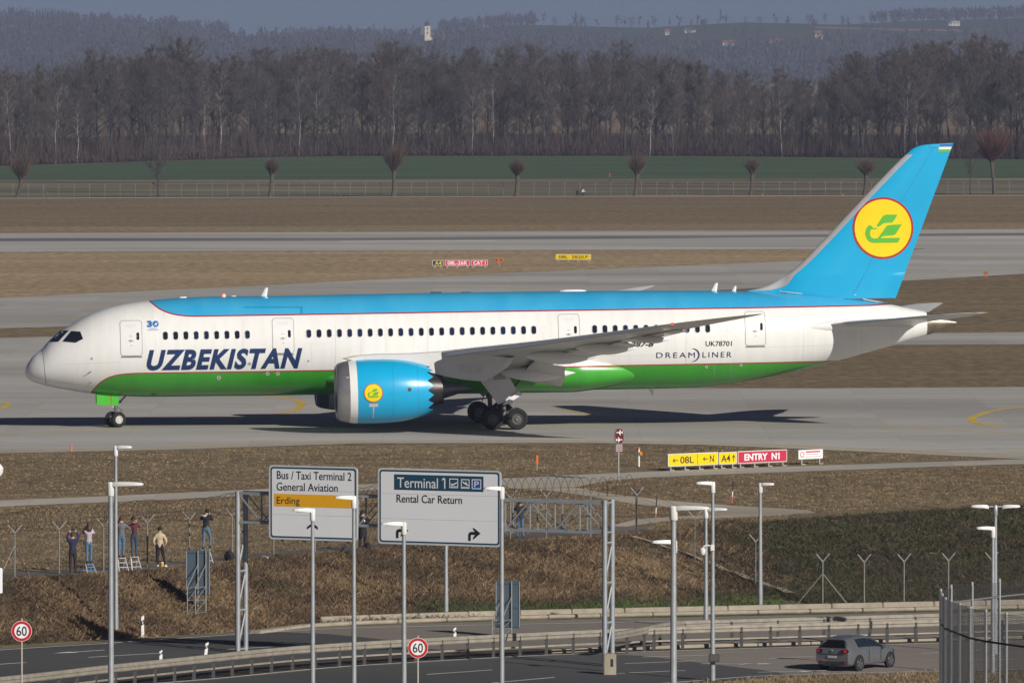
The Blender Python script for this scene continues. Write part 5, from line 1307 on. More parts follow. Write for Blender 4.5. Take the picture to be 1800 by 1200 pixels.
stake(1123, 820, 786, 'box', 'white stake with a small orange box left of the yellow signs')
stake(1152, 914, 873, 'stripe', 'thin dark-topped stake beside the gravel track, left of the fence post')
stake(1286.5, 884, 846, 'stripe', 'thin dark-topped stake on the grass right of the gravel track')
stake(125.5, 793, 783.5, 'small', 'small orange stake at the near taxiway edge left')
for px, pyb in ((1482, 344.5), (1340, 344.8)): stake(px, pyb, pyb - 4, 'small', 'small orange stake by the far perimeter road, %s one' % ('nearer the tail fin,' if px > 1400 else 'left'))

# ---- security fences with Y-shaped post heads
FENCEP = pm('fence_post_steel', (.2, .195, .18), rough=.6, metal=.2, var=.3, scale=8)
WIREM = pm('fence_wire', (.045, .042, .038), rough=.6, metal=.3, var=.1)
RUST = pm('rusty_razor_wire', (.07, .045, .032), rough=.6, metal=.3, var=.2)
def y_post(h=1.95, arm=.40):
    mb = MB(); mb.tube((0, 0, 0), (0, 0, h), .035, n=8)
    for s in (-1, 1): mb.bar((0, 0, h - .02), (s * arm * .75, s * arm * .35, h + arm * .85), .05, .05)
    mb.box((0, 0, h), (.09, .09, .08)); return mb
def fence(label, posts, braces=(), coil=True, wire=.11, h=1.95, coil_to=None, barb=True):
    root = T('security_fence', label, 'fence', posts[0])
    o = posts[0]; src = None; loc = [p - o for p in posts]
    for i, p in enumerate(loc):
        if src is None: src = y_post(h).build('fence_post', FENCEP, root, smooth=True); po = src
        else: po = src.copy(); COL.objects.link(po)
        po.location = p
    for i in braces:
        for s in (-1, 1):
            j = max(0, min(len(loc) - 1, i + s))
            d = (loc[j] - loc[i]) if j != i else (loc[i] - loc[max(0, i - s)]); dz = d.z / max(.1, Vector((d.x, d.y)).length); d.z = 0; d.normalize()
            f = loc[i] + d * 1.15; f.z = loc[i].z + dz * 1.15; MB().tube(loc[i] + Vector((0, 0, h * .72)), f, .025, n=6).build('stay', FENCEP, root)
    for a, b_ in zip(loc, loc[1:]):
        mb = MB(); d = b_ - a; Lh = Vector((d.x, d.y)).length; n = int(Lh / wire); H2 = h - .05; m = int(H2 / wire)
        for k in range(-m, n):
            for sgn in (0, 1):
                s0, s1 = k * wire, k * wire + H2; z0, z1 = 0.02, H2
                if s0 < 0: z0 += -s0; s0 = 0
                if s1 > Lh: z1 -= s1 - Lh; s1 = Lh
                if s1 <= s0: continue
                if sgn: s0, s1 = Lh - s0, Lh - s1
                mb.tube(a + d * (s0 / Lh) + Vector((0, 0, z0)), a + d * (s1 / Lh) + Vector((0, 0, z1)), .0024, n=3, cap=False)
        for z in (.05, H2 * .5, H2): mb.tube(a + Vector((0, 0, z)), b_ + Vector((0, 0, z)), .005, n=3, cap=False)
        if barb:
            for s, zz in ((-.34, h + .38), (.34, h + .38), (-.17, h + .2), (.17, h + .2)):
                mb.tube(a + Vector((s, s * .45, zz)), b_ + Vector((s, s * .45, zz)), .005, n=3, cap=False)
        mb.build('wire_mesh', WIREM, root)
    if coil:
        pts = []; run = loc[:coil_to] if coil_to else loc
        tot = 0; R_ = .46; pitch = .42
        dense = resample(run, .05); k = 0; dist = 0; rng = random.Random(4)
        for p, q in zip(dense, dense[1:]):
            d = (q - p); st = d.length; d.normalize(); n_ = Vector((-d.y, d.x, 0))
            for j in range(2):
                dist += st / 2; th = 2 * pi * dist / pitch; rr = R_ * (1 + .08 * sin(dist * 1.7) + .05 * sin(dist * 5.1))
                pts.append(p + d * (st * j / 2) + n_ * (.25 + rr * cos(th)) + Vector((0, 0, h + .42 + .06 * sin(dist * .9) + rr * sin(th))))
        MB().path(pts, .0115, n=3).build('razor_coil', RUST, root)
    return root
post_px = [(-130,1029),(-52,1022.5),(26,1016),(104,1009),(182,1003),(259,996.5),(333,990),(408,983),(481,976.5),(554,970),(627,964.5),(700,959.5),(770,955),(835,951.5),(897,948.5),(960,946),(1038,943.5),(1118,942.5)]
fence('airfield security fence with razor coil in front of the plane watchers', [GT(*p) for p in post_px], braces=(2,))
fence('stretch of security fence running down the dark slope to the road', [GT(*p) for p in ((1119.5,943),(1221,985),(1328,1027),(1445,1062.5))], coil=False)
fence('low security fence along the road kerb in front of the dark scrub slope', [GT(*p) for p in ((1446,1063),(1519,1064),(1589,1063),(1667,1061.5),(1743,1060),(1820,1058.5))], braces=(0,), coil=False)
# far fence along the perimeter road: one post object per post
root = T('perimeter_fence', 'long thin wire fence along the far perimeter road in front of the pollard trees', 'fence', G(-60, 347.9))
o = root.location.copy(); src = None; fpp = []
for k in range(72):
    px = -60 + 27 * k; p = G(px, 347.9 - px * .0029) + Vector((0, 2.5, 0)); fpp.append(p - o)
    if src is None:
        mb = MB(); mb.tube((0, 0, 0), (0, 0, 1.9), .03, n=5)
        for s in (-1, 1): mb.bar((0, 0, 1.88), (s * .22, 0, 2.2), .04)
        src = mb.build('fence_post', pm('far_fence_post', (.2, .2, .19), rough=.6, var=.1), root); po = src
    else: po = src.copy(); COL.objects.link(po)
    po.location = fpp[-1]
mb = MB()
for z, r in ((.1, .02), (.7, .014), (1.3, .014), (1.9, .02), (2.15, .014)): mb.tube(fpp[0] + Vector((0, 0, z)), fpp[-1] + Vector((0, 0, z)), r, n=3)
mb.build('fence_wire', WIREM, root)
for k in (5, 24, 46):
    for s in (-1, 1): MB().tube(fpp[k] + Vector((0, 0, 1.6)), fpp[k] + Vector((s * 1.0, 0, 0)), .03, n=4).build('stay', FENCEP, root)

# ---- tall dark mesh fence, lower right
DARKW = pm('dark_mesh_wire', (.030, .030, .032), rough=.6, var=.1)
TZ = 2.87
def top_at(px, py): D = (CH - TZ) * FPX / (py - 95); q = AT(px, py, D); return Vector((q.x, q.y, 0))
front = [top_at(*p) for p in ((1653.5,1038),(1656,1046),(1662,1053),(1672,1057),(1687,1062.5),(1705.5,1069),(1733,1074.5),(1769,1079.5),(1812,1085),(1870,1091))]
back = [top_at(*p) for p in ((1653.5,1038),(1672,1033.5),(1709,1028.5),(1757,1023),(1806,1018),(1860,1013))]
root = T('mesh_fence', 'tall curved fence of dark wire mesh on grey posts at the lower right corner', 'fence', (front[0].x, front[0].y, DROP))
o = Vector((front[0].x, front[0].y, 0)); HF = TZ - DROP
for run, thick, rz_ in ((front, .055, 1.05), (back, .05, .55)):
    loc = [p - o for p in run]
    for p in loc[1 if run is back else 0:]:
        MB().tube(p, p + Vector((0, 0, HF + (.12 if run is back else .06))), thick, n=8).build('fence_post', GALV, root, smooth=True)
    den = resample(loc, .06)
    mb = MB()
    for p in den: mb.tube(p + Vector((0, -.07, .02)), p + Vector((0, -.07, HF)), .0048, n=3, cap=False)
    for k in range(int(HF / .065)):
        for a, b_ in zip(loc, loc[1:]): mb.tube(a + Vector((0, -.07, .02 + k * .065)), b_ + Vector((0, -.07, .02 + k * .065)), .0045, n=3, cap=False)
    mb.build('wire_mesh', DARKW, root)
    mb = MB()
    for a, b_ in zip(loc, loc[1:]): mb.tube(a + Vector((0, -.1 if run is front else .08, HF - rz_)), b_ + Vector((0, -.1 if run is front else .08, HF - rz_)), .04, n=8)
    mb.build('rail', DARKW if run is front else GALV, root, smooth=True)
# =================================================================== CARS
def car(loc, heading, paint, label, lit=True):
    t = T('parked_car' if not lit else 'hatchback_car', label, 'car', loc, heading)
    st = [0.0, .20, .48, .82, 1.2, 1.6, 2.0, 2.4, 2.75, 3.12, 3.45, 3.8, 4.08, 4.24]
    roof = pchip([0, .2, .48, .82, 1.4, 2.0, 2.4, 2.75, 3.12, 3.45, 3.8, 4.08, 4.24], [1.30, 1.37, 1.425, 1.46, 1.48, 1.45, 1.37, 1.21, 1.01, .96, .89, .78, .62])
    belt = pchip([0, .5, 2, 3.12, 3.6, 4.0, 4.24], [1.0, .985, .945, .90, .84, .74, .58])
    wid = pchip([0, .2, .6, 1.4, 2.4, 3.4, 3.8, 4.08, 4.24], [.80, .865, .89, .895, .895, .885, .85, .77, .60])
    rows = []
    for k, x in enumerate(st):
        w, r, b = float(wid(x)), float(roof(x)), min(float(belt(x)), float(roof(x)) - .03); hood = r - b
        zb_ = .20 if 0 < k < 13 else .28; wr = w * (.655 if hood > .3 else .70 + .22 * (1 - hood / .3))
        sh = (lambda q: 0) if k else (lambda q: {0: .10, 1: .10, 2: .02, 3: -.03, 4: .0, 5: .02, 6: .26, 7: .32, 8: .34}[q])
        half = [(x, 0, zb_), (x, w * .86, zb_), (x, w * .97, zb_ + .10), (x, w * 1.0, .60), (x, w * .985, .74), (x, w * .94, b), (x, wr, r - .07), (x, wr * .72, r - .008), (x, 0, r + .012)]
        half = [(p[0] + sh(q), p[1], min(p[2], r)) if q < 8 else (p[0] + sh(q), p[1], p[2]) for q, p in enumerate(half)]
        half = [(p[0], p[1] * 1.012, .8 + (p[2] - .8) * 1.03) for p in half]
        rows.append(half + [(p[0], -p[1], p[2]) for p in half[-2:0:-1]])
    n = len(rows[0]); mb = MB()
    mb.grid(rows, close_u=True)
    idx = 0; t.scale = (.92,) * 3
    for i in range(len(rows) - 1):
        for k in range(n):
            g = 0
            if k in (5, 10) and 3 <= i <= 8: g = 1
            if k in (6, 7, 8, 9) and i in (7, 8): g = 1
            mb.m[idx] = g; idx += 1
    mb.add(rows[0], [(0, 1, 15), (1, 2, 14, 15), (2, 3, 13, 14), (3, 4, 12, 13), (4, 5, 11, 12), (5, 6, 10, 11), (6, 7, 9, 10), (7, 8, 9)])
    mb.add(rows[-1], [tuple(range(n))])
    glass = pm('car_glass', (.012, .02, .03), rough=.06, var=.05, coat=.5)
    body = mb.build('body', [paint, glass], t, smooth=True, angle=180)
    ss = body.modifiers.new('round', 'SUBSURF'); ss.levels = 2; ss.render_levels = 2
    # rear window, pillars
    a = rows[0]; f = lambda p, q, s: tuple(p[i] + (q[i] - p[i]) * s for i in range(3))
    rw = [f(a[5], a[6], .10), f(a[5], a[6], .92), f(a[7], a[7], 0), f(a[9], a[9], 0), f(a[11], a[10], .92), f(a[11], a[10], .10)]
    MB().add([(p[0] - .014, p[1] * .90, p[2]) for p in rw], [tuple(range(6))]).build('rear_window', pm('black_glass', (.006, .006, .008), rough=.08, var=.05), t)
    for s in (-1, 1):
        for i, x in ((5, 1.72), (3, .98)):
            w0 = float(wid(x)); MB().bar((x, s * w0 * .955, float(belt(x)) + .03), (x - .05, s * w0 * .73, float(roof(x)) - .13), .06, .03, up=(0, s, .4)).build('pillar', BPLAS, t)
        MB().box((1.05, s * .905, .80), (.18, .03, .035)).build('door_handle', pm('chrome', (.6, .6, .6), rough=.2, metal=.8), t, bevel=.01)
        MB().box((2.05, s * .912, .79), (.18, .03, .035)).build('door_handle', pm('chrome', (.6, .6, .6)), t, bevel=.01)
        for x in (1.62, 2.62): MB().box((x, s * .908, .62), (.014, .012, .5)).build('door_gap', BPLAS, t)
        MB().box((2.75, s * 1.0, .95), (.14, .16, .12)).build('mirror', paint, t, bevel=.04)
        tl = MB().box((.01, s * .64, .87), (.13, .34, .14), R=Matrix.Rotation(s * -.12, 3, 'Z')).build('tail_light', pm('dark_tail_lens', (.05, .005, .008), rough=.1), t, bevel=.03)
        MB().box((-.05, s * .68, .865), (.03, .17, .08), R=Matrix.Rotation(s * -.12, 3, 'Z')).build('lit_lamp', pm('lit_tail_lamp', (.5, .01, .015), rough=.3, emit=((1, .03, .02), .15)), tl, bevel=.01)
        MB().box((-.02, s * .58, .43), (.06, .16, .025)).build('reflector', pm('red_reflector', (.35, .02, .02), rough=.3), t)
        MB().box((.0, s * .48, .33), (.06, .2, .05)).build('exhaust_trim', pm('chrome', (.6, .6, .6)), t, bevel=.01)
        for x in (.80, 3.43):
            w0 = float(wid(x))
            MB().lathe([(0, 0), (0, .37), (s * .004, .375)], 28, 'y', (x, s * (w0 + .018), .33)).build('wheel_arch', BPLAS, t)
            wh = T('wheel', None, None); wh.parent = t; wh.location = (x, s * (w0 - .06), .315)
            MB().lathe([(-.10, .20), (-.105, .25), (-.08, .305), (0, .317), (.08, .305), (.105, .25), (.10, .20)], 32, 'y').build('tyre', RUBBER, wh, smooth=True)
            mb = MB(); mb.lathe([(s * .06, .0), (s * .08, .05), (s * .085, .0)], 16, 'y')
            for k in range(5):
                for e in (-.13, .13):
                    q = 2 * pi * k / 5; mb.bar((.04 * cos(q), s * .085, .04 * sin(q)), (.205 * cos(q + e), s * .095, .205 * sin(q + e)), .028, .03)
            mb.lathe([(s * .085, .195), (s * .107, .21), (s * .09, .225)], 28, 'y'); mb.build('rim', pm('alloy', (.25, .25, .26), rough=.3, metal=.6), wh)
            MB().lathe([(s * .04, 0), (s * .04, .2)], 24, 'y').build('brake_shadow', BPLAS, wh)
    pl_ = MB().box((-.04, .0, .62), (.03, .46, .10)).build('number_plate', pm('plate_white', (.42, .42, .43), var=.05), t)
    MB().box((-.057, .205, .62), (.006, .05, .095)).build('plate_strip', pm('plate_blue', (.01, .06, .4)), pl_)
    MB().lathe([(-.035, 0), (-.035, .055), (-.02, .06)], 20, 'x', (.0, 0, .885)).build('badge', pm('chrome', (.6, .6, .6)), t)
    MB().box((.03, 0, .34), (.12, 1.3, .12)).build('bumper_skirt', pm('dark_bumper', (.03, .03, .03)), t, bevel=.03)
    MB().box((-.035, 0, .74), (.02, 1.25, .016)).build('hatch_gap', BPLAS, t)
    MB().tube((.55, 0, 1.46), (.48, 0, 1.56), .012, n=6).build('aerial', BPLAS, t)
    MB().box((.33, 0, 1.345), (.16, 1.0, .035), R=Matrix.Rotation(-.12, 3, 'Y')).build('spoiler', paint, t, bevel=.012)
    return t
pr = G(1509, 1178, DROP + .03); hd = radians(57)
fw = Vector((cos(hd), sin(hd), 0)); rt = Vector((sin(hd), -cos(hd), 0))
car(pr - fw * .74 - rt * .78, hd, pm('silver_grey_car_paint', (.21, .215, .225), rough=.28, metal=.55, var=.04, coat=.6), 'silver grey hatchback driving away to the right on the near carriageway')
p = G(1157, 274.5); car(Vector((p.x, p.y + 3, 0)), radians(80), pm('black_car_paint', (.02, .02, .022), rough=.3, coat=.5), 'tiny dark car parked at the edge of the wood left of the fin tip', lit=False)

# =================================================================== PEOPLE
SKIN = pm('skin', (.50, .30, .22), rough=.6, var=.08)
def cloth(name, col): return pm(name, col, rough=.85, var=.18, scale=9, bump=.15)
def person(px, pyb, label, top, legs, shoes, hair, pose=None, yaw=0.0, scale=1.0, zfeet=0.0, bulk=1.0, extras=(), group='plane watchers', loc=None, hatm=None):
    """upright figure facing +y (away from the camera); pose overrides joints"""
    J = dict(pelvis=(0, 0, .95), waist=(0, 0, 1.10), chest=(0, .01, 1.30), upper=(0, 0, 1.43), neck=(0, .01, 1.51), head0=(0, .03, 1.58), head1=(0, .035, 1.67), head2=(0, .025, 1.74))
    for s, n in ((-1, 'l'), (1, 'r')):
        J.update({n+'sh': (s*.165, 0, 1.415), n+'el': (s*.25, -.02, 1.14), n+'wr': (s*.24, .08, .90), n+'ha': (s*.235, .11, .82), n+'hip': (s*.09, 0, .90), n+'kn': (s*.105, .03, .50), n+'an': (s*.11, 0, .10), n+'he': (s*.11, -.05, .045), n+'to': (s*.125, .17, .035)})
    J.update(pose or {})
    R = dict(pelvis=.150*bulk, waist=.138*bulk, chest=.158*bulk, upper=.125*bulk, neck=.058, head0=.075, head1=.098, head2=.078)
    for n in 'lr': R.update({n+'sh': .085*bulk, n+'el': .056*bulk, n+'wr': .038, n+'ha': .036, n+'hip': .098*bulk, n+'kn': .068, n+'an': .046, n+'he': .042, n+'to': .036})
    E = [('pelvis','waist'),('waist','chest'),('chest','upper'),('upper','neck'),('neck','head0'),('head0','head1'),('head1','head2')]
    for n in 'lr': E += [('upper',n+'sh'),(n+'sh',n+'el'),(n+'el',n+'wr'),(n+'wr',n+'ha'),('pelvis',n+'hip'),(n+'hip',n+'kn'),(n+'kn',n+'an'),(n+'an',n+'he'),(n+'an',n+'to')]
    names = list(J); me = bpy.data.meshes.new('person'); me.from_pydata([J[k] for k in names], [(names.index(a), names.index(b)) for a, b in E], [])
    ob = bpy.data.objects.new('tmp', me); COL.objects.link(ob)
    sk = ob.modifiers.new('skin', 'SKIN'); sk.use_smooth_shade = True
    sv = me.skin_vertices[0].data
    for i, k in enumerate(names): sv[i].radius = (R[k], R[k] * (.78 if k in ('chest', 'waist', 'upper', 'pelvis') else 1)); sv[i].use_root = k == 'pelvis'
    sb = ob.modifiers.new('sub', 'SUBSURF'); sb.levels = 1; sb.render_levels = 1
    dg = bpy.context.evaluated_depsgraph_get(); m2 = bpy.data.meshes.new_from_object(ob.evaluated_get(dg)); bpy.data.objects.remove(ob)
    # clothing regions by nearest bone
    bones = [(Vector(J[a]), Vector(J[b]), a, b) for a, b in E]
    def reg(c):
        bd = 1e9; bk = None
        for a, b, na, nb_ in bones:
            d = b - a; tt = max(0, min(1, (c - a).dot(d) / max(1e-6, d.dot(d)))); q = (c - a - d * tt).length
            if q < bd: bd = q; bk = (na, nb_, tt)
        na, nb_, tt = bk
        if nb_[-2:] in ('he', 'to') or (nb_[-2:] == 'an' and tt > .9): return 2
        if nb_[-3:] == 'hip' or nb_[-2:] in ('kn', 'an'): return 1
        if na == 'pelvis' and c.z < J['pelvis'][2] - .02: return 1
        if na in ('neck', 'head0', 'head1') or nb_[-2:] == 'ha' or (nb_[-2:] == 'wr' and tt > .9): return 3
        return 0
    for mt in (top, legs, shoes, SKIN): m2.materials.append(mt)
    m2.polygons.foreach_set('material_index', [reg(p.center.copy()) for p in m2.polygons])
    m2.polygons.foreach_set('use_smooth', [True] * len(m2.polygons))
    # hands: four fingers and a thumb each; nose and ears
    bm = bmesh.new(); bm.from_mesh(m2)
    ex = MB()
    for n, s in (('l', -1), ('r', 1)):
        w, h = Vector(J[n+'wr']), Vector(J[n+'ha']); d = (h - w).normalized(); side = d.cross(Vector((0, 1, 0)))
        side = side.normalized() if side.length > .1 else Vector((1, 0, 0)); fwd = side.cross(d)
        for k in range(4):
            b0 = h + side * (-.03 + .02 * k) + d * .02; L1 = (.045, .052, .05, .038)[k]
            ex.path([b0, b0 + d * L1 * .7 + fwd * .008, b0 + d * L1 * 1.1 + fwd * .03], [.0105, .0095, .007], n=5)
        b0 = h - side * s * .03 - d * .02; ex.path([b0, b0 - side * s * .025 + d * .025 + fwd * .012, b0 - side * s * .022 + d * .05 + fwd * .022], [.012, .011, .008], n=5)
    hc = Vector(J['head1'])
    ex.path([hc + Vector((0, .085, .02)), hc + Vector((0, .115, -.02)), hc + Vector((0, .085, -.03))], [.01, .016, .008], n=5)
    for s in (-1, 1): ex.path([hc + Vector((s*.09, 0, .02)), hc + Vector((s*.105, -.01, .0)), hc + Vector((s*.092, 0, -.03))], [.012, .016, .008], n=5)
    tmp = bpy.data.meshes.new('x'); tmp.from_pydata(ex.v, [], ex.f); nf = len(bm.faces); bm.from_mesh(tmp); bpy.data.meshes.remove(tmp)
    bm.faces.ensure_lookup_table()
    for f in bm.faces[nf:]: f.material_index = 3; f.smooth = True
    bm.to_mesh(m2); bm.free()
    if loc is None: loc = GT(px, pyb); loc.z += .02
    root = T('person', label, 'person', (loc[0], loc[1], loc[2] + zfeet), yaw, group); root.scale = (scale,) * 3
    b = bpy.data.objects.new('body', m2); COL.objects.link(b); b.parent = root
    # hair or hat as its own mesh
    long = hair[1] == 'long'; hz = Vector(J['head1']) + Vector((0, -.012, .018)); mb = MB(); rows = []
    nlat = 8
    for i in range(nlat + 1):
        a = pi * i / nlat * (.62 if not long else .60)
        rows.append([hz + Vector((.108 * sin(a) * cos(q), .122 * sin(a) * sin(q) - (.012 if sin(q) > .2 else 0), .125 * cos(a))) - (Vector((0, .05 * (i / nlat), 0)) if sin(q) > .3 else Vector()) for q in [2*pi*k/14 for k in range(14)]])
    if long:
        for dz, w in ((-.06, 1.25), (-.13, 1.3), (-.2, 1.2), (-.26, .8)):
            rows.append([hz + Vector((.105 * w * cos(q) + .01 * sin(q * 5), -.05 + .07 * w * sin(q), -.02 + dz + .012 * cos(q * 4))) for q in [2*pi*k/14 for k in range(14)]])
    mb.grid(rows, close_u=True); mb.build('hat' if hair[1] == 'hat' else 'hair', hair[0], root, smooth=True, angle=180)
    for nm, mbx, mt in extras: mbx.build(nm, mt, root, smooth=True, angle=60)
    return root
DENIM = cloth('blue_denim', (.085, .15, .23)); DENIMD = cloth('dark_denim', (.035, .06, .12)); BLKC = cloth('black_cloth', (.012, .012, .014)); NAVYC = cloth('navy_wool', (.018, .022, .07))
BRN = pm('brown_hair', (.06, .03, .018), rough=.6, var=.2, scale=20); DKH = pm('dark_hair', (.018, .012, .01), rough=.6, var=.2, scale=20); SHOE = cloth('dark_shoe', (.02, .02, .022)); WSH = cloth('white_shoe', (.65, .64, .6))
cam_mb = lambda c: MB().box(c, (.15, .1, .1)).lathe([(.05, .045), (.2, .05), (.2, 0)], 12, 'y', c)
ARMS_UP = dict(lel=(-.25, .06, 1.62), lwr=(-.13, .12, 1.82), lha=(-.085, .13, 1.87), rel=(.25, .06, 1.62), rwr=(.13, .12, 1.82), rha=(.085, .13, 1.87), lsh=(-.185, 0, 1.45), rsh=(.185, 0, 1.45), head1=(0, .05, 1.66), head2=(0, .02, 1.73))
EYE = dict(lel=(-.27, .16, 1.32), lwr=(-.12, .26, 1.56), lha=(-.06, .27, 1.61), rel=(.27, .16, 1.32), rwr=(.12, .26, 1.56), rha=(.06, .27, 1.61))
person(128, 1009.5, 'person in a navy pullover raising a camera above the head', NAVYC, cloth('dark_brown_trousers', (.022, .016, .016)), SHOE, (BRN, 'short'), ARMS_UP, extras=[('camera', cam_mb((0, .16, 1.90)), BPLAS)], bulk=1.06, scale=1.0)
def ladder(px, pyb, h, label, yaw=0.0, steps=3, m=None):
    p = GT(px, pyb); t = T('step_ladder', label, 'ladder', p, yaw, 'folding step ladders of the plane watchers'); AL = pm('aluminium', (.55, .55, .55), rough=.35, metal=.5, var=.05)
    for s in (-1, 1):
        MB().bar((s * .22, -.32, 0), (s * .16, 0, h), .045, .03).build('rail', AL, t); MB().bar((s * .22, .38, 0), (s * .16, .02, h), .04, .025).build('rear_leg', AL, t)
    for k in range(1, steps + 1):
        f = k / steps; MB().box((0, -.32 * (1 - f), h * f - .01), (.40 - .1 * f, .12 if k < steps else .26, .03)).build('step', m or AL, t)
    MB().bar((-.2, .33, h * .25), (.2, .33, h * .25), .03).build('crossbar', AL, t)
    return t, p
BLUEST = pm('blue_step', (.02, .22, .5), var=.05)
LAD_Y = .0
def on_ladder(px, pyb, h, llabel, yaw_l, plabel, *a, **k):
    t, p = ladder(px, pyb, h, llabel, yaw_l, m=k.pop('stepm', None)); k['loc'] = Vector((p.x, p.y + .0, p.z + h - .01)); return person(px, pyb, plabel, *a, **k)
STAND = lambda d: dict(dict(lan=(-.085, 0, .10), ran=(.085, 0, .10), lhe=(-.085, -.05, .045), rhe=(.085, -.05, .045), lto=(-.095, .13, .035), rto=(.095, .13, .035), lkn=(-.09, .03, .5), rkn=(.09, .03, .5)), **d)
on_ladder(156.5, 1007.5, .42, 'aluminium step ladder with blue steps under the long-haired watcher', .5, 'person with long brown hair in a pale lilac pullover and jeans on a ladder', cloth('lilac_wool', (.42, .36, .40)), DENIM, SHOE, (BRN, 'long'), STAND(EYE), stepm=BLUEST, yaw=.15, extras=[('shoulder_bag', MB().box((-.2, .02, .92), (.1, .2, .2)), BPLAS)], bulk=.92, scale=.98)
on_ladder(213.5, 1003.5, .58, 'aluminium step ladder just right of the two foreground lamp posts', .4, 'person in a grey pullover and jeans on a ladder, half hidden by a lamp post', cloth('grey_wool', (.13, .13, .14)), DENIM, SHOE, (BRN, 'short'), STAND(dict(EYE, rel=(.3, .1, 1.3), rwr=(.42, .25, 1.38), rha=(.48, .28, 1.4))), bulk=1.0)
on_ladder(236, 1003, .62, 'aluminium step ladder under the watcher in maroon', .45, 'person in a maroon hooded top and dark jeans leaning left on a ladder', cloth('maroon_cotton', (.10, .02, .035)), DENIMD, SHOE, (DKH, 'short'), STAND(dict(lel=(-.33, .1, 1.28), lwr=(-.42, .28, 1.36), lha=(-.47, .3, 1.38), rel=(.25, .14, 1.3), rwr=(.1, .26, 1.54), rha=(.05, .27, 1.6), pelvis=(.04, 0, .95), waist=(.02, 0, 1.1), head1=(-.04, .06, 1.66), head2=(-.05, .05, 1.73))), bulk=.95, scale=.97, extras=[('hood', MB().lathe([(-.06, .05), (-.03, .11), (.02, .1), (.04, .06)], 12, 'z', (0, -.06, 1.49)), cloth('maroon_cotton', (.10, .02, .035)))])
person(281, 998.5, 'person in a beige fleece, black trousers and black beanie standing with hands in pockets', cloth('beige_fleece', (.50, .40, .27)), BLKC, WSH, (BLKC, 'hat'), dict(lel=(-.29, -.05, 1.15), lwr=(-.215, .04, .99), lha=(-.17, .07, .93), rel=(.29, -.05, 1.15), rwr=(.215, .04, .99), rha=(.17, .07, .93), lan=(-.09, 0, .10), ran=(.24, -.04, .10), rkn=(.16, .02, .5), lhe=(-.09, -.06, .045), lto=(-.10, .15, .035), rhe=(.24, -.09, .045), rto=(.32, .08, .035)), bulk=1.14)
on_ladder(362, 993, .68, 'aluminium step ladder behind the blue-grey sign back', .5, 'person in a black jacket with pale hood and jeans on a ladder', cloth('black_jacket', (.010, .010, .013)), DENIM, SHOE, (BLKC, 'hat'), STAND(dict(EYE, lan=(-.13, -.02, .10), lhe=(-.13, -.07, .045), lto=(-.14, .1, .035), ran=(.17, .02, .16), rhe=(.17, -.03, .11), rto=(.18, .15, .10), rkn=(.19, .1, .56), pelvis=(-.02, .0, .95), head1=(.05, .08, 1.66), head2=(.05, .06, 1.73))), bulk=1.1, extras=[('pale_hood', MB().lathe([(-.04, .05), (-.02, .1), (.03, .11), (.06, .07)], 12, 'z', (-.06, -.08, 1.48)), cloth('pale_hood', (.5, .5, .52))), ('camera', cam_mb((0, .28, 1.62)), BPLAS)], yaw=-.2)
person(637.5, 968.5, 'person in a long black coat with a white pouch seen between the two direction boards', BLKC, cloth('black_trousers', (.014, .014, .016)), WSH, (DKH, 'short'), dict(EYE), bulk=1.1, scale=1.02, extras=[('white_pouch', MB().lathe([(-.09, 0), (-.07, .07), (.0, .1), (.07, .07), (.09, 0)], 12, 'y', (.05, -.16, 1.28)), WSH), ('coat_tail', MB().lathe([(.62, .19), (.8, .19), (1.0, .17)], 14, 'z'), BLKC)])
person(914.5, 947.5, 'person in a dark jacket and blue jeans behind the gantry truss', cloth('dark_jacket', (.02, .022, .03)), cloth('bright_denim', (.06, .14, .27)), SHOE, (DKH, 'short'), dict(EYE, lan=(-.15, 0, .1), ran=(.15, 0, .1), lhe=(-.15, -.05, .045), rhe=(.15, -.05, .045), lto=(-.17, .15, .035), rto=(.17, .15, .035)), bulk=1.08)
person(1072, 319.2, 'tiny walker in a red jacket on the far edge of the green field', cloth('red_jacket', (.45, .02, .03)), DENIMD, SHOE, (BRN, 'short'), dict(lan=(-.1, -.2, .1), ran=(.1, .2, .1), lhe=(-.1, -.26, .05), lto=(-.1, -.05, .04), rhe=(.1, .15, .05), rto=(.1, .36, .04)), yaw=1.2, scale=.88, group='far walkers', loc=G(1072, 319.2) + Vector((0, 0, .02)))
CR = dict(pelvis=(0, 0, .42), waist=(0, .05, .56), chest=(0, .12, .74), upper=(0, .16, .86), neck=(0, .2, .93), head0=(0, .23, .99), head1=(0, .25, 1.06), head2=(0, .24, 1.13), lsh=(-.16, .16, .85), rsh=(.16, .16, .85), lel=(-.24, .3, .66), rel=(.24, .3, .66), lwr=(-.14, .5, .6), rwr=(.14, .5, .6), lha=(-.1, .56, .6), rha=(.1, .56, .6), lhip=(-.1, 0, .4), rhip=(.1, 0, .4), lkn=(-.16, .38, .46), rkn=(.16, .38, .46), lan=(-.14, .12, .1), ran=(.14, .12, .1), lhe=(-.14, .06, .045), rhe=(.14, .06, .045), lto=(-.15, .28, .035), rto=(.15, .28, .035))
person(1017, 344.6, 'tiny crouching figure in dark clothes on the far perimeter road', BLKC, BLKC, SHOE, (DKH, 'short'), CR, yaw=1.0, scale=1.0, group='far walkers', loc=G(1017, 344.8) + Vector((0, 0, .02)))
person(1023, 344.4, 'tiny crouching figure in a white top on the far perimeter road', WSH, BLKC, SHOE, (BRN, 'short'), CR, yaw=-.8, scale=1.08, group='far walkers', loc=G(1023, 344.6) + Vector((0, 0, .02)))
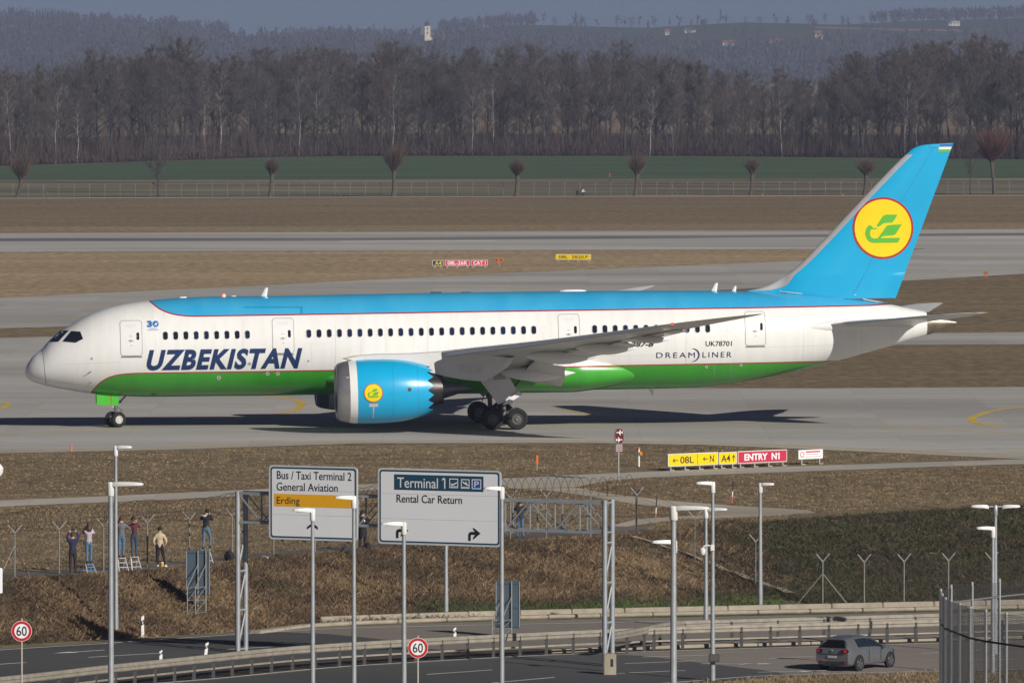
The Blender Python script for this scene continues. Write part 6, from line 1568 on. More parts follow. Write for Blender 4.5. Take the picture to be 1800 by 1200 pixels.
# ---- bags and gear on the path
def bag(px, pyb, dims, label, mat, seed, strap=True, accent=None, name='backpack'):
    p = GT(px, pyb); t = T(name, label, 'bag', p, seed * .7); rng = random.Random(seed); a, b_, c = dims; rows = []
    for i in range(9):
        v = i / 8; r = (sin(pi * min(.98, v * .9 + .1)) ** .5) * (1 if v < .7 else 1 - (v - .7) * .9)
        rows.append([(a/2 * r * abs(cos(q)) ** .75 * (1 if cos(q) > 0 else -1) * (1 + .08 * rng.uniform(-1, 1)), b_/2 * r * abs(sin(q)) ** .75 * (1 if sin(q) > 0 else -1) * (1 + .08 * rng.uniform(-1, 1)), c * v) for q in [2*pi*k/14 for k in range(14)]])
    mb = MB(); mb.grid(rows, close_u=True); mb.add(rows[-1], [tuple(range(14))]); mb.build('bag_body', mat, t, smooth=True, angle=180)
    MB().box((0, -b_/2 - .0, c * .4), (a * .6, .08, c * .4)).build('front_pocket', mat, t, bevel=.03)
    if strap: MB().path([(-a*.3, -b_*.3, c*.9), (-a*.42, -b_*.75, c*.5), (-a*.3, -b_*.6, .05)], .018).build('strap', mat, t); MB().path([(-.06, 0, c * .95), (0, 0, c + .05), (.06, 0, c * .95)], .012).build('handle', mat, t)
    if accent: MB().box((a*.45, -b_*.3, .1), (.1, .1, .16)).build('trim', accent, t, bevel=.02)
BAGM = cloth('black_bag_fabric', (.013, .013, .016))
bag(403, 985.5, (.46, .38, .48), 'bulky black backpack standing on the path right of the sign back', BAGM, 1)
bag(421, 985.5, (.42, .32, .22), 'flat black bag lying beside the bulky black backpack', BAGM, 2, strap=False)
bag(465, 983, (.6, .3, .16), 'white and blue bag lying on the path', cloth('white_bag', (.55, .56, .58)), 3, strap=False, accent=pm('blue_trim', (.02, .2, .5)), name='sports_bag')
bag(485.5, 982, (.5, .3, .2), 'dark bag lying right of the white and blue one', BAGM, 4)
bag(608, 972.5, (.34, .3, .36), 'dark backpack with red and white trim beneath the amber striped board', cloth('slate_bag', (.03, .034, .045)), 5, accent=pm('red_trim', (.6, .12, .1)))
bag(626, 973, (.5, .3, .18), 'dark bag lying at the feet of the watcher in black', BAGM, 6, strap=False)
bag(647, 969, (.4, .3, .42), 'black backpack leaning beside the watcher in black', BAGM, 7)
bag(700, 964, (.7, .3, .14), 'brown blanket roll on the slope edge below the wide board', cloth('brown_blanket', (.09, .055, .04)), 8, strap=False, name='blanket_roll')
p = GT(285, 996.5); t = T('drinks_cup', 'small orange cup standing by the white shoes of the beige watcher', 'cup', p); MB().lathe([(0, 0), (0, .06), (.2, .08), (.2, .07), (.02, .05)], 14, 'z').build('cup', pm('orange_cup', (.75, .35, .03), var=.05), t, smooth=True); MB().lathe([(.2, .085), (.225, .08), (.23, 0)], 14, 'z').build('lid', WPLAS, t)
# =================================================================== TREES, HILLS, HAZE
def slivers(P, Q, w0, w1, rng):
    """thin flat twigs from P to Q as arrays; returns verts, faces"""
    n = len(P); d = Q - P; r = rng.normal(size=(n, 3)); s = np.cross(d, r); s /= (np.linalg.norm(s, axis=1)[:, None] + 1e-9)
    w0 = np.asarray(w0).reshape(-1, 1) if np.ndim(w0) else w0; w1 = np.asarray(w1).reshape(-1, 1) if np.ndim(w1) else w1
    v = np.stack([P - s * w0 / 2, P + s * w0 / 2, Q + s * w1 / 2, Q - s * w1 / 2], 1).reshape(-1, 3)
    f = np.arange(4 * n).reshape(n, 4)
    return v, f
def mesh_np(name, v, f, mat, smooth=False):
    me = bpy.data.meshes.new(name); nv, nf = len(v), len(f); k = f.shape[1]
    me.vertices.add(nv); me.vertices.foreach_set('co', np.ascontiguousarray(v, dtype=np.float32).ravel())
    me.loops.add(nf * k); me.loops.foreach_set('vertex_index', np.ascontiguousarray(f, dtype=np.int32).ravel())
    me.polygons.add(nf); me.polygons.foreach_set('loop_start', np.arange(0, nf * k, k, dtype=np.int32))
    me.update(calc_edges=True); me.materials.append(mat); return me
def bare_tree(seed, H, spread, base, upright, n1, limb_r=None, twig_w=.036):
    """trunk mesh builder + twig arrays for a leafless tree"""
    R = random.Random(seed); rng = np.random.default_rng(seed); mb = MB(); TP = []; TQ = []; TW = []
    r0 = limb_r or H * .014
    pts = []; x = y = 0.0
    nseg = 9
    for k in range(nseg + 1):
        f = k / nseg; pts.append(Vector((x, y, H * .93 * f))); x += R.uniform(-.035, .035) * H * .35; y += R.uniform(-.035, .035) * H * .35
    mb.path(pts, [r0 * (1 - .9 * k / nseg) + .01 for k in range(nseg + 1)], n=6)
    def along(f): f *= nseg; i = min(nseg - 1, int(f)); return pts[i].lerp(pts[i + 1], f - i)
    def twigs(a, b_, n, ln):
        d = (b_ - a)
        for _ in range(n):
            q = a + d * R.uniform(.25, 1.0); v = d.normalized() * R.uniform(.3, 1) + Vector((R.gauss(0, .55), R.gauss(0, .55), R.gauss(.25, .45) + upright * .6))
            v.normalize(); e = q + v * ln * R.uniform(.5, 1.2); TP.append(q); TQ.append(e); TW.append(twig_w)
            for _ in range(2):
                q2 = q.lerp(e, R.uniform(.3, .8)); v2 = v + Vector((R.gauss(0, .5), R.gauss(0, .5), R.gauss(.15, .4))); v2.normalize()
                TP.append(q2); TQ.append(q2 + v2 * ln * R.uniform(.3, .7)); TW.append(twig_w * .7)
    for i in range(n1):
        f = base + (1 - base) * ((i + R.random()) / n1) ** .9; f = min(f, .985); p = along(f); az = i * 2.4 + R.uniform(-.5, .5)
        prof = sin(pi * min(.97, max(.06, (f - base) / (1 - base) * .78 + .16))) ** .8
        ln = spread * prof * R.uniform(.7, 1.15); el = upright + (1 - upright) * R.uniform(-.05, .5)
        d = Vector((cos(az) * (1 - el * .6), sin(az) * (1 - el * .6), .25 + el)); d.normalize()
        q = p; br = [p]; m = 4
        for k in range(m):
            d = (d + Vector((R.gauss(0, .16), R.gauss(0, .16), R.gauss(.10, .12)))).normalized(); q = q + d * ln / m; br.append(q)
        rr = r0 * .42 * (1 - f * .55); mb.path(br, [rr * (1 - .8 * k / m) + .008 for k in range(m + 1)], n=4)
        for j in range(6):
            ff = R.uniform(.2, .98) * m; a = br[int(ff)].lerp(br[min(m, int(ff) + 1)], ff % 1)
            dd = (d + Vector((R.gauss(0, .6), R.gauss(0, .6), R.gauss(.15, .4) + upright * .3))).normalized(); l2 = ln * R.uniform(.25, .5); b2 = a + dd * l2
            mb.tube(a, b2, rr * .38, .012, 3, False); twigs(a, b2, 14, max(.7, ln * .26))
    P = np.array([list(p) for p in TP]); Q = np.array([list(p) for p in TQ]); W = np.array(TW)
    v, f = slivers(P, Q, W, W * .35, rng)
    return mb, v, f
def bark(name, c, tw): return pm('bark_' + name, c, rough=.9, var=.25, scale=1.2), pm('twigs_' + name, tw, rough=.9, var=.2, scale=.4)
KIND = {'alder': bark('alder', (.045, .040, .037), (.090, .076, .074)), 'oak': bark('oak', (.042, .038, .034), (.082, .073, .064)), 'poplar': bark('poplar', (.065, .06, .052), (.090, .078, .066)), 'birch': bark('birch', (.26, .25, .235), (.09, .075, .073)), 'red': bark('red', (.045, .038, .036), (.100, .072, .066))}
VAR = []
for seed, H, sp, base, upr, n1, kind in ((1, 22, 5.6, .22, .25, 30, 'alder'), (2, 21, 7.0, .18, .10, 30, 'oak'), (3, 24, 4.2, .2, .65, 30, 'poplar'), (4, 21, 5.2, .2, .2, 32, 'red'), (5, 20, 6.2, .15, .15, 30, 'alder'), (6, 23, 5.0, .3, .4, 28, 'poplar'), (7, 22, 4.2, .35, .3, 26, 'birch'), (8, 19, 3.8, .3, .45, 24, 'birch')):
    mb, v, f = bare_tree(seed, H, sp, base, upr, n1, limb_r=.28 if kind != 'birch' else .16)
    bk, tw = KIND[kind]
    tm = bpy.data.meshes.new('trunk'); tm.from_pydata(mb.v, [], mb.f); tm.materials.append(bk); tm.polygons.foreach_set('use_smooth', [True] * len(tm.polygons))
    VAR.append((tm, mesh_np('crown', v, f, tw), H, kind))
def put_tree(vi, loc, h, rz, label, group, name='bare_tree', wide=1.0):
    tm, cm_, H, kind = VAR[vi]; t = T(name, label, 'tree', loc, rz, group); s = h / H; t.scale = (s * wide, s * wide, s)
    for nm, me in (('trunk', tm), ('crown', cm_)):
        o = bpy.data.objects.new(nm, me); COL.objects.link(o); o.parent = t
    return t
R = random.Random(77)
# skyline of the wood in photograph pixels: (px, y of the crown tops)
sky_line = pchip([-200, 0, 100, 230, 330, 480, 600, 680, 800, 950, 1060, 1150, 1290, 1400, 1500, 1560, 1650, 1750, 1850, 2000], [130, 128, 118, 98, 86, 98, 88, 90, 100, 88, 92, 100, 124, 140, 108, 84, 62, 70, 80, 80])
def edge_y(px): return float(np.interp(px, [-200, 0, 150, 320, 480, 620, 1200, 1800, 2000], [299, 293, 287.5, 282.5, 277, 274.8, 274.8, 281, 284]))
LAB = {'alder': 'bare grey-brown tree in the wood beyond the green field', 'oak': 'bare wide-crowned tree in the wood beyond the green field', 'poplar': 'bare upright olive-brown tree in the wood beyond the green field', 'red': 'bare reddish-brown tree in the wood beyond the green field', 'birch': 'bare white-stemmed birch in the wood beyond the green field'}
GRP = {k: 'bare %s trees of the wood' % k for k in LAB}
WHERE = [(70, 'behind the leftmost pollard'), (200, 'left of the first young tree'), (330, 'behind the left young tree'), (460, 'right of the left young tree'), (580, 'behind the pollard above the cockpit'), (720, 'behind the tall tufted pollard'), (850, 'below the church tower'), (980, 'behind the round pollard'), (1100, 'behind the red walker'), (1220, 'behind the thin-tufted pollard'), (1350, 'behind the small round pollard'), (1480, 'left of the tail fin'), (1620, 'above the tail fin'), (1720, 'behind the red-headed pollard'), (9999, 'at the right border')]
def where(px): return next(w for q, w in WHERE if px < q)
ROWN = ['at the wood edge', 'just inside the wood', 'deep in the wood', 'at the back of the wood']
LOOK = {'alder': 'grey-brown tree', 'oak': 'wide-crowned tree', 'poplar': 'upright olive-brown tree', 'red': 'reddish-brown tree', 'birch': 'white-stemmed birch'}
def wood_row(n, d0, d1, hs, kinds, px0=-160, px1=1960, rown=0):
    for k in range(n):
        px = px0 + (px1 - px0) * (k + R.uniform(.1, .9)) / n; base = G(px, edge_y(px)); D = base.y + R.uniform(d0, d1)
        loc = Vector(((px - 900) / FPX * D, D, 0)); h = (CH + (95 - float(sky_line(px))) / FPX * D) * R.uniform(*hs) * (1 + .05 * sin(px * .047) + .04 * sin(px * .121 + 1))
        vi = R.choice(kinds); put_tree(vi, loc, h, R.uniform(0, 6.28), 'bare %s %s, %s' % (LOOK[VAR[vi][3]], ROWN[rown], where(px)), GRP[VAR[vi][3]], wide=R.uniform(.85, 1.15))
wood_row(40, 4, 14, (.55, .95), [0, 0, 1, 3, 4, 5, 2])
wood_row(60, 16, 45, (.72, 1.04), [0, 1, 2, 3, 4, 5, 4, 0], rown=1)
wood_row(75, 45, 110, (.85, 1.06), [0, 1, 3, 4, 5, 2], rown=2)
wood_row(80, 110, 200, (.92, 1.05), [0, 1, 3, 4, 5, 2], rown=3)
sheet('forest_floor', [(-300,303),(-100,298),(0,292.8),(150,287.3),(320,282.3),(480,276.8),(620,274.6),(1200,274.6),(1800,280.8),(2100,284),(2100,240),(1800,238),(1200,235),(620,235),(320,238),(0,244),(-300,250)], .02, pavement_material('leaf_litter', (.055, .042, .034), streak=.4))
for px, ytop, D_, vi in ((20,130,8,6),(98,128,8,6),(135,160,6,7),(525,105,10,6),(555,110,14,7),(830,140,6,7),(865,115,12,6),(960,105,14,7),(1142,135,3,6),(1185,105,10,7),(1375,118,5,6),(1590,125,6,6),(1610,120,12,7),(1780,100,8,6),(690,115,12,7),(385,100,18,7),(362,112,12,7)):
    base = G(px, edge_y(px)); D = base.y + D_; h = CH + (95 - ytop) / FPX * D
    put_tree(vi, Vector(((px - 900) / FPX * D, D, 0)), h, R.uniform(0, 6.28), 'bare white-stemmed birch in the wood, %s' % where(px), GRP['birch'], name='birch_tree', wide=.95)
# undergrowth along the wood's edge
def undergrowth():
    rng = np.random.default_rng(5); n = 60000
    px = rng.uniform(-180, 1980, n); D = np.array([G(float(a), edge_y(float(a))).y for a in px]) + 2 + rng.uniform(0, 1, n) ** 1.3 * 90
    x = (px - 900) / FPX * D; lump = .5 + .5 * np.sin(px * .021 + 1.3) * np.sin(px * .053) + .35 * np.sin(px * .11 + D * .2)
    h = np.clip(3.0 + 3.4 * lump + rng.normal(0, .9, n), .8, 9)
    z0 = rng.uniform(0, .55, n) * h; P = np.stack([x, D, z0], 1); Q = P + np.stack([rng.normal(0, .5, n), rng.normal(0, .5, n), h * rng.uniform(.25, .6, n)], 1)
    v, f = slivers(P, Q, .10, .03, rng); me = mesh_np('undergrowth', v, f, pm('brown_brush', (.062, .044, .038), rough=.95, var=.25, scale=.08))
    o = bpy.data.objects.new('undergrowth', me); COL.objects.link(o); tag(o, 'brown leafless brush along the foot of the wood', 'undergrowth', kind='stuff')
undergrowth()
# pollarded willows and young trees along the perimeter road
def pollard(px, pyb, ht, wpx, hpx_trunk, label, seed, col, lean=0.0, group='pollard trees along the perimeter road'):
    p = G(px, pyb); s = FPX / p.y; H = (pyb - ht) / s; w = wpx / s; th = hpx_trunk / s; R_ = random.Random(seed); rng = np.random.default_rng(seed)
    t = T('pollard_tree', label, 'tree', p, R_.uniform(0, 6), group)
    t.rotation_euler = (0, 0, 0); mb = MB(); top = Vector((lean * th, 0, th))
    mb.path([(0, 0, 0), (lean * th * .3 + .04, 0, th * .35), (lean * th * .7 - .03, 0, th * .7), top, top + Vector((0, 0, .5))], [.34, .26, .24, .36, .2], n=9)
    for k in range(7): a = k * .9; mb.path([top, top + Vector((.45 * cos(a), .45 * sin(a), .35)), top + Vector((.7 * cos(a), .7 * sin(a), .9))], [.16, .11, .05], n=5)
    mb.build('trunk', pm('willow_bark', (.075, .06, .048), rough=.9, var=.3, scale=4), t, smooth=True)
    n = (700 + seed % 5 * 110) * (2 if col else 1); az = rng.uniform(0, 2*pi, n); w *= R_.uniform(.9, 1.12); el = np.arccos(rng.uniform(.12, 1, n)); Rr = w / 2; Hh = H - th
    r = rng.uniform(.55, 1.0, n) ** .6
    el = np.arccos(rng.uniform(-.55, 1, n)); r = np.clip(rng.normal(.84, .16, n) * (1 + .16 * np.sin(az * 2 + seed) + .10 * np.sin(az * 5 + el * 3 + seed * 2)), .3, 1.25)
    tip = np.stack([np.sin(el) * np.cos(az) * Rr * r, np.sin(el) * np.sin(az) * Rr * r, (.46 + .54 * np.cos(el) * r) * Hh], 1)
    fan = np.clip(.30 + 1.15 * tip[:, 2] / Hh, .2, 1.0); tip[:, 0] *= fan; tip[:, 1] *= fan          # twigs fan upward from the knuckle
    st = tip * rng.uniform(.02, .55, n)[:, None]; off = np.array([top.x, top.y, top.z + .15])
    v, f = slivers(st + off, tip + off, .034, .014, rng); o = bpy.data.objects.new('crown', mesh_np('crown', v, f, pm('willow_twigs_%d' % col, ((.085, .058, .042), (.11, .05, .042))[col], rough=.9, var=.2, scale=.6))); COL.objects.link(o); o.parent = t
for a in ((30,347.5,268,44,30,'pollard tree with bushy head at the far left of the perimeter road',21,0,.25), (474,346.5,277,37,38,'pollard tree above the cockpit, small bushy head',22,0,.12), (691,346,251,47,43,'tall pollard tree with long tuft above the forward cabin',23,0,.04), (906.5,345.5,278,40,35,'pollard tree with round head above the wing root',24,0,.1), (1116,344.8,262,46,37,'tall thin-tufted pollard tree above the rear cabin',25,0,.12), (1319,343.8,276,37,36,'small round pollard tree left of the tail fin',26,0,.1), (1519,343.2,275,40,33,'pollard tree partly hidden by the tail fin leading edge',27,0,.12)):
    pollard(*a)
pollard(1748, 342.3, 219, 84, 56, 'big red-headed pollard tree with thick trunk right of the fin tip', 28, 1, -.08)
def young(px, pyb, ht, wpx, vi, label):
    p = G(px, pyb); s = FPX / p.y; h = (pyb - ht) / s; t = put_tree(vi, p, h, 1.0, label, 'young trees along the perimeter road', name='young_tree', wide=(wpx / s) / (h * .5))
young(278, 346.8, 245, 50, 4, 'young bare tree with thin stem between the two left pollards'); young(1706, 342.6, 222, 46, 0, 'thin young bare tree left of the red-headed pollard')

# ---- hills far behind
def hill_z(x, y):
    t = (y - 6400) / 3200; t = max(0, min(1.35, t)); px = 900 + x / y * FPX
    ridge = float(np.interp(px, [-300, 0, 130, 300, 420, 600, 700, 800, 900, 1000, 1150, 1300, 1500, 1600, 1800, 2100], [60, 58, 54, 47, 42, 40, 42, 50, 54, 50, 50, 55, 58, 60, 63, 66]))
    z = ridge * (t * t * (3 - 2 * min(t, 1)) if t < 1 else 1 - (t - 1) * .5)
    return z + 2.5 * sin(x * .011 + y * .002) * min(1, t * 2) + 1.2 * sin(x * .031) * min(1, t)
xs = list(np.arange(-1500, 1501, 50)); ys = list(np.arange(6400, 10801, 160))
mb = MB(); mb.grid([[(x, y, hill_z(x, y) + .05) for x in xs] for y in ys])
def hill_mat():
    m = bpy.data.materials.new('hill_fields'); m.use_nodes = True; N = m.node_tree.nodes; Lk = m.node_tree.links; b = N['Principled BSDF']; b.inputs['Roughness'].default_value = .95; b.inputs['Specular IOR Level'].default_value = .05
    geo = N.new('ShaderNodeNewGeometry'); mp = N.new('ShaderNodeMapping'); mp.inputs['Scale'].default_value = (.0045, .0022, 0)
    vo = N.new('ShaderNodeTexVoronoi'); vo.inputs['Scale'].default_value = 1.0; Lk.new(geo.outputs['Position'], mp.inputs[0]); Lk.new(mp.outputs[0], vo.inputs['Vector'])
    cr = N.new('ShaderNodeValToRGB'); cr.color_ramp.interpolation = 'CONSTANT'; e = cr.color_ramp.elements; e[0].color = (.055, .085, .04, 1); e[1].position = .45; e[1].color = (.07, .10, .045, 1)
    for pos, c in ((.68, (.16, .12, .085, 1)), (.8, (.06, .075, .04, 1))): q = e.new(pos); q.color = c
    sp = N.new('ShaderNodeSeparateColor'); Lk.new(vo.outputs['Color'], sp.inputs[0]); Lk.new(sp.outputs[0], cr.inputs[0]); Lk.new(cr.outputs[0], b.inputs['Base Color']); return m
tag(mb.build('hills', hill_mat(), smooth=True, angle=180), kind='structure')
def hill_at(px, py):
    r = ray(px, py); t = 6300
    while t < 10700:
        p = r * t
        if CH + p.z <= hill_z(p.x, p.y): break
        t += 6
    return Vector((p.x, p.y, hill_z(p.x, p.y)))
strip_pts = [hill_at(px, py) for px, py in ((1430, 50), (1500, 51), (1600, 54), (1690, 55.5))]
rows = []
for p in resample(strip_pts, 20): rows.append([(p.x, p.y - 60, hill_z(p.x, p.y - 60) + .6), (p.x, p.y, hill_z(p.x, p.y) + .6), (p.x, p.y + 60, hill_z(p.x, p.y + 60) + .6)])
tag(MB().grid(rows).build('ploughed_field', pm('ploughed_earth', (.26, .17, .11), rough=.95, var=.1, scale=.01)), kind='structure')
def woodland():
    rng = np.random.default_rng(9); P = []; Q = []; W = []
    n = 7000; k = 0
    while k < n:
        y = rng.uniform(6450, 9900); px = rng.uniform(-250, 2050); x = (px - 900) / FPX * y; z = hill_z(x, y); py = 95 + (CH - z) / y * FPX
        lim = float(np.interp(px, [0, 130, 330, 420, 600, 700, 850, 1000, 1150, 1300, 1450, 1600, 1800], [40, 48, 62, 76, 70, 72, 66, 76, 86, 92, 80, 74, 70]))
        up = (px < 140 and y > 9000) or (770 < px < 945 and y > 9300) or (1530 < px and y > 9250) or (150 < px < 400 and rng.random() < .5)
        if py < lim and not up and rng.random() > .03: continue
        if abs(px - 752) < 11 and 95 + (CH - z - 16) / y * FPX < 66: continue
        k += 1; conif = rng.random() < .06 or (px < 110 and y > 9000); h = rng.uniform(11, 18); m = 13
        for _ in range(m):
            if conif: a = rng.uniform(0, 6.28); f = rng.uniform(0, .9); r = 3 * (1 - f); P.append((x, y, z + h * f)); Q.append((x + r * cos(a), y + r * sin(a), z + h * f + h * .16)); W.append(2.2 * (1 - f) + .4)
            elif rng.random() < .8:
                u = rng.normal(size=3); u /= np.linalg.norm(u) + 1e-6; c0 = np.array([x, y, z + h * .58]); P.append(tuple(c0 + u * np.array([1.5, 1.5, h * .12]))); Q.append(tuple(c0 + u * np.array([4.6, 4.6, h * .42]) * rng.uniform(.75, 1.0))); W.append(rng.uniform(.9, 2.2))
            else: r = rng.uniform(0, 4.0); a = rng.uniform(0, 6.28); P.append((x + r * .2 * cos(a), y + r * .2 * sin(a), z + rng.uniform(0, h * .4))); Q.append((x + r * cos(a), y + r * sin(a), z + h * rng.uniform(.55, 1) * (1 - (r / 4) ** 3 * .35))); W.append(rng.uniform(.5, 1.5))
    v, f = slivers(np.array(P), np.array(Q), np.array(W), np.array(W) * .6, rng)
    o = bpy.data.objects.new('woodland', mesh_np('woodland', v, f, pm('far_woodland', (.052, .050, .050), rough=.95, var=.45, scale=.012))); COL.objects.link(o)
    tag(o, 'hazy bare woodland covering the far hillside', 'woodland', kind='stuff')
woodland()
for k, (px, hpx) in enumerate(((330,14),(365,12),(905,13),(925,12),(975,16),(1020,13),(1085,20),(1110,18),(1140,14),(1215,12),(1240,12),(1262,10),(1310,12),(1335,13),(1365,12),(1385,13),(1420,17),(1450,20),(1490,14),(1515,15),(840,22),(860,20),(800,20),(1545,18),(1570,20),(20,14),(60,16),(290,18),(210,18),(235,20))):
    x = (px - 900) / FPX * 9400; z = hill_z(x, 9400) - 3
    put_tree(k % 6, (x, 9400, z), hpx / (FPX / 9400) * 1.3, k * 1.1, 'tiny bare tree on the far ridge, ' + next(w for q, w in ((150, 'at the left border'), (345, 'left of the ploughed gap'), (700, 'left of the church tower'), (880, 'on the knoll beside the church tower'), (960, 'right of the church knoll'), (1120, 'between the church and the white houses'), (1290, 'above the row of white houses'), (1400, 'right of the row of white houses'), (1500, 'above the lone gabled house'), (9999, 'at the ridge wood on the right')) if px < q), 'bare trees on the far ridge', wide=1.25)
# ---- buildings on the far hillside
HW = pm('far_white_wall', (.6, .57, .52), rough=.8, var=.05); RT = pm('far_red_tiles', (.24, .085, .05), rough=.8, var=.15); DK = pm('far_dark_window', (.06, .06, .065), rough=.4)
def house(px, py, w, d, h, rh, label, rz=0.3, roof=RT):
    w, d, h, rh = w * .78, d * .78, h * .78, rh * .78
    p = hill_at(px, py); t = T('farm_house', label, 'house', p, rz, 'far houses on the hillside')
    MB().box((0, 0, h/2 - 1), (w, d, h + 2)).build('wall', HW, t)
    mb = MB(); e = .6; mb.add([(-w/2 - e, -d/2 - e, h), (w/2 + e, -d/2 - e, h), (w/2 + e, d/2 + e, h), (-w/2 - e, d/2 + e, h), (-w/2 - e, 0, h + rh), (w/2 + e, 0, h + rh)], [(0, 1, 5, 4), (2, 3, 4, 5), (0, 4, 3), (1, 2, 5)]); rf = mb.build('roof', roof, t)
    MB().box((w * .2, .8, h + rh * .8), (.9, .9, 2.2)).build('chimney', HW, rf)
    for k in range(3): MB().box((-w * .3 + w * .3 * k, -d/2 - .03, h * .55), (1.2, .08, 1.5)).build('window', DK, t)
house(1438, 70, 9, 8, 6.5, 4, 'small white gabled house alone on the right hillside', .2)
house(1213, 58, 14, 8, 3.5, 3, 'low white house left on the hillside below the ridge', .0, pm('far_grey_roof', (.12, .11, .11)))
house(1215, 85, 12, 8, 4, 3, 'far white house at the left end of the lower house row', .1); house(1222, 84, 10, 8, 4.5, 3, 'far white house second in the lower house row', -.2)
house(1280, 81, 14, 8, 3.5, 3, 'far white house in the middle of the lower house row', .1); house(1362, 77, 11, 7, 3, 3, 'far low house at the right end of the lower house row', -.1)
house(1676, 46, 15, 9, 4.5, 2, 'pale shed on the ploughed ridge at the right', .2, pm('pale_shed_roof', (.5, .48, .42))); house(1172, 62, 7, 7, 4, 3, 'tiny white house left of the low hillside house', .3); house(870, 80, 9, 7, 4, 3, 'tiny house among the trees below the church hill', .3)
p = hill_at(751, 72); p.z += 1
t = T('church', 'far white church tower with dark onion dome on the hillside', 'church', p, .1); hT = (72 - 48) / (FPX / p.y)
MB().box((0, 0, hT/2 - 3), (5.6, 5.6, hT + 6)).build('tower', pm('church_wall', (.80, .70, .52), rough=.8, var=.05), t)
MB().lathe([(hT, 3.2), (hT + .8, 3.0), (hT + 1.6, 2.2), (hT + 2.6, 2.9), (hT + 3.8, 2.3), (hT + 4.8, .7), (hT + 6.2, .2), (hT + 7.2, 0)], 16, 'z').build('onion_dome', pm('dark_copper', (.05, .06, .06), rough=.5), t, smooth=True)
for s in (-1, 1): MB().box((s * 0.0, -2.83, hT * (.8 if s > 0 else .5)), (1.3, .1, 2.4)).build('window', DK, t)
MB().box((10, 3, -1.0), (15, 8, 7)).build('nave', HW, t); MB().add([(2.5, -1.5, 2.4), (18, -1.5, 2.4), (18, 7.5, 2.4), (2.5, 7.5, 2.4), (2.5, 3, 6.5), (18, 3, 6.5)], [(0, 1, 5, 4), (2, 3, 4, 5), (1, 2, 5), (0, 4, 3)]).build('nave_roof', RT, t)

# ---- grass tufts close enough to show as blades
def tufts(name, label, n, sampler, hmin, hmax, cols, seed, wid=.03, blades=3):
    rng = np.random.default_rng(seed); pts, f = sampler(rng, n); n = len(pts)
    tone = np.repeat(rng.uniform(.45, 1.5, n), blades); pk = np.repeat(rng.random(n), blades)
    P = np.repeat(pts, blades, 0); fr = np.repeat(f, blades); h = rng.uniform(hmin, hmax, len(P)); P = P + np.stack([rng.normal(0, .06, len(P)), rng.normal(0, .06, len(P)), np.full(len(P), -.02)], 1)
    Q = P + np.stack([rng.normal(0, .75, len(P)) * h, rng.normal(0, .75, len(P)) * h, h], 1)
    v, fc = slivers(P, Q, wid, wid * .25, rng); me = mesh_np(name, v, fc, pm(name + '_blades', (1, 1, 1), rough=.95, var=.0, attr='tint'))
    c = np.array(cols); pick = c[np.clip((pk * .55 + fr * .75 + .22 * np.sin(P[:, 0] * .55 + 2 * np.sin(P[:, 1] * .31)) * np.sin(P[:, 1] * .6 + P[:, 0] * .23)) * len(c), 0, len(c) - 1).astype(int)] * tone[:, None] * rng.uniform(.85, 1.15, (len(P), 1))
    col = me.attributes.new('tint', 'FLOAT_COLOR', 'POINT'); col.data.foreach_set('color', np.repeat(np.concatenate([pick, np.ones((len(pick), 1))], 1), 4, 0).astype(np.float32).ravel())
    o = bpy.data.objects.new(name, me); COL.objects.link(o); tag(o, label, 'grass', kind='stuff')
def slope_s(rng, n):
    x = rng.uniform(-26, 12, n * 2); t = rng.uniform(0, 1.06, n * 2); a = np.array([y_bot(q) for q in x]); b_ = np.array([y_top(q) for q in x]); y = a + (b_ - a) * t
    ok = (x < 4) | (rng.random(n * 2) < .5); x, y, t = x[ok][:n], y[ok][:n], t[ok][:n]
    z = np.array([terr(p, q) for p, q in zip(x, y)]); g = np.where(t < .3, 1 - t / .3, 0) * np.clip((x + 12) / 14, 0.1, 1)
    return np.stack([x, y, z], 1), g
SLOPEC = [(.27, .185, .10), (.19, .125, .072), (.135, .085, .05), (.088, .056, .035), (.068, .044, .03), (.075, .08, .03), (.06, .085, .022), (.075, .115, .028)]
DRYC = [(.27, .20, .115), (.20, .145, .085), (.15, .10, .062), (.105, .07, .045), (.085, .056, .038), (.08, .085, .032), (.065, .09, .024), (.08, .12, .03)]
tufts('slope_grass', 'tangled dry grass on the embankment above the road', 42000, slope_s, .08, .24, SLOPEC, 3, wid=.035, blades=4)
TRK = [(880,851),(930,846),(1010,843),(1075,838),(1130,839),(1060,846),(1010,856),(1060,866),(1180,880),(1300,889),(1420,896),(1435,901),(1330,908),(1200,912),(1120,922),(1065,931),(1060,927),(1120,912),(1250,903),(1240,897),(1120,886),(1030,871),(960,861),(900,858)]
def inside(x, y):
    c = False
    for (x0, y0), (x1, y1) in zip(TRK, TRK[1:] + TRK[:1]):
        if (y0 > y) != (y1 > y) and x < (x1 - x0) * (y - y0) / (y1 - y0) + x0: c = not c
    return c
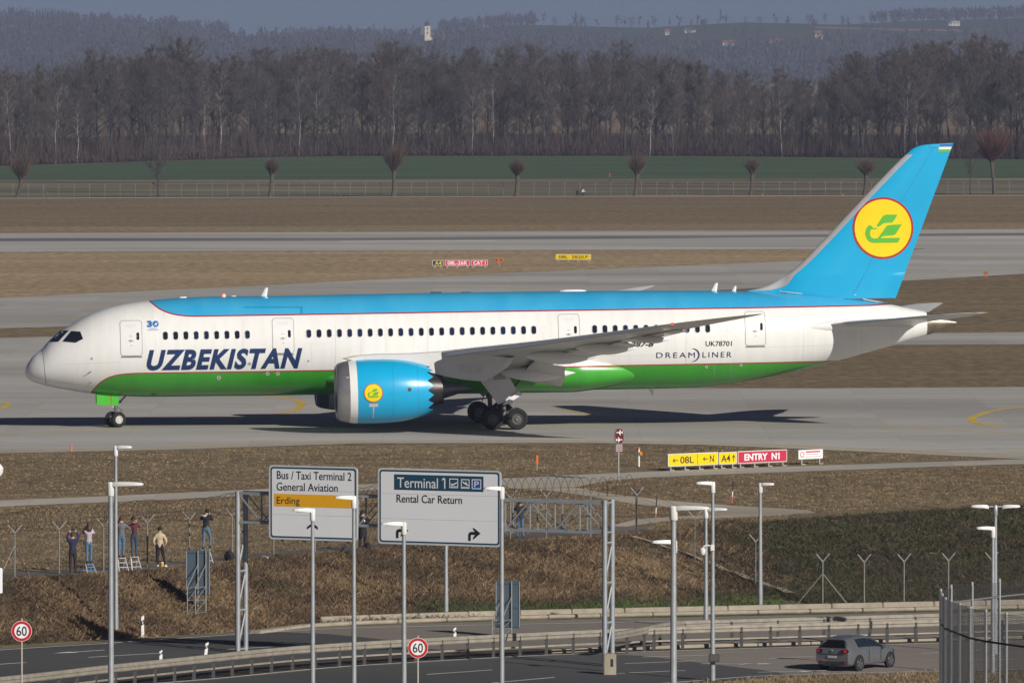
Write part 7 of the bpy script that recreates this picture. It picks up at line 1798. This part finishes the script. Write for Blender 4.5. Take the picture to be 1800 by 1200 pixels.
def field_s(rng, n):
    px = rng.uniform(-60, 1860, n); py = 785 + (1 - rng.random(n) ** 1.3) * 215; pts = []; g = []
    for a, b_ in zip(px, py):
        q = G(float(a), float(b_))
        if q.y < y_top(q.x) + 1.0: continue
        sy = float(np.interp(a, [0, 200, 420, 660, 880, 1100, 1400, 1800], [884.5, 876.5, 866.5, 855.5, 846, 835.5, 824, 811]))
        ey = float(np.interp(a, [0, 300, 640, 1040, 1240, 1440, 1800], [797, 790, 779, 778.5, 782, 790, 807]))
        fy = float(np.interp(a, [0, 150, 300, 480, 620, 760, 900, 1060, 1120], [1014, 1004, 993, 977, 965, 955, 945, 932, 926]))
        if abs(b_ - sy) < 7.5 or b_ < ey + 2 or (a < 1130 and abs(b_ - fy) < 5): continue
        if 870 < a < 1440 and 836 < b_ < 934 and inside(a, b_): continue
        pts.append((q.x, q.y, 0)); g.append(0.0)
    return np.array(pts), np.array(g)
tufts('field_grass', 'short dry winter grass on the airfield in front of the taxiway', 75000, field_s, .04, .11, DRYC[:5], 4, wid=.038, blades=3)
def scrub_s(rng, n):
    x = rng.uniform(9, 30, n); t = rng.uniform(.02, .95, n); a = np.array([y_bot(q) for q in x]); b_ = np.array([y_top(q) for q in x]); y = a + (b_ - a) * t
    keep = t > .25 - (x - 9) * .05; x, y, t = x[keep], y[keep], t[keep]
    return np.stack([x, y, [terr(p, q) for p, q in zip(x, y)]], 1), rng.random(len(x)) * .5
tufts('slope_scrub', 'dark low scrub on the slope at the right behind the fence', 16000, scrub_s, .06, .24, [(.03, .023, .014), (.055, .042, .024), (.09, .068, .04), (.035, .045, .012), (.045, .065, .014)], 6, wid=.04, blades=4)
def verge_s(rng, n):
    px = rng.uniform(1190, 1820, n); py = np.interp(px, [1190, 1230, 1400, 1800], [1205, 1201, 1190, 1180.5]) + rng.random(n) ** .8 * 45; pts = [G(float(a), float(b_), DROP) for a, b_ in zip(px, py)]
    return np.array([list(p) for p in pts]), np.zeros(n)
tufts('verge_grass', 'dry grass verge along the near road edge at the lower right', 9000, verge_s, .08, .26, DRYC[:3] + [(.17, .15, .06)], 8, blades=3)

# ---- the air itself
mb = MB(); mb.box((0, 5200, 39), (3400, 11600, 84)); hz_o = mb.build('haze', pm('unused', (1, 1, 1))); hz_o.data.materials.clear()
hm = bpy.data.materials.new('winter_haze'); hm.use_nodes = True; N = hm.node_tree.nodes
for n_ in list(N): N.remove(n_)
ho = N.new('ShaderNodeOutputMaterial'); pv = N.new('ShaderNodeVolumePrincipled'); pv.inputs['Color'].default_value = (*HAZE_COLOR, 1); pv.inputs['Density'].default_value = HAZE_DENSITY; pv.inputs['Anisotropy'].default_value = 0.0
hm.node_tree.links.new(pv.outputs[0], ho.inputs['Volume']); hz_o.data.materials.append(hm); tag(hz_o, 'thin blue winter haze over the whole plain', 'haze', kind='stuff')
